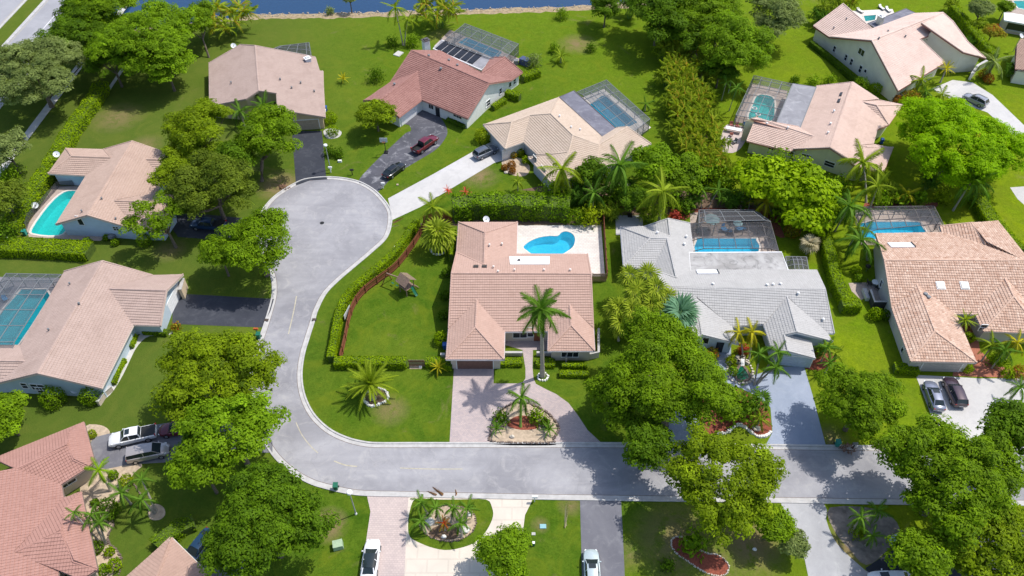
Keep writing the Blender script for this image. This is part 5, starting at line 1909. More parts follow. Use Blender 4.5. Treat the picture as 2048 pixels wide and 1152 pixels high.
hedge('dark hedge at the foot of the tall cream wall', [(1622, 82), (1660, 112), (1700, 148), (1725, 168)], .9, 1.2, L_DARKG)
hedge('dense green hedge behind the kidney pool', [(905, 405), (960, 400), (1020, 400), (1080, 402), (1140, 405)], 3.6, 3.6, L_BRIGHT, leaf=.26, loose=.2, wob=.12, dens=1.1)
hedge('low hedge strip right of the middle driveway', [(1000, 722), (1045, 722)], 1.3, .8, L_HEDGE)
hedge('low hedge at the right of the entry walk', [(1072, 723), (1110, 724)], 1.4, .8, L_HEDGE)
hedge('low planter hedge under the right wing windows', [(1124, 729), (1175, 729)], .7, .9, L_HEDGE)
hedge('second planter hedge on the lawn by the right wing', [(1119, 745), (1178, 746)], .9, .8, L_HEDGE)
hedge('clipped box hedge beside the red-roofed house, nearest its cage', [(1044, 152), (1078, 140)], 1.9, 1.5, L_HEDGE)
hedge('stubby clipped hedge under the white gable wall', [(1012, 182), (1040, 190)], 1.5, 1.5, L_HEDGE)
hedge('low clipped hedge by the white gable window', [(985, 212), (1000, 203), (1010, 197)], 1.2, 1.1, L_HEDGE)
hedge('clipped hedge beside the clay tile garage', [(1790, 732), (1838, 737)], 1.5, 1.1, L_HEDGE)
hedge('low hedge along the front walk of the long blue-grey house', [(268, 668), (258, 692)], .9, .8, L_HEDGE)
hedge('second low hedge along the front walk of the long blue-grey house', [(245, 716), (232, 738), (222, 765)], 1.1, .8, L_HEDGE)
hedge('low hedge under the garage wing eave', [(285, 660), (335, 663)], .9, .8, L_MID)
hedge('dark boxwood line below the front windows of the red-roofed house', [(895, 235), (930, 250)], 1.0, .9, L_DARKG)
hedge('tall clipped strip against the left wall of the middle house', [(908, 460), (902, 510)], .7, 1.9, L_HEDGE)
hedge('loose shrub border sloping to the brown roof corner', [(310, 1090), (345, 1060), (385, 1040)], 2.0, 1.6, L_MID, loose=.25, wob=.15)

# ---- broadleaf trees
tree('grey-green oak beside the avenue, farthest left', 72, 150, 88, 7, L_OLIVE, rx=1.1, ry=1.35, nl=110, leaf=.27, dens=1.0)
tree('large bright green tree behind the avenue hedge', 300, 82, 92, 8, L_BRIGHT, nl=110, leaf=.3, ry=1.4, group='trees by the avenue')
tree('dark green tree between the oak and the large bright tree', 165, 72, 62, 7, L_DARKG, nl=80, ry=1.5)
tree('mid green tree at the top edge right of the avenue', 225, 15, 70, 8, L_MID, nl=80, ry=1.3)
tree('shady tree hanging over the end of the avenue hedge', 222, 120, 45, 6, L_DARKG, nl=50, ry=1.2)
tree('green tree with pink blossom near the lake corner', 392, 40, 38, 6, L_MID, base=(418, 115), nl=50, ry=1.3)
tree('yellow-green tree in front of the beige gable roof, left one', 398, 260, 66, 7, L_YEL, nl=80, leaf=.28, gap=.12, ry=1.3)
tree('leaning green tree with a visible forked trunk by the cul-de-sac', 535, 268, 60, 7, L_MID, base=(524, 362), nl=70, gap=.12, trunk_r=.3, ry=1.25)
tree('wide dark tree over the black driveway of the light blue house', 425, 372, 82, 7, L_OAK, nl=100, leaf=.28, ry=1.1)
tree('second dark tree behind the light blue house', 350, 350, 45, 6, L_YEL, nl=45, gap=.1)
tree('bright tree overhanging the left edge of the cul-de-sac', 512, 485, 78, 7, L_MID, nl=90, leaf=.28, gap=.1, ry=1.1)
tree('small green tree beside the cul-de-sac entry lawn', 440, 505, 40, 5, L_MID, nl=40)
tree('sparse tree with bare twisted branches over the light blue house', 318, 432, 58, 6, L_MID, base=(352, 495), nl=26, gap=.1, clump=.8, limbs=14, trunk_r=.22)
tree('dark shrubby tree at the left edge by the avenue hedge', 14, 300, 45, 5, L_OLIVE, nl=50)
tree('dark tree at the left edge beside the long pool', 8, 395, 40, 5, L_OAK, nl=50, ry=1.4)
tree('large rounded tree left of the road bend', 430, 752, 118, 8, L_YEL, nl=140, leaf=.30, gap=.08, ry=.95)
tree('bright tree over the white pickup driveway', 462, 858, 96, 8, L_BRIGHT, nl=110, leaf=.32, gap=.12, ry=.9)
tree('light green tree reaching over the road bend', 400, 925, 60, 7, L_BRIGHT, nl=60, leaf=.32)
tree('largest dark green domed tree at the bottom left', 530, 1045, 118, 8, L_DARKG, nl=170, leaf=.27, dens=1.15, ry=1.05)
tree('bushy tree at the left edge beside the salmon roof', 8, 835, 42, 4, L_MID, nl=50, ry=1.5)
tree('small round tree before the garage of the red-roofed house', 750, 230, 38, 4, L_YEL, base=(757, 262), nl=45, gap=.1)
tree('big spreading tree over the blue-grey driveway', 1325, 745, 122, 8, L_MID, nl=170, leaf=.27, dens=1.05, ry=1.12, base=(1330, 850))
tree('right arm tree of the big crown over the mulch island', 1425, 790, 48, 6, L_MID, nl=50, ry=1.2)
tree('left arm tree of the big crown by the paver drive', 1225, 790, 50, 6, L_MID, nl=50, ry=1.3)
tree('trailing low crown over the far kerb of the street', 1300, 885, 50, 6, L_DARKG, nl=50, ry=1.1)
tree('round tree with gaps over the street beside the black driveway', 1450, 965, 120, 8, L_YEL, base=(1462, 1030), nl=150, leaf=.27, gap=.18, clump=.85)
tree('dense rounded tree right of the blue-grey driveway', 1720, 806, 86, 6, L_MID, nl=110, leaf=.26, dens=1.2)
tree('huge tree over the right end of the street', 1902, 958, 134, 8, L_MID, nl=180, leaf=.28, ry=1.05)
tree('tree above the street beside the parked silver sedan', 2032, 862, 66, 7, L_DARKG, nl=90)
tree('bushy golden-green tree at the bottom right corner', 1965, 1090, 105, 6, L_YEL, nl=120, leaf=.3, gap=.05)
tree('green crown at the bottom edge between the dark car and the corner tree', 1850, 1120, 60, 7, L_MID, nl=70)
tree('compact round tree in front of the cream driveway', 1008, 1108, 50, 4, L_BRIGHT, nl=70, leaf=.26, dens=1.2, ry=1.1)
tree('very large lime-green flame tree with scattered orange blossom', 1915, 285, 122, 7, L_POIN, nl=190, leaf=.26, ry=1.15, squash=.45, dens=1.1)
tree('bright layered tree behind the areca row', 1470, 92, 72, 7, L_BRIGHT, nl=80, leaf=.32, ry=1.35, gap=.05)
tree('olive green tree at the top between the lawns', 1548, 30, 52, 7, L_OLIVE, nl=70, ry=1.5)
tree('dark tropical tree at the top edge by the lawn', 1320, 20, 60, 8, L_DARKG, nl=80, ry=1.7, leaf=.36)
tree('dark green tree behind the areca row at the top', 1405, 22, 52, 8, L_MID, nl=60, ry=1.6, leaf=.36)
tree('round dark tree at the lake edge', 1212, 12, 32, 5, L_DARKG, nl=50, ry=1.3)
tree('glossy broad-leaved tree beside the sand-coloured roof', 1310, 330, 48, 5, L_BRIGHT, nl=60, leaf=.4, ry=1.1)
tree('large-leaved tree in front of the pale yellow house, left one', 1530, 360, 50, 5, L_BIG, nl=45, leaf=.62, gap=.05, aspect=.6)
tree('large-leaved tree in front of the pale yellow house, middle one', 1590, 375, 60, 5, L_BIG, nl=55, leaf=.62, gap=.05, aspect=.6)
tree('large-leaved tree in front of the pale yellow house, right one', 1630, 405, 52, 4, L_BIG, nl=45, leaf=.60, aspect=.6)
tree('low broad-leaved tree beside the tall hedge', 1610, 435, 40, 3.5, L_BIG, nl=36, leaf=.55, aspect=.6)
tree('mid green tree behind the small pool palms', 1365, 350, 42, 4, L_MID, nl=45, leaf=.36, ry=1.2)
tree('grey-green round tree behind the tall sloping hedge', 1963, 20, 26, 4, L_OLIVE, nl=45)
tree('golden round tree beside the white shed', 1985, 65, 20, 2.5, L_CROTON, nl=36, leaf=.26)
tree('young yellow-green tree beside the sloping hedge', 1960, 50, 14, 2.5, L_YEL, nl=30, leaf=.26)
tree('slender green tree behind the lake bend shore', 700, 0, 10, 3, L_OLIVE, nl=20)
tree('dark tree between the sand-coloured roof and the coconut palms', 1185, 350, 34, 4, L_DARKG, nl=40, leaf=.34)
tree('tree behind the basketball pad', 1265, 395, 32, 3.5, L_DARKG, nl=36, leaf=.32)
tree('pale weeping shrub tree at the lower driveway edge', 1590, 1088, 24, 2.5, L_OLIVE, nl=30, leaf=.24)
tree('low green crown left of the grey driveway', 1545, 1045, 36, 4, L_MID, nl=40)
tree('rounded tree at the top right corner behind the pool deck', 2010, 15, 14, 3, L_MID, nl=30)

tree('shady crown filling the gap beside the bright avenue tree', 330, 128, 50, 6, L_BRIGHT, nl=60, ry=1.2)
tree('upper crown at the top edge beside the avenue kerb', 170, 25, 50, 7, L_DARKG, nl=55, ry=1.3)
tree('middle crown between the two trees by the cul-de-sac', 462, 318, 46, 6, L_DARKG, nl=50, ry=1.1)
tree('crown over the end of the tan rose wing', 365, 300, 42, 6, L_YEL, nl=45, ry=1.1)
tree('crown behind the first areca pair at the top edge', 1365, 62, 44, 6, L_DARKG, nl=55, ry=1.3)
tree('crown between the olive tree and the areca row', 1440, 35, 50, 7, L_MID, nl=60, ry=1.4)
tree('low crown on the pool side of the areca row', 1440, 140, 34, 4, L_DARKG, nl=45)

# ---- shrubs
for a in (
    ('ball shrub on the white gravel ring beside the black driveway', 665, 262, 12, L_HEDGE, 'clipped'),
    ('oval shrub against the beige gable wall', 661, 236, 13, L_HEDGE, ''),
    ('round clipped shrub below the blue-grey gable, left one', 105, 795, 24, L_MID, ''),
    ('round clipped shrub below the blue-grey gable, right one', 181, 792, 21, L_MID, ''),
    ('small boxwood ball by the light blue wall', 174, 483, 9, L_MID, ''),
    ('round shrub under the sparse tree', 288, 481, 14, L_MID, ''),
    ('boxwood ball beside the round barbecue cover', 213, 475, 7, L_MID, ''),
    ('low ball shrub on the gravel before the light blue wall', 230, 485, 8, L_MID, ''),
    ('golden shrub at the corner of the sand-coloured roof', 965, 272, 16, L_LIME, ''),
    ('bright golden shrub in the front court of the sand-roofed house', 1041, 305, 8, L_LIME, ''),
    ('brown-green ball in the front court of the sand-roofed house', 1027, 310, 7, L_CROTON, ''),
    ('green ball by the sand-roofed front door', 1052, 320, 9, L_HEDGE, ''),
    ('orange clipped shrub left of the front path', 1009, 335, 7, L_ORANGE, ''),
    ('orange clipped shrub in the middle of the entry bed', 1023, 330, 9, L_ORANGE, ''),
    ('orange-green shrub at the end of the entry bed', 1025, 341, 7, L_ORANGE, ''),
    ('small ball shrub left of the wing planter', 882, 677, 15, L_HEDGE, ''),
    ('pair shrub on the left wall of the middle house', 893, 545, 10, L_DARKG, ''),
    ('dark shrub below the left wall of the middle house', 889, 590, 10, L_DARKG, ''),
    ('dark shrub at mid wall of the middle house', 886, 630, 10, L_DARKG, ''),
    ('lime croton with broad leaves beside the patio fence', 1180, 432, 22, L_LIME, 'big'),
    ('green shrub left of the lime croton', 1153, 434, 18, L_MID, ''),
    ('large domed red-edged shrub in the island of the blue-grey drive', 1482, 816, 40, L_DARKG, 'big'),
    ('lime shrub left of the garden pond', 1462, 722, 11, L_LIME, ''),
    ('lime shrub at the pond rim', 1466, 742, 10, L_BRIGHT, ''),
    ('golden shrub near the covered entry of the grey-roofed house', 1424, 708, 14, L_CROTON, ''),
    ('dark red cordyline above the pond', 1488, 700, 12, L_RED, 'dim'),
    ('croton bed shrub behind the caged pool', 1585, 462, 15, L_CROTON, ''),
    ('green oval shrub in front of the clay tile entry', 1938, 675, 11, L_HEDGE, ''),
    ('clipped ball at the brick path', 1934, 735, 12, L_HEDGE, ''),
    ('small ball beside the concrete apron', 2016, 747, 12, L_HEDGE, ''),
    ('wide ball at the edge of the concrete apron', 2040, 745, 16, L_CROTON, ''),
    ('bright round shrub by the black side gate', 1752, 628, 14, L_HEDGE, ''),
    ('box shrub beside the bright round shrub', 1771, 630, 11, L_DARKG, ''),
    ('square shrub on the side patio terrace', 1713, 541, 10, L_HEDGE, ''),
    ('shrub in the side patio planter', 1718, 556, 9, L_BRIGHT, ''),
    ('round shrub at the foot of the cream wall, left one', 1722, 170, 16, L_BRIGHT, ''),
    ('dark clipped shrub at the foot of the cream wall, right one', 1750, 178, 13, L_HEDGE, ''),
    ('yellow shrub before the cream house windows', 1822, 198, 18, L_CROTON, ''),
    ('orange-green shrub before the cream house windows', 1795, 200, 10, L_ORANGE, ''),
    ('dark orange shrub near the curved palm', 1978, 158, 10, L_ORANGE, ''),
    ('yellow-green shrub beside the white patio wall', 1968, 148, 10, L_CROTON, ''),
    ('dark green domed shrub in the sandy bed', 213, 1020, 24, L_DARKG, ''),
    ('small dark ball in the sandy bed', 189, 1005, 8, L_DARKG, ''),
    ('bright golden shrub at the top of the sandy bed', 252, 962, 14, L_LIME, ''),
    ('green shrub next to the black driveway edge', 226, 950, 10, L_MID, ''),
    ('round green shrub at the bottom of the sandy bed', 219, 1103, 10, L_HEDGE, ''),
    ('lime clipped shrub at the lower bed bend', 229, 1130, 14, L_HEDGE, ''),
    ('bright spiky shrub below the salmon roof corner', 206, 1140, 12, L_BRIGHT, ''),
    ('green shrub hugging the salmon east wall', 193, 1095, 13, L_DARKG, ''),
    ('young tree shrub on the lake lawn', 1123, 28, 13, L_MID, 'loose'),
    ('dark round shrub on the lake lawn', 1182, 95, 11, L_DARKG, 'loose'),
    ('bush beside the small lawn palm', 1108, 97, 11, L_MID, 'loose'),
    ('grey bush on the lawn left of the red roof', 752, 150, 17, L_DARKG, 'loose'),
    ('bush below the slim palms on the lawn', 785, 84, 12, L_DARKG, 'loose'),
    ('bush beside the white chimney', 825, 82, 14, L_MID, 'loose'),
    ('dark shrub before the slender tree by the shore', 660, 22, 9, L_OLIVE, 'loose'),
    ('dark shrub pair on the entry lawn, left one', 660, 303, 12, L_DARKG, 'loose'),
    ('dark shrub pair on the entry lawn, right one', 677, 306, 11, L_DARKG, 'loose'),
    ('grey-green bush right of the screen cage', 1068, 122, 16, L_OLIVE, 'loose'),
    ('low dark bush under the olive tree', 1590, 160, 10, L_DARKG, 'loose'),
    ('low bush behind the pale flat roof', 1625, 165, 14, L_BRIGHT, 'loose'),
    ('bush behind the pink roof gable', 1660, 162, 13, L_MID, 'loose'),
    ('island shrub left of the yellow-stemmed palm', 1003, 836, 17, L_DARKG, 'loose'),
    ('island shrub right of the yellow-stemmed palm', 1072, 832, 17, L_MID, 'loose'),
    ('dark island shrub at the right end', 1090, 845, 12, L_DARKG, 'loose'),
    ('lime shrub between the two pool houses', 1885, 395, 16, L_LIME, 'big'),
    ('bright shrub behind the pale cage, first', 1765, 400, 18, L_BRIGHT, 'big'),
    ('bright shrub behind the pale cage, second', 1800, 400, 18, L_MID, 'big'),
    ('bright shrub behind the pale cage, third', 1835, 398, 18, L_BRIGHT, 'big'),
    ('shrub bank at the pale yellow house corner', 1720, 345, 18, L_DARKG, 'loose'),
    ('dark red bromeliad mass by the grey wing', 1350, 433, 13, L_RED, 'dim'),
    ('round shrub among the palms at the brick path', 1995, 720, 18, L_MID, 'loose'),
    ('shrub at the right end of the rear garden', 1640, 700, 14, L_BRIGHT, 'loose'),
    ('bush at the curb of the bare ground', 1718, 1062, 16, L_YEL, 'loose'),
    ('big light green plant at the red mulch oval', 1388, 1085, 26, L_BRIGHT, 'big'),
    ('small dark plant below the red mulch oval', 1335, 1130, 14, L_DARKG, 'loose'),
    ('shrub at the left edge below the dark tree', 18, 350, 26, L_MID, 'loose'),
    ('tangled shrub at the left edge near the hedge end', 5, 470, 30, L_DARKG, 'loose'),
    ('pale shrub in the corner bed by the salmon roof', 184, 868, 9, L_LIME, ''),
    ('shrub under the eave by the curved walk end', 352, 655, 10, L_CROTON, 'loose'),
):
    lab, px, py, r, mat, kind = a
    kw = dict(leaf=.15)
    if kind == 'big':
        kw = dict(leaf=.34, loose=.35, dens=1.5)
    elif kind == 'loose':
        kw = dict(leaf=.2, loose=.32, dens=1.2)
    elif kind == 'dim':
        kw = dict(leaf=.22, loose=.3)
    shrub(lab, px, py, r, mat, **kw)

# ---- palms
palm('tall royal palm with a smooth grey trunk before the front walk', (1083, 632), 12.6, 44, L_PALM, 'royal', base=(1085, 752), n=28, tr=.27, shaft=1.5, emax=78, emin=-42, bend=.0, scale=1.1)
palm('low wide date palm on the corner lawn', (740, 768), 2.2, 48, L_PALMY, 'date', base=(746, 797), n=38, tr=.34, emax=85, emin=-8)
palm('fan palm with a white ring at its foot inside the fence', (876, 470), 3.4, 34, L_FAN, 'fan', base=(874, 498), n=30, tr=.2, emax=80, emin=-45, name='fan_palm', group='fan palms')
palm('feathery palm behind the fan palm', (866, 414), 4.5, 34, L_PALMY, 'royal', n=12, tr=.12)
palm('yellow-stemmed palm in the paver island', (1042, 806), 3.0, 34, L_PALM, 'coconut', base=(1041, 853), n=11, tr=.16, trunkmat=GREENSTEM, shaft=.8)
palm('small cycad palm left of the paver island edge', (993, 856), .9, 17, L_PALM, 'date', n=16, trunk=False, emax=80, emin=0)
palm('small cycad palm right of the paver island edge', (1098, 858), .9, 18, L_PALM, 'date', n=16, trunk=False, emax=80, emin=0)
palm('golden cycad beside the brown garage', (876, 735), .9, 17, L_GOLD, 'date', n=18, trunk=False, emax=80, emin=0)
palm('round golden cycad alone on the lake lawn', (687, 158), .9, 13, L_GOLD, 'date', n=18, trunk=False, emax=85, emin=0)
palm('slim palm on the lake lawn, taller one', (790, 16), 8, 26, L_PALMY, 'royal', base=(806, 90), n=10, tr=.12)
palm('slim palm on the lake lawn, shorter one', (815, 40), 5.5, 22, L_PALMY, 'royal', base=(809, 91), n=10, tr=.12)
palm('green palm in front of the beige gable entry', (528, 212), 4, 30, L_PALM, 'coconut', base=(530, 245), n=12)
palm('palm beside the beige gable entry, left one', (480, 222), 3.5, 26, L_PALM, 'coconut', n=11)
palm('small palm on the lawn below the lake', (1122, 112), 1.5, 19, L_PALMY, 'coconut', n=12, tr=.12)
palm('small palm beside the tan house cage', (1292, 208), 1.5, 16, L_PALM, 'coconut', n=9, tr=.1)
palm('coconut palm before the sand-coloured roof, left one', (1124, 338), 7, 44, L_PALMY, 'coconut', base=(1146, 398), n=16, emin=-60)
palm('windblown coconut palm between the hedge and the roof', (1240, 330), 8, 50, L_PALM, 'coconut', base=(1262, 405), n=17, emin=-65)
palm('tall coconut palm with golden fronds beside the basketball pad', (1326, 382), 7.5, 48, L_PALMY, 'coconut', base=(1318, 442), n=18, emin=-65, tr=.2)
palm('drooping dark palm behind the kidney pool hedge', (1188, 385), 4.5, 32, L_PALM, 'coconut', n=13, emin=-60)
palm('slim pool palm, first from the basketball pad', (1405, 380), 3.6, 19, L_PALM, 'royal', base=(1402, 417), n=10, tr=.09)
palm('slim pool palm, second from the basketball pad', (1437, 380), 3.6, 20, L_PALM, 'royal', base=(1416, 417), n=10, tr=.09)
palm('slim pool palm, third from the basketball pad', (1487, 380), 3.6, 20, L_PALM, 'royal', base=(1481, 417), n=10, tr=.09)
palm('slim pool palm, fourth from the basketball pad', (1504, 374), 4.0, 19, L_PALM, 'royal', base=(1497, 417), n=10, tr=.09)
palm('yellow-leaved palm leaning over the dark cage corner', (1532, 405), 3, 34, L_GOLD, 'coconut', base=(1545, 428), n=12)
palm('feathery palm at the corner of the pale yellow house, tall', (1726, 325), 6, 46, L_PALMY, 'coconut', base=(1732, 405), n=16)
palm('curved palm with a leaning trunk beside the tall hedge', (1700, 412), 6, 42, L_PALM, 'coconut', base=(1670, 462), n=15, tr=.13)
palm('feathery palm behind the pale cage', (1755, 372), 5, 34, L_PALMY, 'coconut', base=(1740, 415), n=13)
palm('coconut palm overhanging the clay tile roof corner', (1722, 480), 5, 40, L_PALM, 'coconut', base=(1735, 520), n=14)
palm('palm between the clay roof and the tall hedge', (1716, 455), 4, 30, L_PALMY, 'coconut', n=11)
palm('leaning coconut palm on the lawn behind the pale cage', (1944, 362), 6, 44, L_PALM, 'coconut', base=(1906, 421), n=16, tr=.15)
palm('small palm with yellow flowers behind the pale cage', (1815, 388), 2.5, 22, L_GOLD, 'coconut', n=10, tr=.1)
palm('palm in front of the cream house windows, left one', (1843, 160), 4, 27, L_PALMY, 'coconut', n=12, tr=.12)
palm('palm in front of the cream house windows, middle one', (1852, 184), 2.5, 24, L_PALM, 'coconut', n=12, tr=.12)
palm('palm in front of the cream house windows, right one', (1884, 189), 2.5, 22, L_PALMY, 'coconut', n=12, tr=.12)
palm('golden spiky palm at the entrance wall of the cream house', (1893, 137), 3.2, 16, L_GOLD, 'date', n=22)
palm('grey arching palm beside the patio wall', (1988, 122), 4, 30, L_OLIVE, 'coconut', base=(1973, 158), n=12, tr=.25, trunkmat=BARK, emin=-60)
palm('slim palm on the areca lawn, left one', (1453, 165), 4.5, 15, L_PALM, 'royal', base=(1443, 200), n=9, tr=.08)
palm('slim palm on the areca lawn, right one', (1474, 176), 5.5, 19, L_PALM, 'royal', base=(1458, 222), n=10, tr=.08)
palm('short palm beside the flame tree shadow', (1465, 150), 4, 16, L_PALM, 'royal', n=9, tr=.08)
palm('huge blue-green fan palm against the grey roof', (1360, 628), 4.5, 38, L_BLUE, 'bigfan', n=14, tr=.3, name='fan_palm', group='fan palms', emax=80, emin=-20, scale=1.0)
for i, (x, y, z) in enumerate([(1258, 556, 5), (1296, 553, 5.2), (1272, 585, 5), (1312, 580, 5.2), (1236, 618, 4.2), (1265, 625, 4.4), (1302, 612, 4.6), (1242, 648, 3.6), (1285, 648, 3.6), (1330, 600, 4.2)]):
    palm(['fan palm nearest the grey wing wall, at the back of the grove', 'back right fan palm of the grove under the grey eave', 'fan palm in the middle of the grove, second row', 'fan palm touching the grey roof edge', 'outermost left fan palm of the grove', 'fan palm in the front middle of the grove', 'front right fan palm of the grove', 'lowest fan palm of the grove at the lawn side', 'fan palm of the grove touching the big crown', 'fan palm of the grove beside the blue-green fan palm'][i],
         (x, y), z, 27, L_FAN, 'fan', n=14, tr=.15, name='fan_palm', group='fan palms', emax=80, emin=-45)
palm('golden palm before the grey roof, left one', (1478, 665), 4.5, 27, L_GOLD, 'coconut', base=(1486, 715), n=10, tr=.12)
palm('golden palm before the grey roof, right one', (1505, 664), 4.6, 28, L_GOLD, 'coconut', base=(1498, 718), n=12, tr=.12, emin=-60)
palm('green palm of the leaning group at the pond, left one', (1519, 708), 4.5, 28, L_PALM, 'coconut', base=(1508, 770), n=11, tr=.13)
palm('green palm of the leaning group at the pond, upper right one', (1556, 704), 5, 27, L_PALM, 'coconut', base=(1513, 768), n=11, tr=.13)
palm('green palm of the leaning group at the pond, lower right one', (1552, 735), 4, 27, L_PALM, 'coconut', base=(1518, 764), n=11, tr=.13)
palm('small fan-leaved palm on the blue-grey drive island', (1521, 800), 2.2, 22, L_PALM, 'fan', n=16, tr=.12)
palm('low green palm at the corner of the drive island', (1520, 838), 1.5, 22, L_PALMY, 'coconut', n=13, tr=.1)
palm('tiny golden rosette on the domed shrub', (1470, 817), 2.2, 6, L_GOLD, 'date', n=12, trunk=False)
palm('palm at the right corner of the grey-roofed house', (1655, 695), 3, 23, L_PALM, 'coconut', n=13, tr=.1)
palm('palm beside the mulch bed right of the grey garage', (1660, 725), 2.2, 22, L_PALM, 'date', n=20, tr=.1)
palm('palm behind the pond palms by the garage wall', (1672, 706), 2.2, 19, L_PALMY, 'coconut', n=12, tr=.1)
palm('stiff palm in the entry court of the clay tiled house', (1931, 640), 3.5, 20, L_PALMY, 'date', n=22, tr=.13)
palm('palm clump beside the brick path, first', (1985, 690), 3.5, 26, L_PALMY, 'coconut', n=13, tr=.1)
palm('palm clump beside the brick path, second', (2010, 700), 4, 26, L_PALM, 'coconut', n=13, tr=.1)
palm('palm clump beside the brick path, third', (2035, 685), 4, 24, L_GOLD, 'coconut', n=13, tr=.1)
palm('palm at the right edge of the concrete apron', (2040, 775), 3, 24, L_PALM, 'coconut', n=13, tr=.12)
palm('pale dry bird-of-paradise behind the tall hedge end', (1620, 488), 2.2, 19, L_PALE, 'bigfan', n=12, tr=.12)
palm('light green palm over the sandy bed, largest one', (198, 940), 4, 28, L_BRIGHT, 'royal', base=(222, 982), n=11, tr=.12)
palm('arching palm of the lawn pair, upper one', (284, 958), 4.5, 24, L_PALM, 'coconut', base=(312, 1022), n=10, tr=.14)
palm('arching palm of the lawn pair, lower one', (283, 1000), 4, 27, L_PALM, 'coconut', base=(310, 1026), n=11, tr=.14)
palm('dark palm in the middle of the sandy bed', (243, 985), 4, 28, L_PALM, 'coconut', base=(262, 1008), n=12, tr=.12)
palm('small palm over the salmon roof edge', (148, 1026), 5, 20, L_PALM, 'coconut', base=(200, 1085), n=9, tr=.1)
palm('palm below the domed shrub, left one', (182, 1030), 4, 24, L_PALM, 'coconut', base=(208, 1084), n=11, tr=.12)
palm('palm below the domed shrub, right one', (200, 1045), 3.6, 22, L_PALM, 'coconut', base=(212, 1088), n=11, tr=.12)
for i, (x, y, bx, by) in enumerate([(842, 1004, 856, 1030), (872, 1016, 878, 1046), (907, 1016, 902, 1045), (935, 1016, 932, 1048), (843, 1042, 853, 1066), (921, 1046, 924, 1074)]):
    palm('short palm on the grass lens island, ' + ['back left one', 'second in the back row', 'third in the back row', 'back right one', 'front left one', 'front right one'][i], (x, y), 2.6, 23, L_PALM, 'coconut', base=(bx, by), n=12, tr=.12, emin=-30)
palm('golden-green palm centre of the lens island', (888, 1046), 1.8, 15, L_CROTON, 'coconut', n=12, tr=.1)
palm('palm by the grey driveway under the huge tree, left one', (1722, 1035), 3.4, 27, L_PALM, 'coconut', n=12, tr=.12)
palm('palm by the grey driveway under the huge tree, right one', (1755, 1022), 3.6, 27, L_PALM, 'coconut', n=12, tr=.12)
palm('low palm below the two driveway palms', (1745, 1072), 2.4, 22, L_PALM, 'coconut', n=12, tr=.1)
palm('agave with red flower spikes at the hedge end, left one', (895, 381), 3.2, 10, L_RED, 'date', n=18, trunk=False, name='red_bromeliad', group='red spiky plants', cat='plant')
palm('red spiky plant at the hedge end, right one', (931, 384), 3.2, 12, L_RED, 'date', n=18, trunk=False, name='red_bromeliad', group='red spiky plants', cat='plant')
palm('small palm left of the sand-roofed court', (1036, 362), 2.2, 16, L_PALMY, 'coconut', n=10, tr=.08)

# ---- areca clumps in the long row, and other clumps
row = [(1345, 70), (1372, 66), (1350, 96), (1378, 98), (1346, 122), (1374, 128), (1352, 150), (1382, 152), (1362, 178), (1392, 180), (1366, 206), (1398, 208), (1372, 234), (1405, 232), (1380, 262), (1412, 258), (1385, 290), (1418, 288), (1402, 318), (1432, 318)]
for i, (x, y) in enumerate(row):
    clump('areca palm clump of the long golden row, %s pair from the far end, %s side' % (['first', 'second', 'third', 'fourth', 'fifth', 'sixth', 'seventh', 'eighth', 'ninth', 'last'][i // 2], 'lawn' if i % 2 == 0 else 'pool'), x, y, 29, 5.2, L_ARECA, group='areca palms in the long row')
clump('golden areca mass at the lake corner, left of the lake', 455, 25, 46, 7, L_ARECA, key='b')
clump('golden areca mass at the lake shore beside the chimney', 878, 12, 42, 7, L_ARECA, key='b')
clump('green areca clump at the top edge by the dark tropical tree', 1262, 8, 26, 5, L_PALM, key='c')
clump('green areca clump under the dark tropical tree', 1345, 40, 30, 6, L_PALM, key='c')
clump('green areca clump behind the cream house deck', 1660, 10, 28, 5, L_PALMY, key='c')
clump('golden areca clump behind the cream house deck', 1692, 2, 24, 5, L_ARECA, key='b')
clump('areca clump in the rear gardens beside the large-leaved trees', 1560, 400, 24, 3.5, L_PALMY, key='c')
clump('areca clump behind the slim pool palms', 1460, 395, 24, 3, L_PALM, key='c')
clump('areca clump left of the slim pool palms', 1385, 395, 24, 3, L_PALM, key='c')
clump('areca clump under the leaning golden fronds', 1300, 425, 24, 3, L_PALMY, key='c')
clump('areca clump right of the drooping dark palm', 1220, 415, 24, 3, L_PALMY, key='c')
clump('areca clump by the pale yellow house corner', 1760, 345, 24, 3.5, L_PALMY, key='c')
clump('feathery clump behind the pale cage', 1780, 375, 24, 3, L_PALMY, key='c')
clump('areca clump beside the flame tree trunk', 1860, 360, 20, 3, L_PALM, key='c')
clump('green clump under the windblown coconut palm', 1250, 375, 26, 3.5, L_PALM, key='c')
clump('green clump between the two coconut palms', 1160, 385, 24, 3.5, L_PALM, key='c')
clump('areca clump at the top edge before the white loungers', 1640, 30, 20, 4, L_PALM, key='c')
clump('palm clump in the back garden beyond the sloping hedge', 1905, 8, 16, 3, L_PALMY, key='c')
clump('banana clump beyond the sloping hedge', 1940, 80, 12, 2.5, L_PALM, key='c')
clump('palm clump by the right edge shed path', 2025, 135, 16, 3, L_PALM, key='c')
clump('lily clump under the lower fan palms', 1310, 648, 24, 3, L_PALM, key='c')

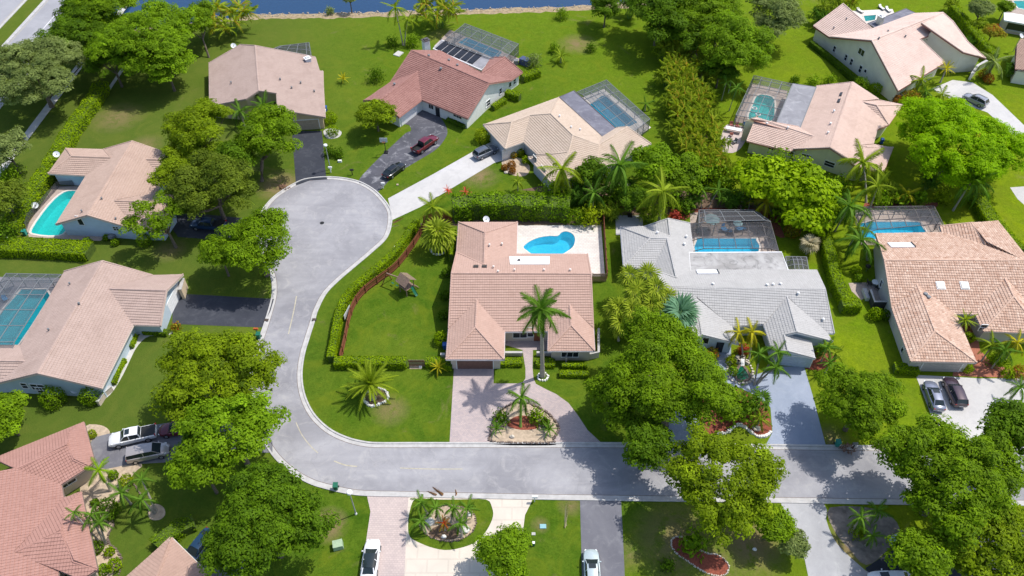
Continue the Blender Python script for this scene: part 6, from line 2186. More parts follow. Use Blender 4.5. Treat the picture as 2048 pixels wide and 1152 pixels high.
for i, (x, y, r, m) in enumerate([(1105, 385, 24, L_MID), (1150, 368, 20, L_BRIGHT), (1205, 375, 22, L_DARKG), (1228, 400, 20, L_MID), (1290, 375, 22, L_MID), (1345, 400, 22, L_BRIGHT), (1370, 415, 18, L_DARKG), (1450, 372, 24, L_MID),
                                  (1425, 350, 24, L_BRIGHT), (1480, 400, 20, L_DARKG), (1520, 390, 22, L_MID), (1560, 425, 22, L_BIG), (1655, 380, 22, L_BRIGHT), (1680, 375, 22, L_MID), (1640, 440, 18, L_MID), (1600, 340, 24, L_BIG), (1555, 325, 22, L_BRIGHT), (1500, 335, 22, L_BIG), (1400, 340, 22, L_BRIGHT), (1690, 425, 16, L_MID)]):
    shrub(['bush under the left coconut palm at the sand roof', 'bright bush touching the sand-coloured eave', 'dark bush behind the windblown palm foot', 'bush left of the white screen wall', 'bush behind the white screen wall', 'bright bush below the tall golden coconut palm', 'dark bush at the left foot of the slim pool palms',
           'bush behind the middle of the slim pool palms', 'bright bush at the end of the areca row', 'dark bush between the slim pool palm pairs', 'bush behind the yellow-leaved palm', 'broad-leaved bush above the croton bed', 'bright bush on the lawn edge right of the large-leaved trees', 'bush left of the tall feathery palm', 'bush at the upper end of the tall narrow hedge',
           'broad-leaved bush under the pale yellow gable', 'bright bush before the pale yellow side wall', 'broad-leaved bush at the lawn end by the pale yellow house', 'bright bush between areca row and pool palms', 'small bush at the foot of the curved palm'][i],
          x, y, r, m, leaf=.30, loose=.32, dens=1.3, hgt=1.25, group='garden bushes between the pools')

for i, (x, y) in enumerate([(1330, 100), (1335, 150), (1345, 200), (1358, 250), (1400, 130), (1412, 185), (1424, 235), (1436, 285), (1395, 300), (1450, 330), (1340, 40), (1370, 285)]):
    clump(['green palm clump at the lawn edge of the areca row, by its first pairs', 'green palm clump at the lawn edge of the areca row, by its fourth pair', 'green palm clump at the lawn edge of the areca row, by its sixth pair', 'green palm clump at the lawn edge of the areca row, by its eighth pair',
           'green palm clump on the pool side of the areca row, farthest', 'green palm clump on the pool side of the areca row, second', 'green palm clump on the pool side of the areca row, third', 'green palm clump on the pool side of the areca row, beside the terrace', 'green palm clump inside the areca row by its last pairs',
           'green palm clump at the near end of the areca row', 'green palm clump at the far end of the areca row', 'green palm clump on the lawn side by the last pairs of the areca row'][i], x, y, 24, 4.0, L_PALMY, group='green palm clumps along the areca row', key='c')


# ------------------------------------------------------------------ vehicles
TYRE = plain('tyre_rubber', (.02, .02, .02), .8)
RIM = glossy('alloy_rim', (.45, .45, .47), .3, .8)
TAIL = glossy('tail_lamp', (.35, .01, .01), .2)
HEAD = glossy('head_lamp', (.75, .78, .8), .1)
CARGLASS = glossy('car_glass', (.02, .03, .035), .05)
BLACKP = plain('black_trim', (.015, .015, .015), .5)
PAINT = {}


def paint(name, col, metal=.3):
    if name not in PAINT:
        PAINT[name] = glossy('car_paint_' + name, col, .28, metal, .7)
    return PAINT[name]


# stations along the body: x, half width, sill height, shoulder height, deck height
BODY = {
    'sedan': dict(L=4.85, st=[(-2.43, .50, .42, .62, .66), (-2.34, .74, .30, .84, .90), (-2.15, .85, .26, .90, 1.0), (-1.9, .90, .24, .92, 1.02), (-1.2, .92, .22, .93, 1.0), (0, .93, .20, .92, .96), (1.0, .92, .21, .90, .94), (1.55, .90, .23, .84, .92), (2.0, .84, .26, .76, .86), (2.28, .70, .30, .64, .74), (2.43, .44, .38, .52, .60)],
                  cab=[(-1.95, .98, .70), (-1.30, 1.40, .58), (-.2, 1.46, .60), (.35, 1.42, .60), (1.15, .95, .74)], wheels=1.42, wr=.34),
    'suv': dict(L=4.75, st=[(-2.37, .70, .48, .80, .86), (-2.30, .86, .36, 1.02, 1.10), (-1.8, .94, .30, 1.05, 1.12), (0, .95, .28, 1.02, 1.06), (1.0, .94, .28, 1.0, 1.05), (1.7, .92, .30, .94, 1.03), (2.2, .84, .34, .82, .92), (2.37, .66, .44, .66, .72)],
                cab=[(-2.28, 1.08, .76), (-1.95, 1.62, .64), (-.6, 1.70, .64), (.25, 1.64, .63), (1.05, 1.05, .76)], wheels=1.40, wr=.37),
    'van': dict(L=5.05, st=[(-2.52, .80, .46, .92, .98), (-2.45, .92, .32, 1.05, 1.10), (-1.5, .97, .26, 1.06, 1.1), (0, .98, .24, 1.04, 1.08), (1.3, .96, .26, .98, 1.05), (2.1, .88, .30, .82, .95), (2.5, .68, .40, .62, .70)],
                cab=[(-2.46, 1.06, .82), (-2.30, 1.66, .70), (-.6, 1.76, .71), (.75, 1.64, .68), (1.65, 1.04, .78)], wheels=1.52, wr=.35),
    'truck': dict(L=5.75, st=[(-2.86, .80, .58, .98, 1.02), (-2.8, .96, .46, 1.08, 1.10), (-1.0, .98, .42, 1.08, 1.10), (.2, .98, .42, 1.10, 1.13), (1.3, .98, .42, 1.10, 1.15), (2.4, .94, .46, 1.02, 1.12), (2.86, .80, .52, .80, .88)],
                  cab=[(-1.02, 1.12, .78), (-.86, 1.74, .66), (.0, 1.82, .66), (.75, 1.76, .65), (1.45, 1.14, .80)], wheels=1.78, wr=.41),
}


def car(label, kind, px, py, tx, ty, pm, group='parked cars', name='parked_car', cat='car', sunroof=False, glassroof=False, cover=False, rack=False):
    """px, py: where the middle of the car shows; tx, ty: a pixel towards its nose"""
    B = BODY[kind]
    p = at(px, py, .75)
    q = at(tx, ty, .75)
    rz = math.atan2(q.y - p.y, q.x - p.x)
    t = thing(name, label, cat, (p.x, p.y, 0.02), group, rz)
    V, F = [], []
    st = B['st']
    for (x, w, z0, zs, zd) in st:
        V += [(x, -w * .86, z0), (x, -w, z0 + .14), (x, -w * 1.0, (z0 + zs) / 2 + .08), (x, -w * .95, zs), (x, -w * .80, zd), (x, 0, zd + .025), (x, w * .80, zd), (x, w * .95, zs), (x, w, (z0 + zs) / 2 + .08), (x, w, z0 + .14), (x, w * .86, z0)]
    n = 11
    bed = kind == 'truck'
    for i in range(len(st) - 1):
        for k in range(n - 1):
            if bed and not cover and k in (4, 5) and st[i][0] < -1.2 and st[i][0] > -2.82:
                continue
            F.append([i * n + k, (i + 1) * n + k, (i + 1) * n + k + 1, i * n + k + 1])
        F.append([i * n + n - 1, (i + 1) * n + n - 1, (i + 1) * n, i * n])
    F.append(list(range(n))[::1])
    F.append([(len(st) - 1) * n + k for k in range(n)][::-1])
    body = link('body', mesh('body', V, F, pm, smooth=False), t)
    bm = body.data
    bm.polygons.foreach_set('use_smooth', [True] * len(bm.polygons))
    try:
        bm.set_sharp_from_angle(angle=R(38))
    except Exception:
        pass
    if bed and not cover:
        m = MB()
        m.box((-1.95, 0, .72), (1.7, 1.42, .05))
        for s in (-1, 1):
            m.box((-1.95, s * .73, .92), (1.75, .05, .38))
        m.box((-2.80, 0, .92), (.05, 1.5, .36))
        m.box((-1.10, 0, .92), (.05, 1.5, .36))
        m.local('cargo_bed', BLACKP, t)
    if bed and cover:
        m = MB()
        m.box((-1.95, 0, 1.14), (1.72, 1.6, .06))
        m.local('bed_cover', BLACKP, t)
    # greenhouse
    cab = B['cab']
    w0 = st[len(st) // 2][1]
    base = [(x, w, z) for x, z, w in cab]
    zb = lambda x: np.interp(x, [s[0] for s in st], [s[4] for s in st]) - .02
    roofpts = [c for c in cab[1:4]]
    # panes: windscreen, rear window, side windows
    xr0, zr0, wr0 = cab[1]
    xf0, zf0, wf0 = cab[3]
    xb, _, wb = cab[0]
    xf, _, wf = cab[4]

    def quad(nm_, pts, m):
        link(nm_, mesh(nm_, pts, [[0, 1, 2, 3]], m), t)
    quad('windscreen', [(xf, -wf, zb(xf)), (xf, wf, zb(xf)), (xf0, wf0, zf0), (xf0, -wf0, zf0)], CARGLASS)
    quad('rear_window', [(xb, wb, zb(xb)), (xb, -wb, zb(xb)), (xr0, -wr0, zr0), (xr0, wr0, zr0)], CARGLASS)
    xm, zm, wm = cab[2]
    for s in (-1, 1):
        wl = w0 * .86
        pts = [(xb + .12, s * wb, zb(xb)), (xf - .12, s * wf, zb(xf)), (xf0, s * wf0, zf0), (xm, s * wm, zm), (xr0, s * wr0, zr0)]
        cut = (xb + xf) / 2 + .05
        tz = np.interp(cut, [xr0, xm, xf0], [zr0, zm, zf0])
        tw = np.interp(cut, [xr0, xm, xf0], [wr0, wm, wf0])
        for nm_, a, b in (('a', xb + .02, cut - .04), ('b', cut + .04, xf - .02)):
            if nm_ == 'a':
                P_ = [(a, s * wb, zb(a)), (b, s * wl, zb(b)), (b, s * tw, tz), (xr0, s * wr0, zr0)]
            else:
                P_ = [(a, s * wl, zb(a)), (b, s * wf, zb(b)), (xf0, s * wf0, zf0), (a, s * tw, tz)]
            link('side_window', mesh('side_window', P_, [[0, 1, 2, 3]], CARGLASS), t)
        m = MB()
        m.bar((cut, s * wl, zb(cut)), (cut, s * tw, tz), .09, .04)
        m.bar((xf, s * wf, zb(xf)), (xf0, s * wf0, zf0), .07, .05)
        m.bar((xb, s * wb, zb(xb)), (xr0, s * wr0, zr0), .12, .06)
        m.local('pillar', pm, t)
    rv, rf = [], []
    for (x, z, w) in roofpts:
        rv += [(x, -w - .01, z - .02), (x, -w * .8, z + .03), (x, 0, z + .05), (x, w * .8, z + .03), (x, w + .01, z - .02)]
    for i in range(2):
        for k in range(4):
            rf.append([i * 5 + k, (i + 1) * 5 + k, (i + 1) * 5 + k + 1, i * 5 + k + 1])
    link('roof_panel', mesh('roof_panel', rv, rf, CARGLASS if glassroof else pm, smooth=True), t)
    if sunroof:
        m = MB()
        m.box(((xm + xf0) / 2, 0, zm + .045), (.55, .8, .03))
        m.local('sunroof', CARGLASS, t)
    if rack:
        for s in (-1, 1):
            m = MB()
            m.bar((xr0 + .2, s * wm * .85, zm + .09), (xf0 - .1, s * wm * .85, zm + .07), .05)
            m.local('roof_rail', ALU, t)
    # wheels
    wx, wr = B['wheels'], B['wr']
    for sx in (-1, 1):
        for sy in (-1, 1):
            m = MB()
            y = sy * (w0 - .10)
            m.tube([(sx * wx, y - .11, wr), (sx * wx, y + .11, wr)], [wr, wr], 16)
            wh = m.local('wheel', TYRE, t)
            m = MB()
            m.tube([(sx * wx, y + sy * .10, wr), (sx * wx, y + sy * .125, wr)], [wr * .62, wr * .55], 12)
            m.local('rim', RIM, wh)
    Lh = B['L'] / 2
    for s in (-1, 1):
        m = MB()
        zf_ = st[-2][3]
        m.box((st[-2][0] - .02, s * st[-2][1] * .84, zf_ - .0), (.24, .20, .10), s * -.6)
        m.local('headlight', HEAD, t)
        m = MB()
        zr_ = st[1][3]
        m.box((-Lh + .10, s * st[1][1] * .84, zr_ - .04), (.12, .26, .16 if kind != 'truck' else .34), s * .2)
        m.local('tail_light', TAIL, t)
        m = MB()
        m.box((xf - .35, s * (w0 + .05), zb(xf) + .06), (.12, .18, .12), s * .15)
        m.local('wing_mirror', pm, t)
    m = MB()
    m.box((Lh - .05, 0, st[-1][2] + .10), (.06, .8, .16))
    m.local('grille', BLACKP, t)
    m = MB()
    m.box((-Lh + .0, 0, st[0][2] + .16), (.04, .5, .12))
    m.local('number_plate', WHITEP, t)
    return t


car('dark red pickup with an open bed on the worn asphalt drive', 'truck', 850, 288, 876, 270, paint('maroon', (.16, .012, .03)), name='parked_pickup', cat='pickup')
car('black sedan behind the dark red pickup', 'sedan', 788, 339, 812, 321, paint('black', (.012, .014, .018)))
car('dark grey crossover with roof rails on the pale concrete drive', 'suv', 971, 303, 995, 292, paint('slate', (.10, .12, .16)), rack=True)
car('dark blue pickup on the black driveway under the wide dark tree', 'truck', 416, 449, 388, 447, paint('navy', (.02, .05, .12)), name='parked_pickup', cat='pickup', cover=True)
car('white pickup with a black bed cover and sunroof', 'truck', 266, 872, 230, 880, paint('white', (.72, .73, .75), .0), name='parked_pickup', cat='pickup', cover=True, sunroof=True)
car('silver-beige minivan beside the white pickup', 'van', 296, 904, 340, 895, paint('champagne', (.38, .35, .34)), name='parked_van', cat='van')
car('dark red car half hidden by leaves behind the white pickup', 'sedan', 356, 856, 330, 859, paint('wine', (.12, .01, .02)))
car('dark blue sedan beside the brown roof corner, half under leaves', 'sedan', 396, 1095, 382, 1113, paint('petrol', (.015, .05, .10)))
car('white sedan with a black glass roof on the rose pavers', 'sedan', 741, 1118, 745, 1090, paint('white', (.72, .73, .75), .0), glassroof=True)
car('pale blue-grey sedan with a sunroof on the asphalt drive at the bottom edge', 'sedan', 1184, 1139, 1182, 1105, paint('mist', (.42, .50, .52), .1), sunroof=True)
car('silver sedan with a sunroof on the concrete apron', 'sedan', 1869, 790, 1860, 765, paint('silver', (.20, .22, .29), .4), sunroof=True)
car('dark plum crossover next to the silver sedan', 'suv', 1910, 783, 1899, 758, paint('plum', (.045, .025, .040)))
car('silver estate car on the drive of the tall cream house', 'suv', 1951, 199, 1932, 190, paint('ash', (.30, .31, .36)), rack=True)
car('white car at the bottom edge under the huge tree', 'sedan', 1782, 1158, 1745, 1158, paint('white', (.72, .73, .75), .0))
car('pale blue car mostly hidden by the green crown at the bottom', 'sedan', 1818, 1106, 1806, 1092, paint('sky', (.40, .52, .60), .1))

# ------------------------------------------------------------------ fences and walls
FN = 0


def wood_fence(label, path, h, mat, step=.15, name='wooden_fence', group='wooden fences', pw=.12):
    pts = smooth_path(P2(path), 5)
    t = thing(name, label, 'fence', (pts[0].x, pts[0].y, 0), group)
    seg = [(pts[i + 1] - pts[i]).length for i in range(len(pts) - 1)]
    cum = [0]
    for s in seg:
        cum.append(cum[-1] + s)
    L = cum[-1]
    mb, posts = MB(), []
    j = 0
    s = 0
    k = 0
    while s < L:
        while cum[j + 1] < s:
            j += 1
        f = (s - cum[j]) / seg[j]
        p = pts[j].lerp(pts[j + 1], f)
        d = (pts[j + 1] - pts[j]).normalized()
        mb.box((p.x, p.y, h / 2 + random.uniform(-.02, .02)), (pw, .03, h), math.atan2(d.y, d.x))
        if k % 16 == 0:
            posts.append((p, d))
        k += 1
        s += step
    a = mb.world('picket', mat, t)
    a['kind'] = 'stuff'
    for z in (.35, h - .3):
        r = [Vector((p.x, p.y, 0)) for p in pts]
        ribbon('rail', offset_line(r, .05), -.02, .03, z + .08, mat, thick=.09, parent=t)
    for p, d in posts:
        m = MB()
        m.box((p.x - d.y * .07, p.y + d.x * .07, h / 2 + .05), (.11, .11, h + .1), math.atan2(d.y, d.x))
        m.world('post', mat, t)
    return t


wood_fence('long curved red-brown fence inside the clipped hedge', [(849, 455), (836, 481), (812, 516), (788, 543), (756, 567), (729, 588), (710, 613), (699, 645), (690, 690), (682, 723)], 1.6, WOOD_RED)
wood_fence('straight brown fence along the right edge of the pale patio', [(1205, 432), (1208, 480), (1213, 560)], 1.7, WOOD_RED)
wood_fence('short brown fence at the lower end of the pale patio', [(1184, 563), (1213, 563)], 1.7, WOOD)
wood_fence('dark brown fence behind the fan palm', [(848, 447), (880, 437), (905, 447)], 1.6, WOOD_RED)
wood_fence('dark fence behind the basketball hoop', [(1210, 425), (1240, 418), (1290, 418)], 1.7, WOOD_RED)
# the gate
p, q = at(818, 733), at(850, 733)
t = thing('garden_gate', 'brown board gate between two clipped hedges', 'gate', (p.x, p.y, 0))
for i in range(12):
    c = p.lerp(q, (i + .5) / 12)
    m = MB()
    m.box((c.x, c.y, .75), ((q - p).length / 12 - .02, .04, 1.4))
    m.world('board', WOOD, t)
m = MB()
m.bar(p + Vector((0, -.04, .4)), q + Vector((0, -.04, .4)), .05, .1)
m.bar(p + Vector((0, -.04, 1.2)), q + Vector((0, -.04, 1.2)), .05, .1)
m.world('rail', WOOD_RED, t)
sheet('gate_slab', P2([(819, 731), (843, 731), (843, 738), (819, 738)]), SAND, Z2)


def lowwall(label, pts, w, h, mat, name='garden_wall', group='low walls', closed=False):
    q = P2(pts)
    t = thing(name, label, 'wall', (q[0].x, q[0].y, 0), group)
    ribbon('wall', q, -w / 2, w / 2, h, mat, thick=h, closed=closed, parent=t)
    ribbon('coping', q, -w / 2 - .05, w / 2 + .05, h + .07, CURB, thick=.08, closed=closed, parent=t)
    return t


lowwall('low pink-beige wall before the right wing of the middle house', [(1132, 727), (1132, 718), (1180, 718), (1196, 715), (1196, 668)], .22, 1.2, WM['K'])
lowwall('low pink-beige wall right of the entry court', [(1073, 711), (1110, 711)], .25, .7, WM['K'])
lowwall('low pink-beige wall left of the entry court', [(1010, 711), (1045, 711)], .25, .7, WM['K'])
lowwall('low garden wall by the brown gate', [(882, 719), (891, 719)], .25, 1.2, WM['K'])
lowwall('dark parapet wall of the side patio', [(1735, 592), (1743, 616), (1781, 616)], .2, 1.4, plain('dark_parapet', (.06, .055, .06), .7))
lowwall('white planter wall on the side patio', [(1726, 582), (1734, 602)], .5, .6, WM['B'])
lowwall('low tan wall by the curved walk below the blue-grey gable', [(199, 812), (212, 792), (226, 780)], .35, .9, WM['I'])
lowwall('low pillar wall beside the white garage door at the left', [(368, 598), (374, 575)], .4, 2.0, WM['A'])
lowwall('beige patio wall beside the curved grey palm', [(1938, 160), (1950, 143), (1968, 133)], .4, 1.4, WM['E'])
lowwall('white screen wall under the coconut palm', [(1242, 402), (1283, 402)], .2, 2.0, WM['C'])

# edging stones
def stones(label, path, mat, s=.28, closed=True, step=.30, name='stone_edging', jitter=.05):
    pts = smooth_path(P2(path), 4, closed) if not isinstance(path[0], Vector) else path
    mb = MB()
    n = len(pts)
    acc = 0
    for i in range(n if closed else n - 1):
        a, b = pts[i], pts[(i + 1) % n]
        L = (b - a).length
        while acc < L:
            p = a.lerp(b, acc / L)
            k = s * random.uniform(.75, 1.2)
            mb.box((p.x + random.uniform(-jitter, jitter), p.y + random.uniform(-jitter, jitter), k * .25), (k, k * .8, k * .8), random.random() * 3, taper=.75)
            acc += step
        acc -= L
    return tag(mb.world(name, mat), label, 'edging', 'stone edgings', 'stuff')


stones('dark stone edging round the paver island', island, STONE_DK, .34)
stones('pale stones round the date palm bed', [(727, 797), (735, 785), (757, 777), (772, 784), (776, 797), (762, 808), (740, 812)], WHITE_STONE, .38)
stones('white stone ring round the royal palm', [(1076, 752), (1085, 746), (1096, 752), (1090, 761), (1078, 760)], WHITE_STONE, .3)
stones('white wavy edging of the blue-grey drive island', wave, WHITE_STONE, .42, False, .3, jitter=.02)
stones('white edging round the red mulch oval', [(1342, 1082), (1352, 1074), (1365, 1075), (1380, 1090), (1410, 1105), (1440, 1112), (1457, 1130), (1455, 1145), (1440, 1152), (1410, 1145), (1375, 1122), (1350, 1104)], STONE, .2, True, .2)
stones('white boulder ring round the fan palm', [(862, 500), (875, 492), (888, 497), (886, 508), (868, 509)], WHITE_STONE, .3)
stones('edging of the bed on the grass lens', [(840, 1050), (852, 1030), (880, 1012), (915, 1012), (945, 1025), (952, 1048), (938, 1070), (905, 1083), (870, 1078), (850, 1066)], STONE_DK, .22)
stones('dark edging of the sandy bed', [(300, 1020), (262, 960), (255, 985), (228, 1012), (214, 1028), (228, 1048), (218, 1066), (218, 1086), (234, 1100), (243, 1120), (238, 1150)], STONE_DK, .25, False, .26)
stones('stones round the garden pond', [(1455, 735), (1468, 722), (1480, 718), (1498, 728), (1505, 748), (1500, 765), (1478, 768), (1460, 758)], STONE, .45, True, .5)
# garden pond with a little fall
pond = smooth_path(P2([(1472, 738), (1480, 728), (1490, 733), (1502, 752), (1498, 762), (1478, 764), (1468, 754)]), 3, True)
t = thing('garden_pond', 'small dark green pond with a waterfall before the grey-roofed house', 'pond', sum(pond, Vector()) / len(pond))
v_, f_ = filled([(p.x, p.y) for p in pond])
wobj('water_surface', [(a, b, .04) for a, b, _ in v_], f_, glossy('pond_green_water', (.005, .09, .05), .08), t)
ribbon('rim', pond, -.35, 0, .12, STONE_DK, thick=.12, closed=True, parent=t)
mb = MB()
c = at(1484, 722)
for i in range(9):
    mb.box((c.x + random.uniform(-.8, .8), c.y + random.uniform(-.5, .5), .15 + .1 * (i % 3)), (.6, .5, .5), random.random() * 3, taper=.7)
mb.world('waterfall_rocks', STONE, t)
mb = MB()
mb.bar(at(1484, 722) + Vector((0, 0, .5)), at(1485, 733) + Vector((0, 0, .06)), .5, .04)
mb.world('falling_water', WHITEP, t)

ring = smooth_path(P2([(647, 262), (665, 256), (683, 264), (676, 275), (655, 277)]), 4, True)
sheet('white_gravel_ring', ring, CONC_PALE, Z1)
# parts of the little rock garden on the paver island
boulders = [('white boulder on the paver island', 1089, 840, .8, WHITE_STONE), ('brown rock in the island gravel', 1024, 874, .6, STONE), ('white boulder on the lens bed, left', 860, 1045, 1.1, WHITE_STONE),
            ('white boulder on the lens bed, front', 888, 1074, .6, WHITE_STONE), ('white boulder on the lens bed, right', 930, 1060, 1.1, WHITE_STONE), ('white boulder at the back of the lens bed', 939, 1030, .6, WHITE_STONE),
            ('pale boulder by the low cream bed at the sand roof', 1012, 346, .7, STONE), ('boulder on the worn lawn at the bottom', 1509, 1099, .45, WHITE_STONE), ('stone block at the edge of the grey driveway', 1577, 1062, .6, STONE),
            ('tan rock at the wavy edging', 1513, 858, 1.0, STONE)]


def rock(label, px, py, s, mat, name='boulder', group='garden boulders'):
    p = at(px, py)
    bm = bmesh.new()
    bmesh.ops.create_icosphere(bm, subdivisions=2, radius=1)
    for v in bm.verts:
        k = 1 + random.uniform(-.16, .16)
        v.co = Vector((v.co.x * s * .55 * k, v.co.y * s * .45 * k, max(-.1, v.co.z * s * .42 * k)))
    me = bpy.data.meshes.new(name)
    bm.to_mesh(me)
    bm.free()
    me.materials.append(mat)
    return tag(link(name, me, None, (p.x, p.y, s * .15)), label, 'rock', group)


for lab, x, y, s, m in boulders:
    rock(lab, x, y, s, m)

# ------------------------------------------------------------------ street furniture
def lamp(label, hx, hy, bx, by):
    b = at(bx, by)
    # height at which the head shows above the foot
    z = 4.0
    for _ in range(20):
        e = at(hx, hy, z)
        z += (e.y - b.y) * .8
        z = max(2.5, min(7, z))
    t = thing('street_lamp', label, 'street lamp', b, 'short street lamps')
    m = MB()
    m.tube([(0, 0, 0), (0, 0, z)], [.09, .06], 8)
    m.local('pole', plain('grey_lamp_pole', (.33, .34, .33), .6) if 'grey_lamp_pole' not in MATS else MATS['grey_lamp_pole'], t)
    m = MB()
    m.tube([(0, 0, z - .05), (0, 0, z + .12), (0, 0, z + .3), (0, 0, z + .36)], [.12, .36, .30, .08], 12)
    m.local('lamp_head', plain('lamp_globe', (.72, .74, .74), .4) if 'lamp_globe' not in MATS else MATS['lamp_globe'], t)
    m = MB()
    m.tube([(0, 0, 0), (0, 0, .25)], [.16, .12], 8)
    m.local('base', WHITEP, t)
    return t


lamp('grey street lamp beside the black driveway at the cul-de-sac', 647, 292, 661, 339)
lamp('grey street lamp on the grass left of the rose pavers', 701, 986, 712, 1028)


def hoop(label, hx, hy, bx, by, h=3.6):
    b = at(bx, by)
    t = thing('basketball_hoop', label, 'basketball hoop', b, 'basketball hoops')
    m = MB()
    m.tube([(0, 0, 0), (0, 0, h - .5)], [.07, .06], 8)
    m.bar((0, 0, h - .6), (0, -.6, h - .35), .08)
    m.local('pole', BLACKP, t)
    m = MB()
    m.box((0, -.65, h - .3), (1.35, .05, .9))
    m.local('backboard', plain('backboard_grey', (.50, .55, .58), .4) if 'backboard_grey' not in MATS else MATS['backboard_grey'], t)
    m = MB()
    ring = [Vector((.23 * math.cos(a), -.93 + .23 * math.sin(a), h - .55)) for a in [2 * math.pi * i / 12 for i in range(13)]]
    m.tube(ring, [.025] * 13, 5, cap=False)
    m.local('rim', plain('orange_rim', (.5, .10, .03), .5) if 'orange_rim' not in MATS else MATS['orange_rim'], t)
    m = MB()
    m.box((0, .1, .1), (.8, 1.0, .2), taper=.8)
    m.local('base', BLACKP, t)
    return t


hoop('basketball hoop on a black pole beside the worn asphalt drive', 771, 278, 772, 306)
hoop('basketball hoop on the small concrete pad behind the wooden fence', 1261, 405, 1260, 432, 3.2)


def bin_(label, px, py, mat, lidmat=None, rz=0.0):
    b = at(px, py)
    t = thing('wheelie_bin', label, 'bin', b, 'wheelie bins', rz)
    m = MB()
    m.box((0, 0, .5), (.5, .58, .9))
    m.v = [(x * (.82 if z < .3 else 1), y * (.82 if z < .3 else 1), z) for x, y, z in m.v]
    m.local('bin_body', mat, t)
    m = MB()
    m.box((0, .0, .99), (.60, .70, .08))
    m.local('lid', lidmat or mat, t)
    for s in (-1, 1):
        m = MB()
        m.tube([(s * .22, .32, .12), (s * .28, .32, .12)], [.12, .12], 10)
        m.local('wheel', TYRE, t)
    return t


GREENB = plain('green_plastic', (.01, .12, .07), .5)
TEALB = plain('teal_plastic', (.02, .22, .18), .5)
BLUEB = plain('blue_plastic', (.02, .10, .38), .5)
bin_('dark green bin on the kerb at the road bend', 673, 978, GREENB)
bin_('round-lidded green bin at the kerb beside the blue-grey drive', 1673, 891, TEALB)
bin_('green bin by the mailbox at the road edge', 519, 676, GREENB)
bin_('blue bin beside the beige garage wall', 652, 222, BLUEB)
bin_('white bin next to the blue bin', 650, 229, WHITEP)
bin_('blue bin behind the hedge at the middle garage', 890, 697, BLUEB)
bin_('blue bin in the entry court of the pale yellow house', 1762, 287, BLUEB)
bin_('teal bin lying near the long pool corner', 52, 470, TEALB)


def mailbox(label, px, py, mat, post=WHITEP):
    b = at(px, py)
    t = thing('mailbox', label, 'mailbox', b, 'mailboxes')
    m = MB()
    m.box((0, 0, .5), (.12, .12, 1.0))
    m.local('post', post, t)
    m = MB()
    m.prism([(-.30, -.14), (.30, -.14), (.30, .14), (-.30, .14)], 1.0, 1.18)
    m.tube([(-.3, 0, 1.18), (.3, 0, 1.18)], [.14, .14], 10)
    m.local('box', mat, t)
    m = MB()
    m.box((.32, .0, 1.12), (.03, .24, .26))
    m.local('flap', mat, t)
    return t


mailbox('white mailbox at the mouth of the curved paver drive', 1069, 1003, WHITEP)
mailbox('white mailbox beside the pale concrete drive', 767, 377, WHITEP)
mailbox('dark mailbox on the lawn by the worn asphalt drive', 705, 350, BLACKP, BLACKP)
mailbox('orange-topped mailbox above the green bin', 515, 668, MATS['orange_rim'], GREENB)
mailbox('white mailbox at the foot of the street lamp', 662, 345, WHITEP)
mailbox('grey mailbox right of the brown bags at the kerb', 1705, 897, ALU, BLACKP)

# utility boxes, covers and little signs
def boxthing(name, label, cat, px, py, size, mat, rz=0.0, group=None, z=0.0, lid=None):
    b = at(px, py)
    t = thing(name, label, cat, (b.x, b.y, z), group, rz)
    m = MB()
    m.box((0, 0, size[2] / 2), size, taper=.92)
    m.local('housing', mat, t)
    m = MB()
    m.box((0, 0, size[2] + .02), (size[0] * .97, size[1] * .97, .05))
    m.local('lid', lid or mat, t)
    return t


PALEGR = plain('pale_green_metal', (.30, .40, .26), .6)
boxthing('utility_box', 'pale green transformer box on the worn lawn', 'utility box', 677, 1093, (1.15, .95, .75), PALEGR, .25)
boxthing('utility_box', 'pale pink valve box on the strip beside the curved hedge', 'utility box', 789, 497, (.5, .75, .12), plain('pale_pink_cover', (.62, .55, .53), .7), -.5)
boxthing('meter_box', 'teal meter cover in the grass left of the asphalt drive', 'meter box', 1086, 1053, (.75, .55, .05), plain('teal_cover', (.22, .42, .45), .6))
boxthing('meter_box', 'grey meter cover near the compact round tree', 'meter box', 1067, 1068, (.45, .35, .05), CURB)
boxthing('pedestal_box', 'small white and green pedestal on the bottom lawn', 'pedestal', 1067, 1090, (.3, .3, .6), GREENB, lid=WHITEP)
boxthing('pedestal_box', 'white pedestal box on the lawn by the dark shrub pair', 'pedestal', 680, 324, (.7, .35, .35), WHITEP)
boxthing('pedestal_box', 'small tan cover on the grass strip by the black sedan', 'pedestal', 795, 370, (.35, .35, .1), SAND)
boxthing('patio_slab_box', 'concrete slab lying on the lawn below the slim palms', 'slab', 797, 108, (1.5, 1.9, .1), WALKC, -.5)
boxthing('air_conditioner', 'grey air conditioner box left of the screen cage', 'air conditioner', 1032, 128, (1.0, 1.0, .9), ALU)
boxthing('air_conditioner', 'white air conditioner below the white shed', 'air conditioner', 2021, 64, (1.1, 1.1, .9), WHITEP)
boxthing('garden_shed', 'dark blue tarpaulin-covered box beside the red-roofed house cage', 'shed', 1050, 128, (2.2, 1.5, 1.2), plain('navy_tarp', (.05, .07, .16), .6), -.6)
boxthing('planter_box', 'grey cover beside the golden cycad', 'planter', 841, 735, (.4, .3, .2), WHITEP)

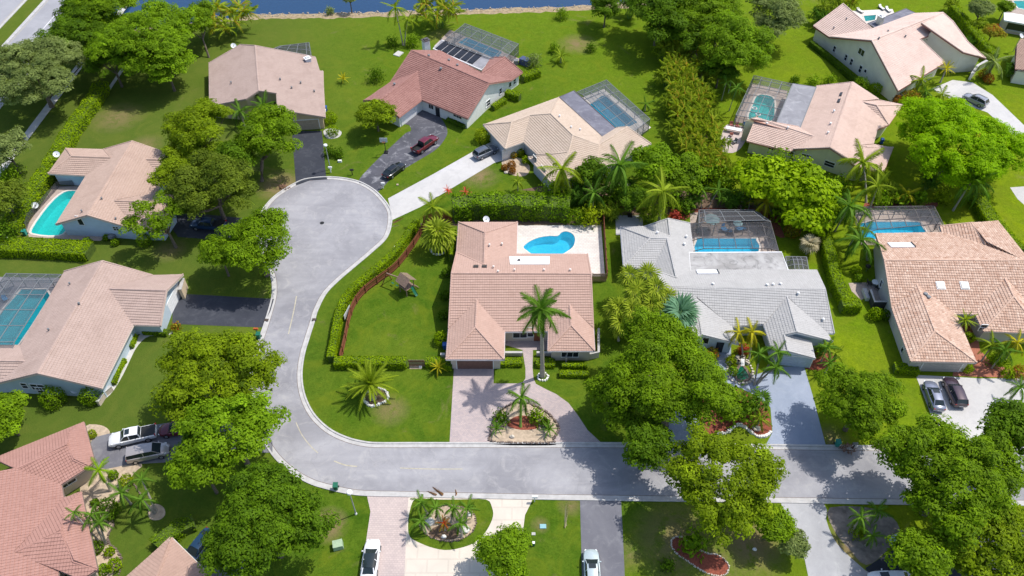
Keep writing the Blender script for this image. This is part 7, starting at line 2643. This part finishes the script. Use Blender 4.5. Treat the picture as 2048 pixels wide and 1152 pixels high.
# manhole
p = at(644, 446)
t = MB()
t.tube([(p.x, p.y, 0), (p.x, p.y, .02)], [.36, .36], 18)
tag(t.world('manhole_cover', BLACKP), 'black round manhole cover in the middle of the cul-de-sac', 'manhole cover')
for lab, x, y in (('black drain grate on the left kerb of the road neck', 533, 641), ('black drain grate on the right kerb of the road neck', 629, 640)):
    p = at(x, y)
    g = thing('drain_grate', lab, 'drain', (p.x, p.y, .12), 'drain grates')
    m = MB()
    m.box((0, 0, 0), (.62, .46, .04))
    m.local('frame', BLACKP, g)
    for i in range(5):
        m = MB()
        m.box((-.22 + i * .11, 0, .03), (.04, .4, .03))
        m.local('bar', STONE_DK, g)


def dish(label, px, py, h):
    b = at(px, py, h)
    t = thing('satellite_dish', label, 'satellite dish', (b.x, b.y, 0), 'satellite dishes')
    m = MB()
    m.tube([(0, 0, 0), (0, 0, h)], [.06, .05], 6)
    m.local('mast', ALU, t)
    d = Vector((.35, -.5, .8)).normalized()
    m = MB()
    m.tube([Vector((0, 0, h)), Vector((0, 0, h)) + d * .06, Vector((0, 0, h)) + d * .16], [.10, .34, .55], 16, cap=False)
    o = m.local('reflector', plain('dish_grey', (.62, .64, .66), .4) if 'dish_grey' not in MATS else MATS['dish_grey'], t)
    m = MB()
    m.bar(Vector((0, 0, h)) + d * .1, Vector((0, 0, h)) + d * .65, .03)
    m.local('arm', ALU, t)
    return t


dish('round white satellite dish at the back wall of the middle house', 972, 439, 2.8)
dish('white satellite dish on the top corner of the beige gable roof', 467, 92, 4.6)
dish('white satellite dish at the corner of the tan rose wing', 113, 309, 3.2)
dish('grey satellite dish beside the long pool path', 70, 411, 1.0)
dish('white satellite dish on the salmon-pink roof at the right edge', 2042, 72, 3.6)
dish('pale dish lying against the blue-grey gable wall', 150, 779, 1.0)

# play set with a wooden roof, slide and swing beam
c = at(815, 583)
t = thing('playset', 'wooden play tower with a gabled roof, green slide and swing beam', 'play set', c)
rz = -.75
cr, sr = math.cos(rz), math.sin(rz)


def L_(x, y, z):
    return (x * cr - y * sr, x * sr + y * cr, z)


for sx in (-1, 1):
    for sy in (-1, 1):
        m = MB()
        m.bar(L_(sx * .75, sy * .75, 0), L_(sx * .75, sy * .75, 2.5), .12)
        m.local('post', WOOD, t)
for i in range(8):
    m = MB()
    m.bar(L_(-.85, -.75 + i * .214, 1.3), L_(.85, -.75 + i * .214, 1.3), .2, .05)
    m.local('deck_board', WOOD, t)
for s in (-1, 1):
    for i in range(6):
        f0, f1 = i / 6, (i + .93) / 6
        a = L_(-1.1, s * 1.15 * (1 - f0), 2.4 + .95 * f0)
        b = L_(1.1, s * 1.15 * (1 - f0), 2.4 + .95 * f0)
        c2 = L_(1.1, s * 1.15 * (1 - f1), 2.42 + .95 * f1)
        d2 = L_(-1.1, s * 1.15 * (1 - f1), 2.42 + .95 * f1)
        link('roof_board', mesh('roof_board', [a, b, c2, d2], [[0, 1, 2, 3]], WOOD), t)
for i in range(7):
    m = MB()
    m.bar(L_(-.75 + i * .25, -.78, 1.35), L_(-.75 + i * .25, -.78, 2.0), .06)
    m.local('baluster', WOOD, t)
m = MB()
m.bar(L_(-.7, -.1, 2.35), L_(-3.4, -.9, 2.25), .14)
m.local('swing_beam', WOOD, t)
for s in (-1, 1):
    m = MB()
    m.bar(L_(-3.35, -.9, 2.3), L_(-3.7, -.9 + s * 1.0, 0), .1)
    m.local('leg', WOOD_RED, t)
for k in (1.5, 2.4):
    m = MB()
    m.bar(L_(-k, -.35 - .1 * k, 2.3), L_(-k, -.35 - .1 * k, .5), .02)
    m.bar(L_(-k - .35, -.42 - .1 * k, 2.3), L_(-k - .35, -.42 - .1 * k, .5), .02)
    m.bar(L_(-k - .4, -.42 - .1 * k, .5), L_(-k + .05, -.35 - .1 * k, .5), .2, .03)
    m.local('swing', GREENB, t)
sv, sf = [], []
for i in range(7):
    f = i / 6
    x, z = .8 + 1.0 * f, 1.3 * (1 - f) ** 1.3 + .12
    for y, dz in ((.05, .15), (.1, 0), (.5, 0), (.55, .15)):
        sv.append(L_(x, y, z + dz))
    if i:
        q_ = i * 4
        sf += [[q_ - 4 + k, q_ + k, q_ + k + 1, q_ - 3 + k] for k in range(3)]
link('slide', mesh('slide', sv, sf, GREENB), t)
m = MB()
for i in range(6):
    m.bar(L_(.2, .8 + .16 * i, 1.3 - .22 * i), L_(.75, .8 + .16 * i, 1.3 - .22 * i), .06)
m.bar(L_(.2, .75, 1.35), L_(.2, 1.7, .05), .07)
m.bar(L_(.75, .75, 1.35), L_(.75, 1.7, .05), .07)
m.local('ladder', WOOD, t)

# signboard leaning on the fence inside the yard
p = at(696, 632)
t = thing('notice_board', 'blank white board leaning on the inside of the curved fence', 'board', p, rz=1.33)
m = MB()
m.box((0, 0, .8), (2.2, .05, .9))
m.local('panel', plain('faded_white_panel', (.55, .58, .60), .5), t)
for s in (-1, 1):
    m = MB()
    m.bar((s * 1.0, .03, 0), (s * 1.0, .03, 1.25), .06)
    m.local('leg', ALU, t)

# ------------------------------------------------------------------ patio furniture
CUSH_W = plain('white_cushion', (.72, .70, .66), .8)
CUSH_P = plain('pink_cushion', (.50, .18, .14), .8)
CUSH_B = plain('blue_cushion', (.06, .22, .42), .8)


def chair(label, px, py, rz, mat, z0=.02, group='patio chairs'):
    b = at(px, py)
    t = thing('patio_chair', label, 'chair', (b.x, b.y, z0), group, rz)
    for s in (-1, 1):
        for k in (-1, 1):
            m = MB()
            m.bar((s * .27, k * .27, 0), (s * .27, k * .27, .42), .04)
            m.local('leg', BLACKP, t)
    m = MB()
    m.box((0, 0, .46), (.62, .60, .12))
    m.local('seat', mat, t)
    m = MB()
    m.bar((0, .30, .48), (0, .42, 1.0), .6, .09)
    m.local('backrest', mat, t)
    return t


def lounger(label, px, py, rz, mat, group='sun loungers'):
    b = at(px, py)
    t = thing('sun_lounger', label, 'sun lounger', (b.x, b.y, .02), group, rz)
    m = MB()
    m.box((0, 0, .28), (.66, 1.9, .06))
    m.local('frame', ALU, t)
    m = MB()
    m.box((0, -.25, .36), (.60, 1.3, .10))
    m.local('mattress', mat, t)
    m = MB()
    m.bar((0, .40, .36), (0, .92, .72), .60, .09)
    m.local('backrest', mat, t)
    for s in (-1, 1):
        for k in (-1, 1):
            m = MB()
            m.bar((s * .28, k * .8, 0), (s * .28, k * .8, .28), .05)
            m.local('leg', ALU, t)
    return t


def table(label, px, py, r, mat, square=None, rz=0.0, group='patio tables'):
    b = at(px, py)
    t = thing('patio_table', label, 'table', (b.x, b.y, .02), group, rz)
    m = MB()
    if square:
        m.box((0, 0, .72), (square[0], square[1], .06))
    else:
        m.tube([(0, 0, .70), (0, 0, .76)], [r, r], 18)
    m.local('tabletop', mat, t)
    if square:
        for s in (-1, 1):
            for k in (-1, 1):
                m = MB()
                m.bar((s * square[0] * .42, k * square[1] * .42, 0), (s * square[0] * .42, k * square[1] * .42, .7), .06)
                m.local('leg', ALU, t)
    else:
        m = MB()
        m.tube([(0, 0, 0), (0, 0, .04), (0, 0, .08), (0, 0, .7)], [.3, .28, .06, .05], 10)
        m.local('pedestal', ALU, t)
    return t


table('long pale table on the rose terrace', 1466, 264, 0, WHITEP, (2.9, .95), -.35)
for lab, x, y, r, m in (('pink chair behind the long pale table, nearer the cage', 1474, 256, .2, CUSH_P), ('pink chair behind the long pale table, farther from the cage', 1462, 254, 0, CUSH_P), ('pink chair on the middle of the terrace', 1462, 272, 2.8, CUSH_P),
                        ('white armchair facing the terrace edge', 1459, 286, 1.0, CUSH_W), ('white armchair at the outer corner of the terrace', 1446, 294, 2.0, CUSH_W), ('grey armchair near the terrace wall', 1468, 287, -1.0, ALU),
                        ('blue armchair by the cage door', 1490, 255, .3, CUSH_B), ('white chair at the gravel edge of the terrace', 1445, 286, 2.4, CUSH_W)):
    chair(lab, x, y, r, m)
chair('blue lounge chair under the screen cage, left one', 1447, 460, .4, CUSH_B)
chair('blue lounge chair under the screen cage, right one', 1476, 458, -.5, CUSH_B)
lounger('blue sun lounger under the cage of the grey house', 1452, 464, 1.4, CUSH_B)
lounger('blue-cushioned sun lounger beside the pool of the grey house', 1480, 461, 1.9, CUSH_B)
lounger('white sun lounger on the bright deck behind the tall cream house, left one', 1719, 24, .5, CUSH_W)
lounger('white sun lounger on the bright deck behind the tall cream house, middle one', 1762, 18, .3, CUSH_W)
lounger('white sun lounger on the bright deck behind the tall cream house, right one', 1775, 22, .2, CUSH_W)
table('round white table on the side patio of the clay tile house', 1748, 571, .55, WHITEP)
for i, (x, y, r) in enumerate(((1737, 570, 1.5), (1754, 579, -2.5), (1760, 574, -1.2))):
    chair(['black chair left of the round white table', 'black chair before the round white table', 'black chair at the wall side of the round white table'][i], x, y, r, BLACKP)
chair('blue lounge chair on the deck of the cut-corner pool', 13, 602, .8, CUSH_B)
# round barbecue cover and bush ring
p = at(226, 478)
t = thing('barbecue', 'round silver-covered barbecue at the light blue wall', 'barbecue', p)
m = MB()
m.tube([(0, 0, .3), (0, 0, .55), (0, 0, .85), (0, 0, 1.0)], [.45, .62, .55, .12], 16)
m.local('cover', ALU, t)
for k in range(3):
    m = MB()
    m.bar((.35 * math.cos(k * 2.1), .35 * math.sin(k * 2.1), 0), (.25 * math.cos(k * 2.1), .25 * math.sin(k * 2.1), .4), .05)
    m.local('leg', BLACKP, t)
p = at(1733, 540)
t = thing('barbecue', 'round black kettle barbecue at the grey-beige wall', 'barbecue', p)
m = MB()
m.tube([(0, 0, .6), (0, 0, .75), (0, 0, .95), (0, 0, 1.1)], [.25, .42, .40, .1], 14)
m.local('kettle', BLACKP, t)
for k in range(3):
    m = MB()
    m.bar((.3 * math.cos(k * 2.1), .3 * math.sin(k * 2.1), 0), (.15 * math.cos(k * 2.1), .15 * math.sin(k * 2.1), .65), .04)
    m.local('leg', ALU, t)


def parasol(label, px, py, mat, r=1.5, h=2.3):
    b = at(px, py, h)
    t = thing('parasol', label, 'parasol', (b.x, b.y, .02), 'parasols')
    m = MB()
    m.tube([(0, 0, 0), (0, 0, h + .3)], [.035, .035], 6)
    m.local('pole', ALU, t)
    v = [(0, 0, h + .45)] + [(r * math.cos(k * math.pi / 4), r * math.sin(k * math.pi / 4), h - .05) for k in range(8)]
    for k in range(8):
        link('canopy_panel', mesh('canopy_panel', [v[0], v[1 + k], v[1 + (k + 1) % 8]], [[0, 1, 2]], mat), t)
    m = MB()
    m.tube([(0, 0, 0), (0, 0, .1)], [.3, .25], 10)
    m.local('base', STONE_DK, t)
    return t


parasol('pale teal parasol inside the dark low cage', 1424, 438, plain('pale_teal_canvas', (.35, .52, .52), .8), 1.35)
parasol('small pale umbrella right of the teal parasol', 1476, 446, MATS['pale_teal_canvas'], .8, 2.0)

# fallen fronds, brush heaps, bags
def fallen(label, px, py, tx, ty, s, mat=L_BROWN):
    p, q = at(px, py, .08), at(tx, ty, .08)
    L = (q - p).length
    me = frond_mesh('date', mat, 0)
    t = thing('fallen_frond', label, 'palm frond', (p.x, p.y, 0), 'fallen palm fronds')
    o = link('frond', me, t, (0, 0, .12), (1.3, .1, math.atan2(q.y - p.y, q.x - p.x)), (L, L * s, L * s))
    o2 = link('frond', me, t, (.1, .15, .16), (-.9, .08, math.atan2(q.y - p.y, q.x - p.x) + .12), (L * .85, L * s, L * s))
    return t


fallen('brown fallen frond lying on the kerb, longer one', 885, 992, 862, 970, 1.2)
fallen('brown fallen frond lying on the kerb, shorter one', 872, 992, 852, 981, 1.1)
fallen('long tan fallen frond on the grass beside the asphalt drive', 1130, 1056, 1138, 1000, .9, L_PALE)
fallen('orange-brown frond butt standing at the kerb', 912, 992, 911, 978, 1.3, L_ORANGE)
fallen('brown fronds heaped at the cul-de-sac kerb by the concrete drive', 786, 446, 812, 434, 1.0)
fallen('pale fronds at the cul-de-sac kerb below the brown heap', 784, 453, 800, 450, .7, L_PALE)


def heap(label, px, py, w, l, h, mat, name='brush_heap', cat='brush heap'):
    b = at(px, py)
    t = thing(name, label, cat, b, 'heaps at the kerb')
    n = 60
    v, f = [], []
    mb = MB()
    for i in range(n):
        a = random.random() * 6.28
        r = random.random() ** .6
        x, y = r * w / 2 * math.cos(a), r * l / 2 * math.sin(a)
        z = h * (1 - r) * random.random() + .05
        d = Vector((random.gauss(0, 1), random.gauss(0, 1), random.gauss(0, .3))).normalized() * random.uniform(.2, .5)
        mb.bar(Vector((x, y, z)), Vector((x, y, z)) + d, .07, .04)
    k = mb.local('twigs', mat, t)
    k['kind'] = 'stuff'
    return t


DRYB = plain('dry_brush', (.22, .12, .08), .95, var=.3)
heap('brown brush heap on the kerb under the forked tree', 567, 376, 2.0, 1.4, .8, DRYB)
heap('brown bags and brush at the kerb beside the round green bin', 1694, 897, 2.0, 1.4, .8, DRYB)
heap('brown leaf heap at the kerb next to the huge tree', 1752, 889, 1.2, 1.0, .9, SAND)

# ------------------------------------------------------------------ far corner buildings
def shed(label, pts, z, wall, roofm, name='outbuilding', group='small buildings', th=.3, win=True):
    q = ccw(P2(pts, z))
    c = sum(q, Vector()) / len(q)
    t = thing(name, label, 'building', (c.x, c.y, 0), group)
    inn = offset_line(q, .3, True)
    m = MB()
    m.prism([(p.x, p.y) for p in inn], -.05, z - th + .02)
    m.world('wall', wall, t)
    m = MB()
    m.prism([(p.x, p.y) for p in q], z - th, z)
    m.world('roof', roofm, t)
    if win:
        a, b = inn[0], inn[1]
        d = (b - a).normalized()
        n = Vector((d.y, -d.x, 0)) * .03
        mm = MB()
        p1, p2 = a.lerp(b, .15), a.lerp(b, .85)
        mm.bar(Vector((p1.x, p1.y, 1.5)) + n, Vector((p2.x, p2.y, 1.5)) + n, .06, 1.6)
        mm.world('window', DARKG, t)
    return t


shed('low white-roofed shed at the far right corner', [(2008, 24), (2075, 34), (2075, 52), (2008, 40)], 2.8, WM['I'], WHITEP)
shed('covered porch of the far corner house beside the white shed', [(2004, 44), (2075, 58), (2075, 70), (1999, 55)], .9, WM['E'], CURB, win=False)
v = [at(2031, 96, 3.0), at(2040, 80, 3.8), at(2100, 80, 4.4), at(2100, 150, 3.0), at(2030, 139, 3.0)]
t = thing('house', 'salmon tiled house cut off by the right edge beyond the hedge', 'house', (v[0].x, v[0].y, 0), 'houses of the neighbourhood')
m = MB()
m.poly(v, 0)
m.poly([p - Vector((0, 0, .25)) for p in v][::-1], 0)
rf = m.world('roof', RM['B'], t)
tv, tf, tt = [], [], []
tile_face([v[0], v[4], v[3], v[2], v[1]], tv, tf, tt)
o = wobj('roof_tiles', tv, tf, RM['J'], rf, tint=tt)
o['kind'] = 'stuff'
m = MB()
m.prism(ccw([(p.x + .5, p.y) for p in v]), -.05, 2.9)
m.world('wall', WM['E'], t)
for x, y in ((2027, 158), (2028, 142)):
    m = MB()
    q = at(x, y)
    m.tube([(q.x, q.y, 0), (q.x, q.y, 2.9)], [.14, .14], 8)
    m.world('column', WM['E'], t)
for (x0, y0, x1, y1) in ((165, 0, 150, 0),):
    pass
# net fence round the long pool
pts = P2([(55, 457), (60, 440), (118, 375), (150, 372)])
t = thing('mesh_fence', 'dark mesh fence round the long pool', 'fence', (pts[0].x, pts[0].y, 0))
for a, b in zip(pts, pts[1:]):
    k = max(1, int((b - a).length / 1.4))
    for i in range(k):
        p, q = a.lerp(b, i / k), a.lerp(b, (i + 1) / k)
        wobj('mesh_panel', [(p.x, p.y, .03), (q.x, q.y, .03), (q.x, q.y, 1.25), (p.x, p.y, 1.25)], [[0, 1, 2, 3]], SCREEN_DK, t)
        beam(t, (p.x, p.y, 0), (p.x, p.y, 1.3), .05, ALU_DK, 'post')
print('objects', len(bpy.data.objects), 'tris', sum(len(o.data.polygons) for o in bpy.data.objects if o.type == 'MESH'))
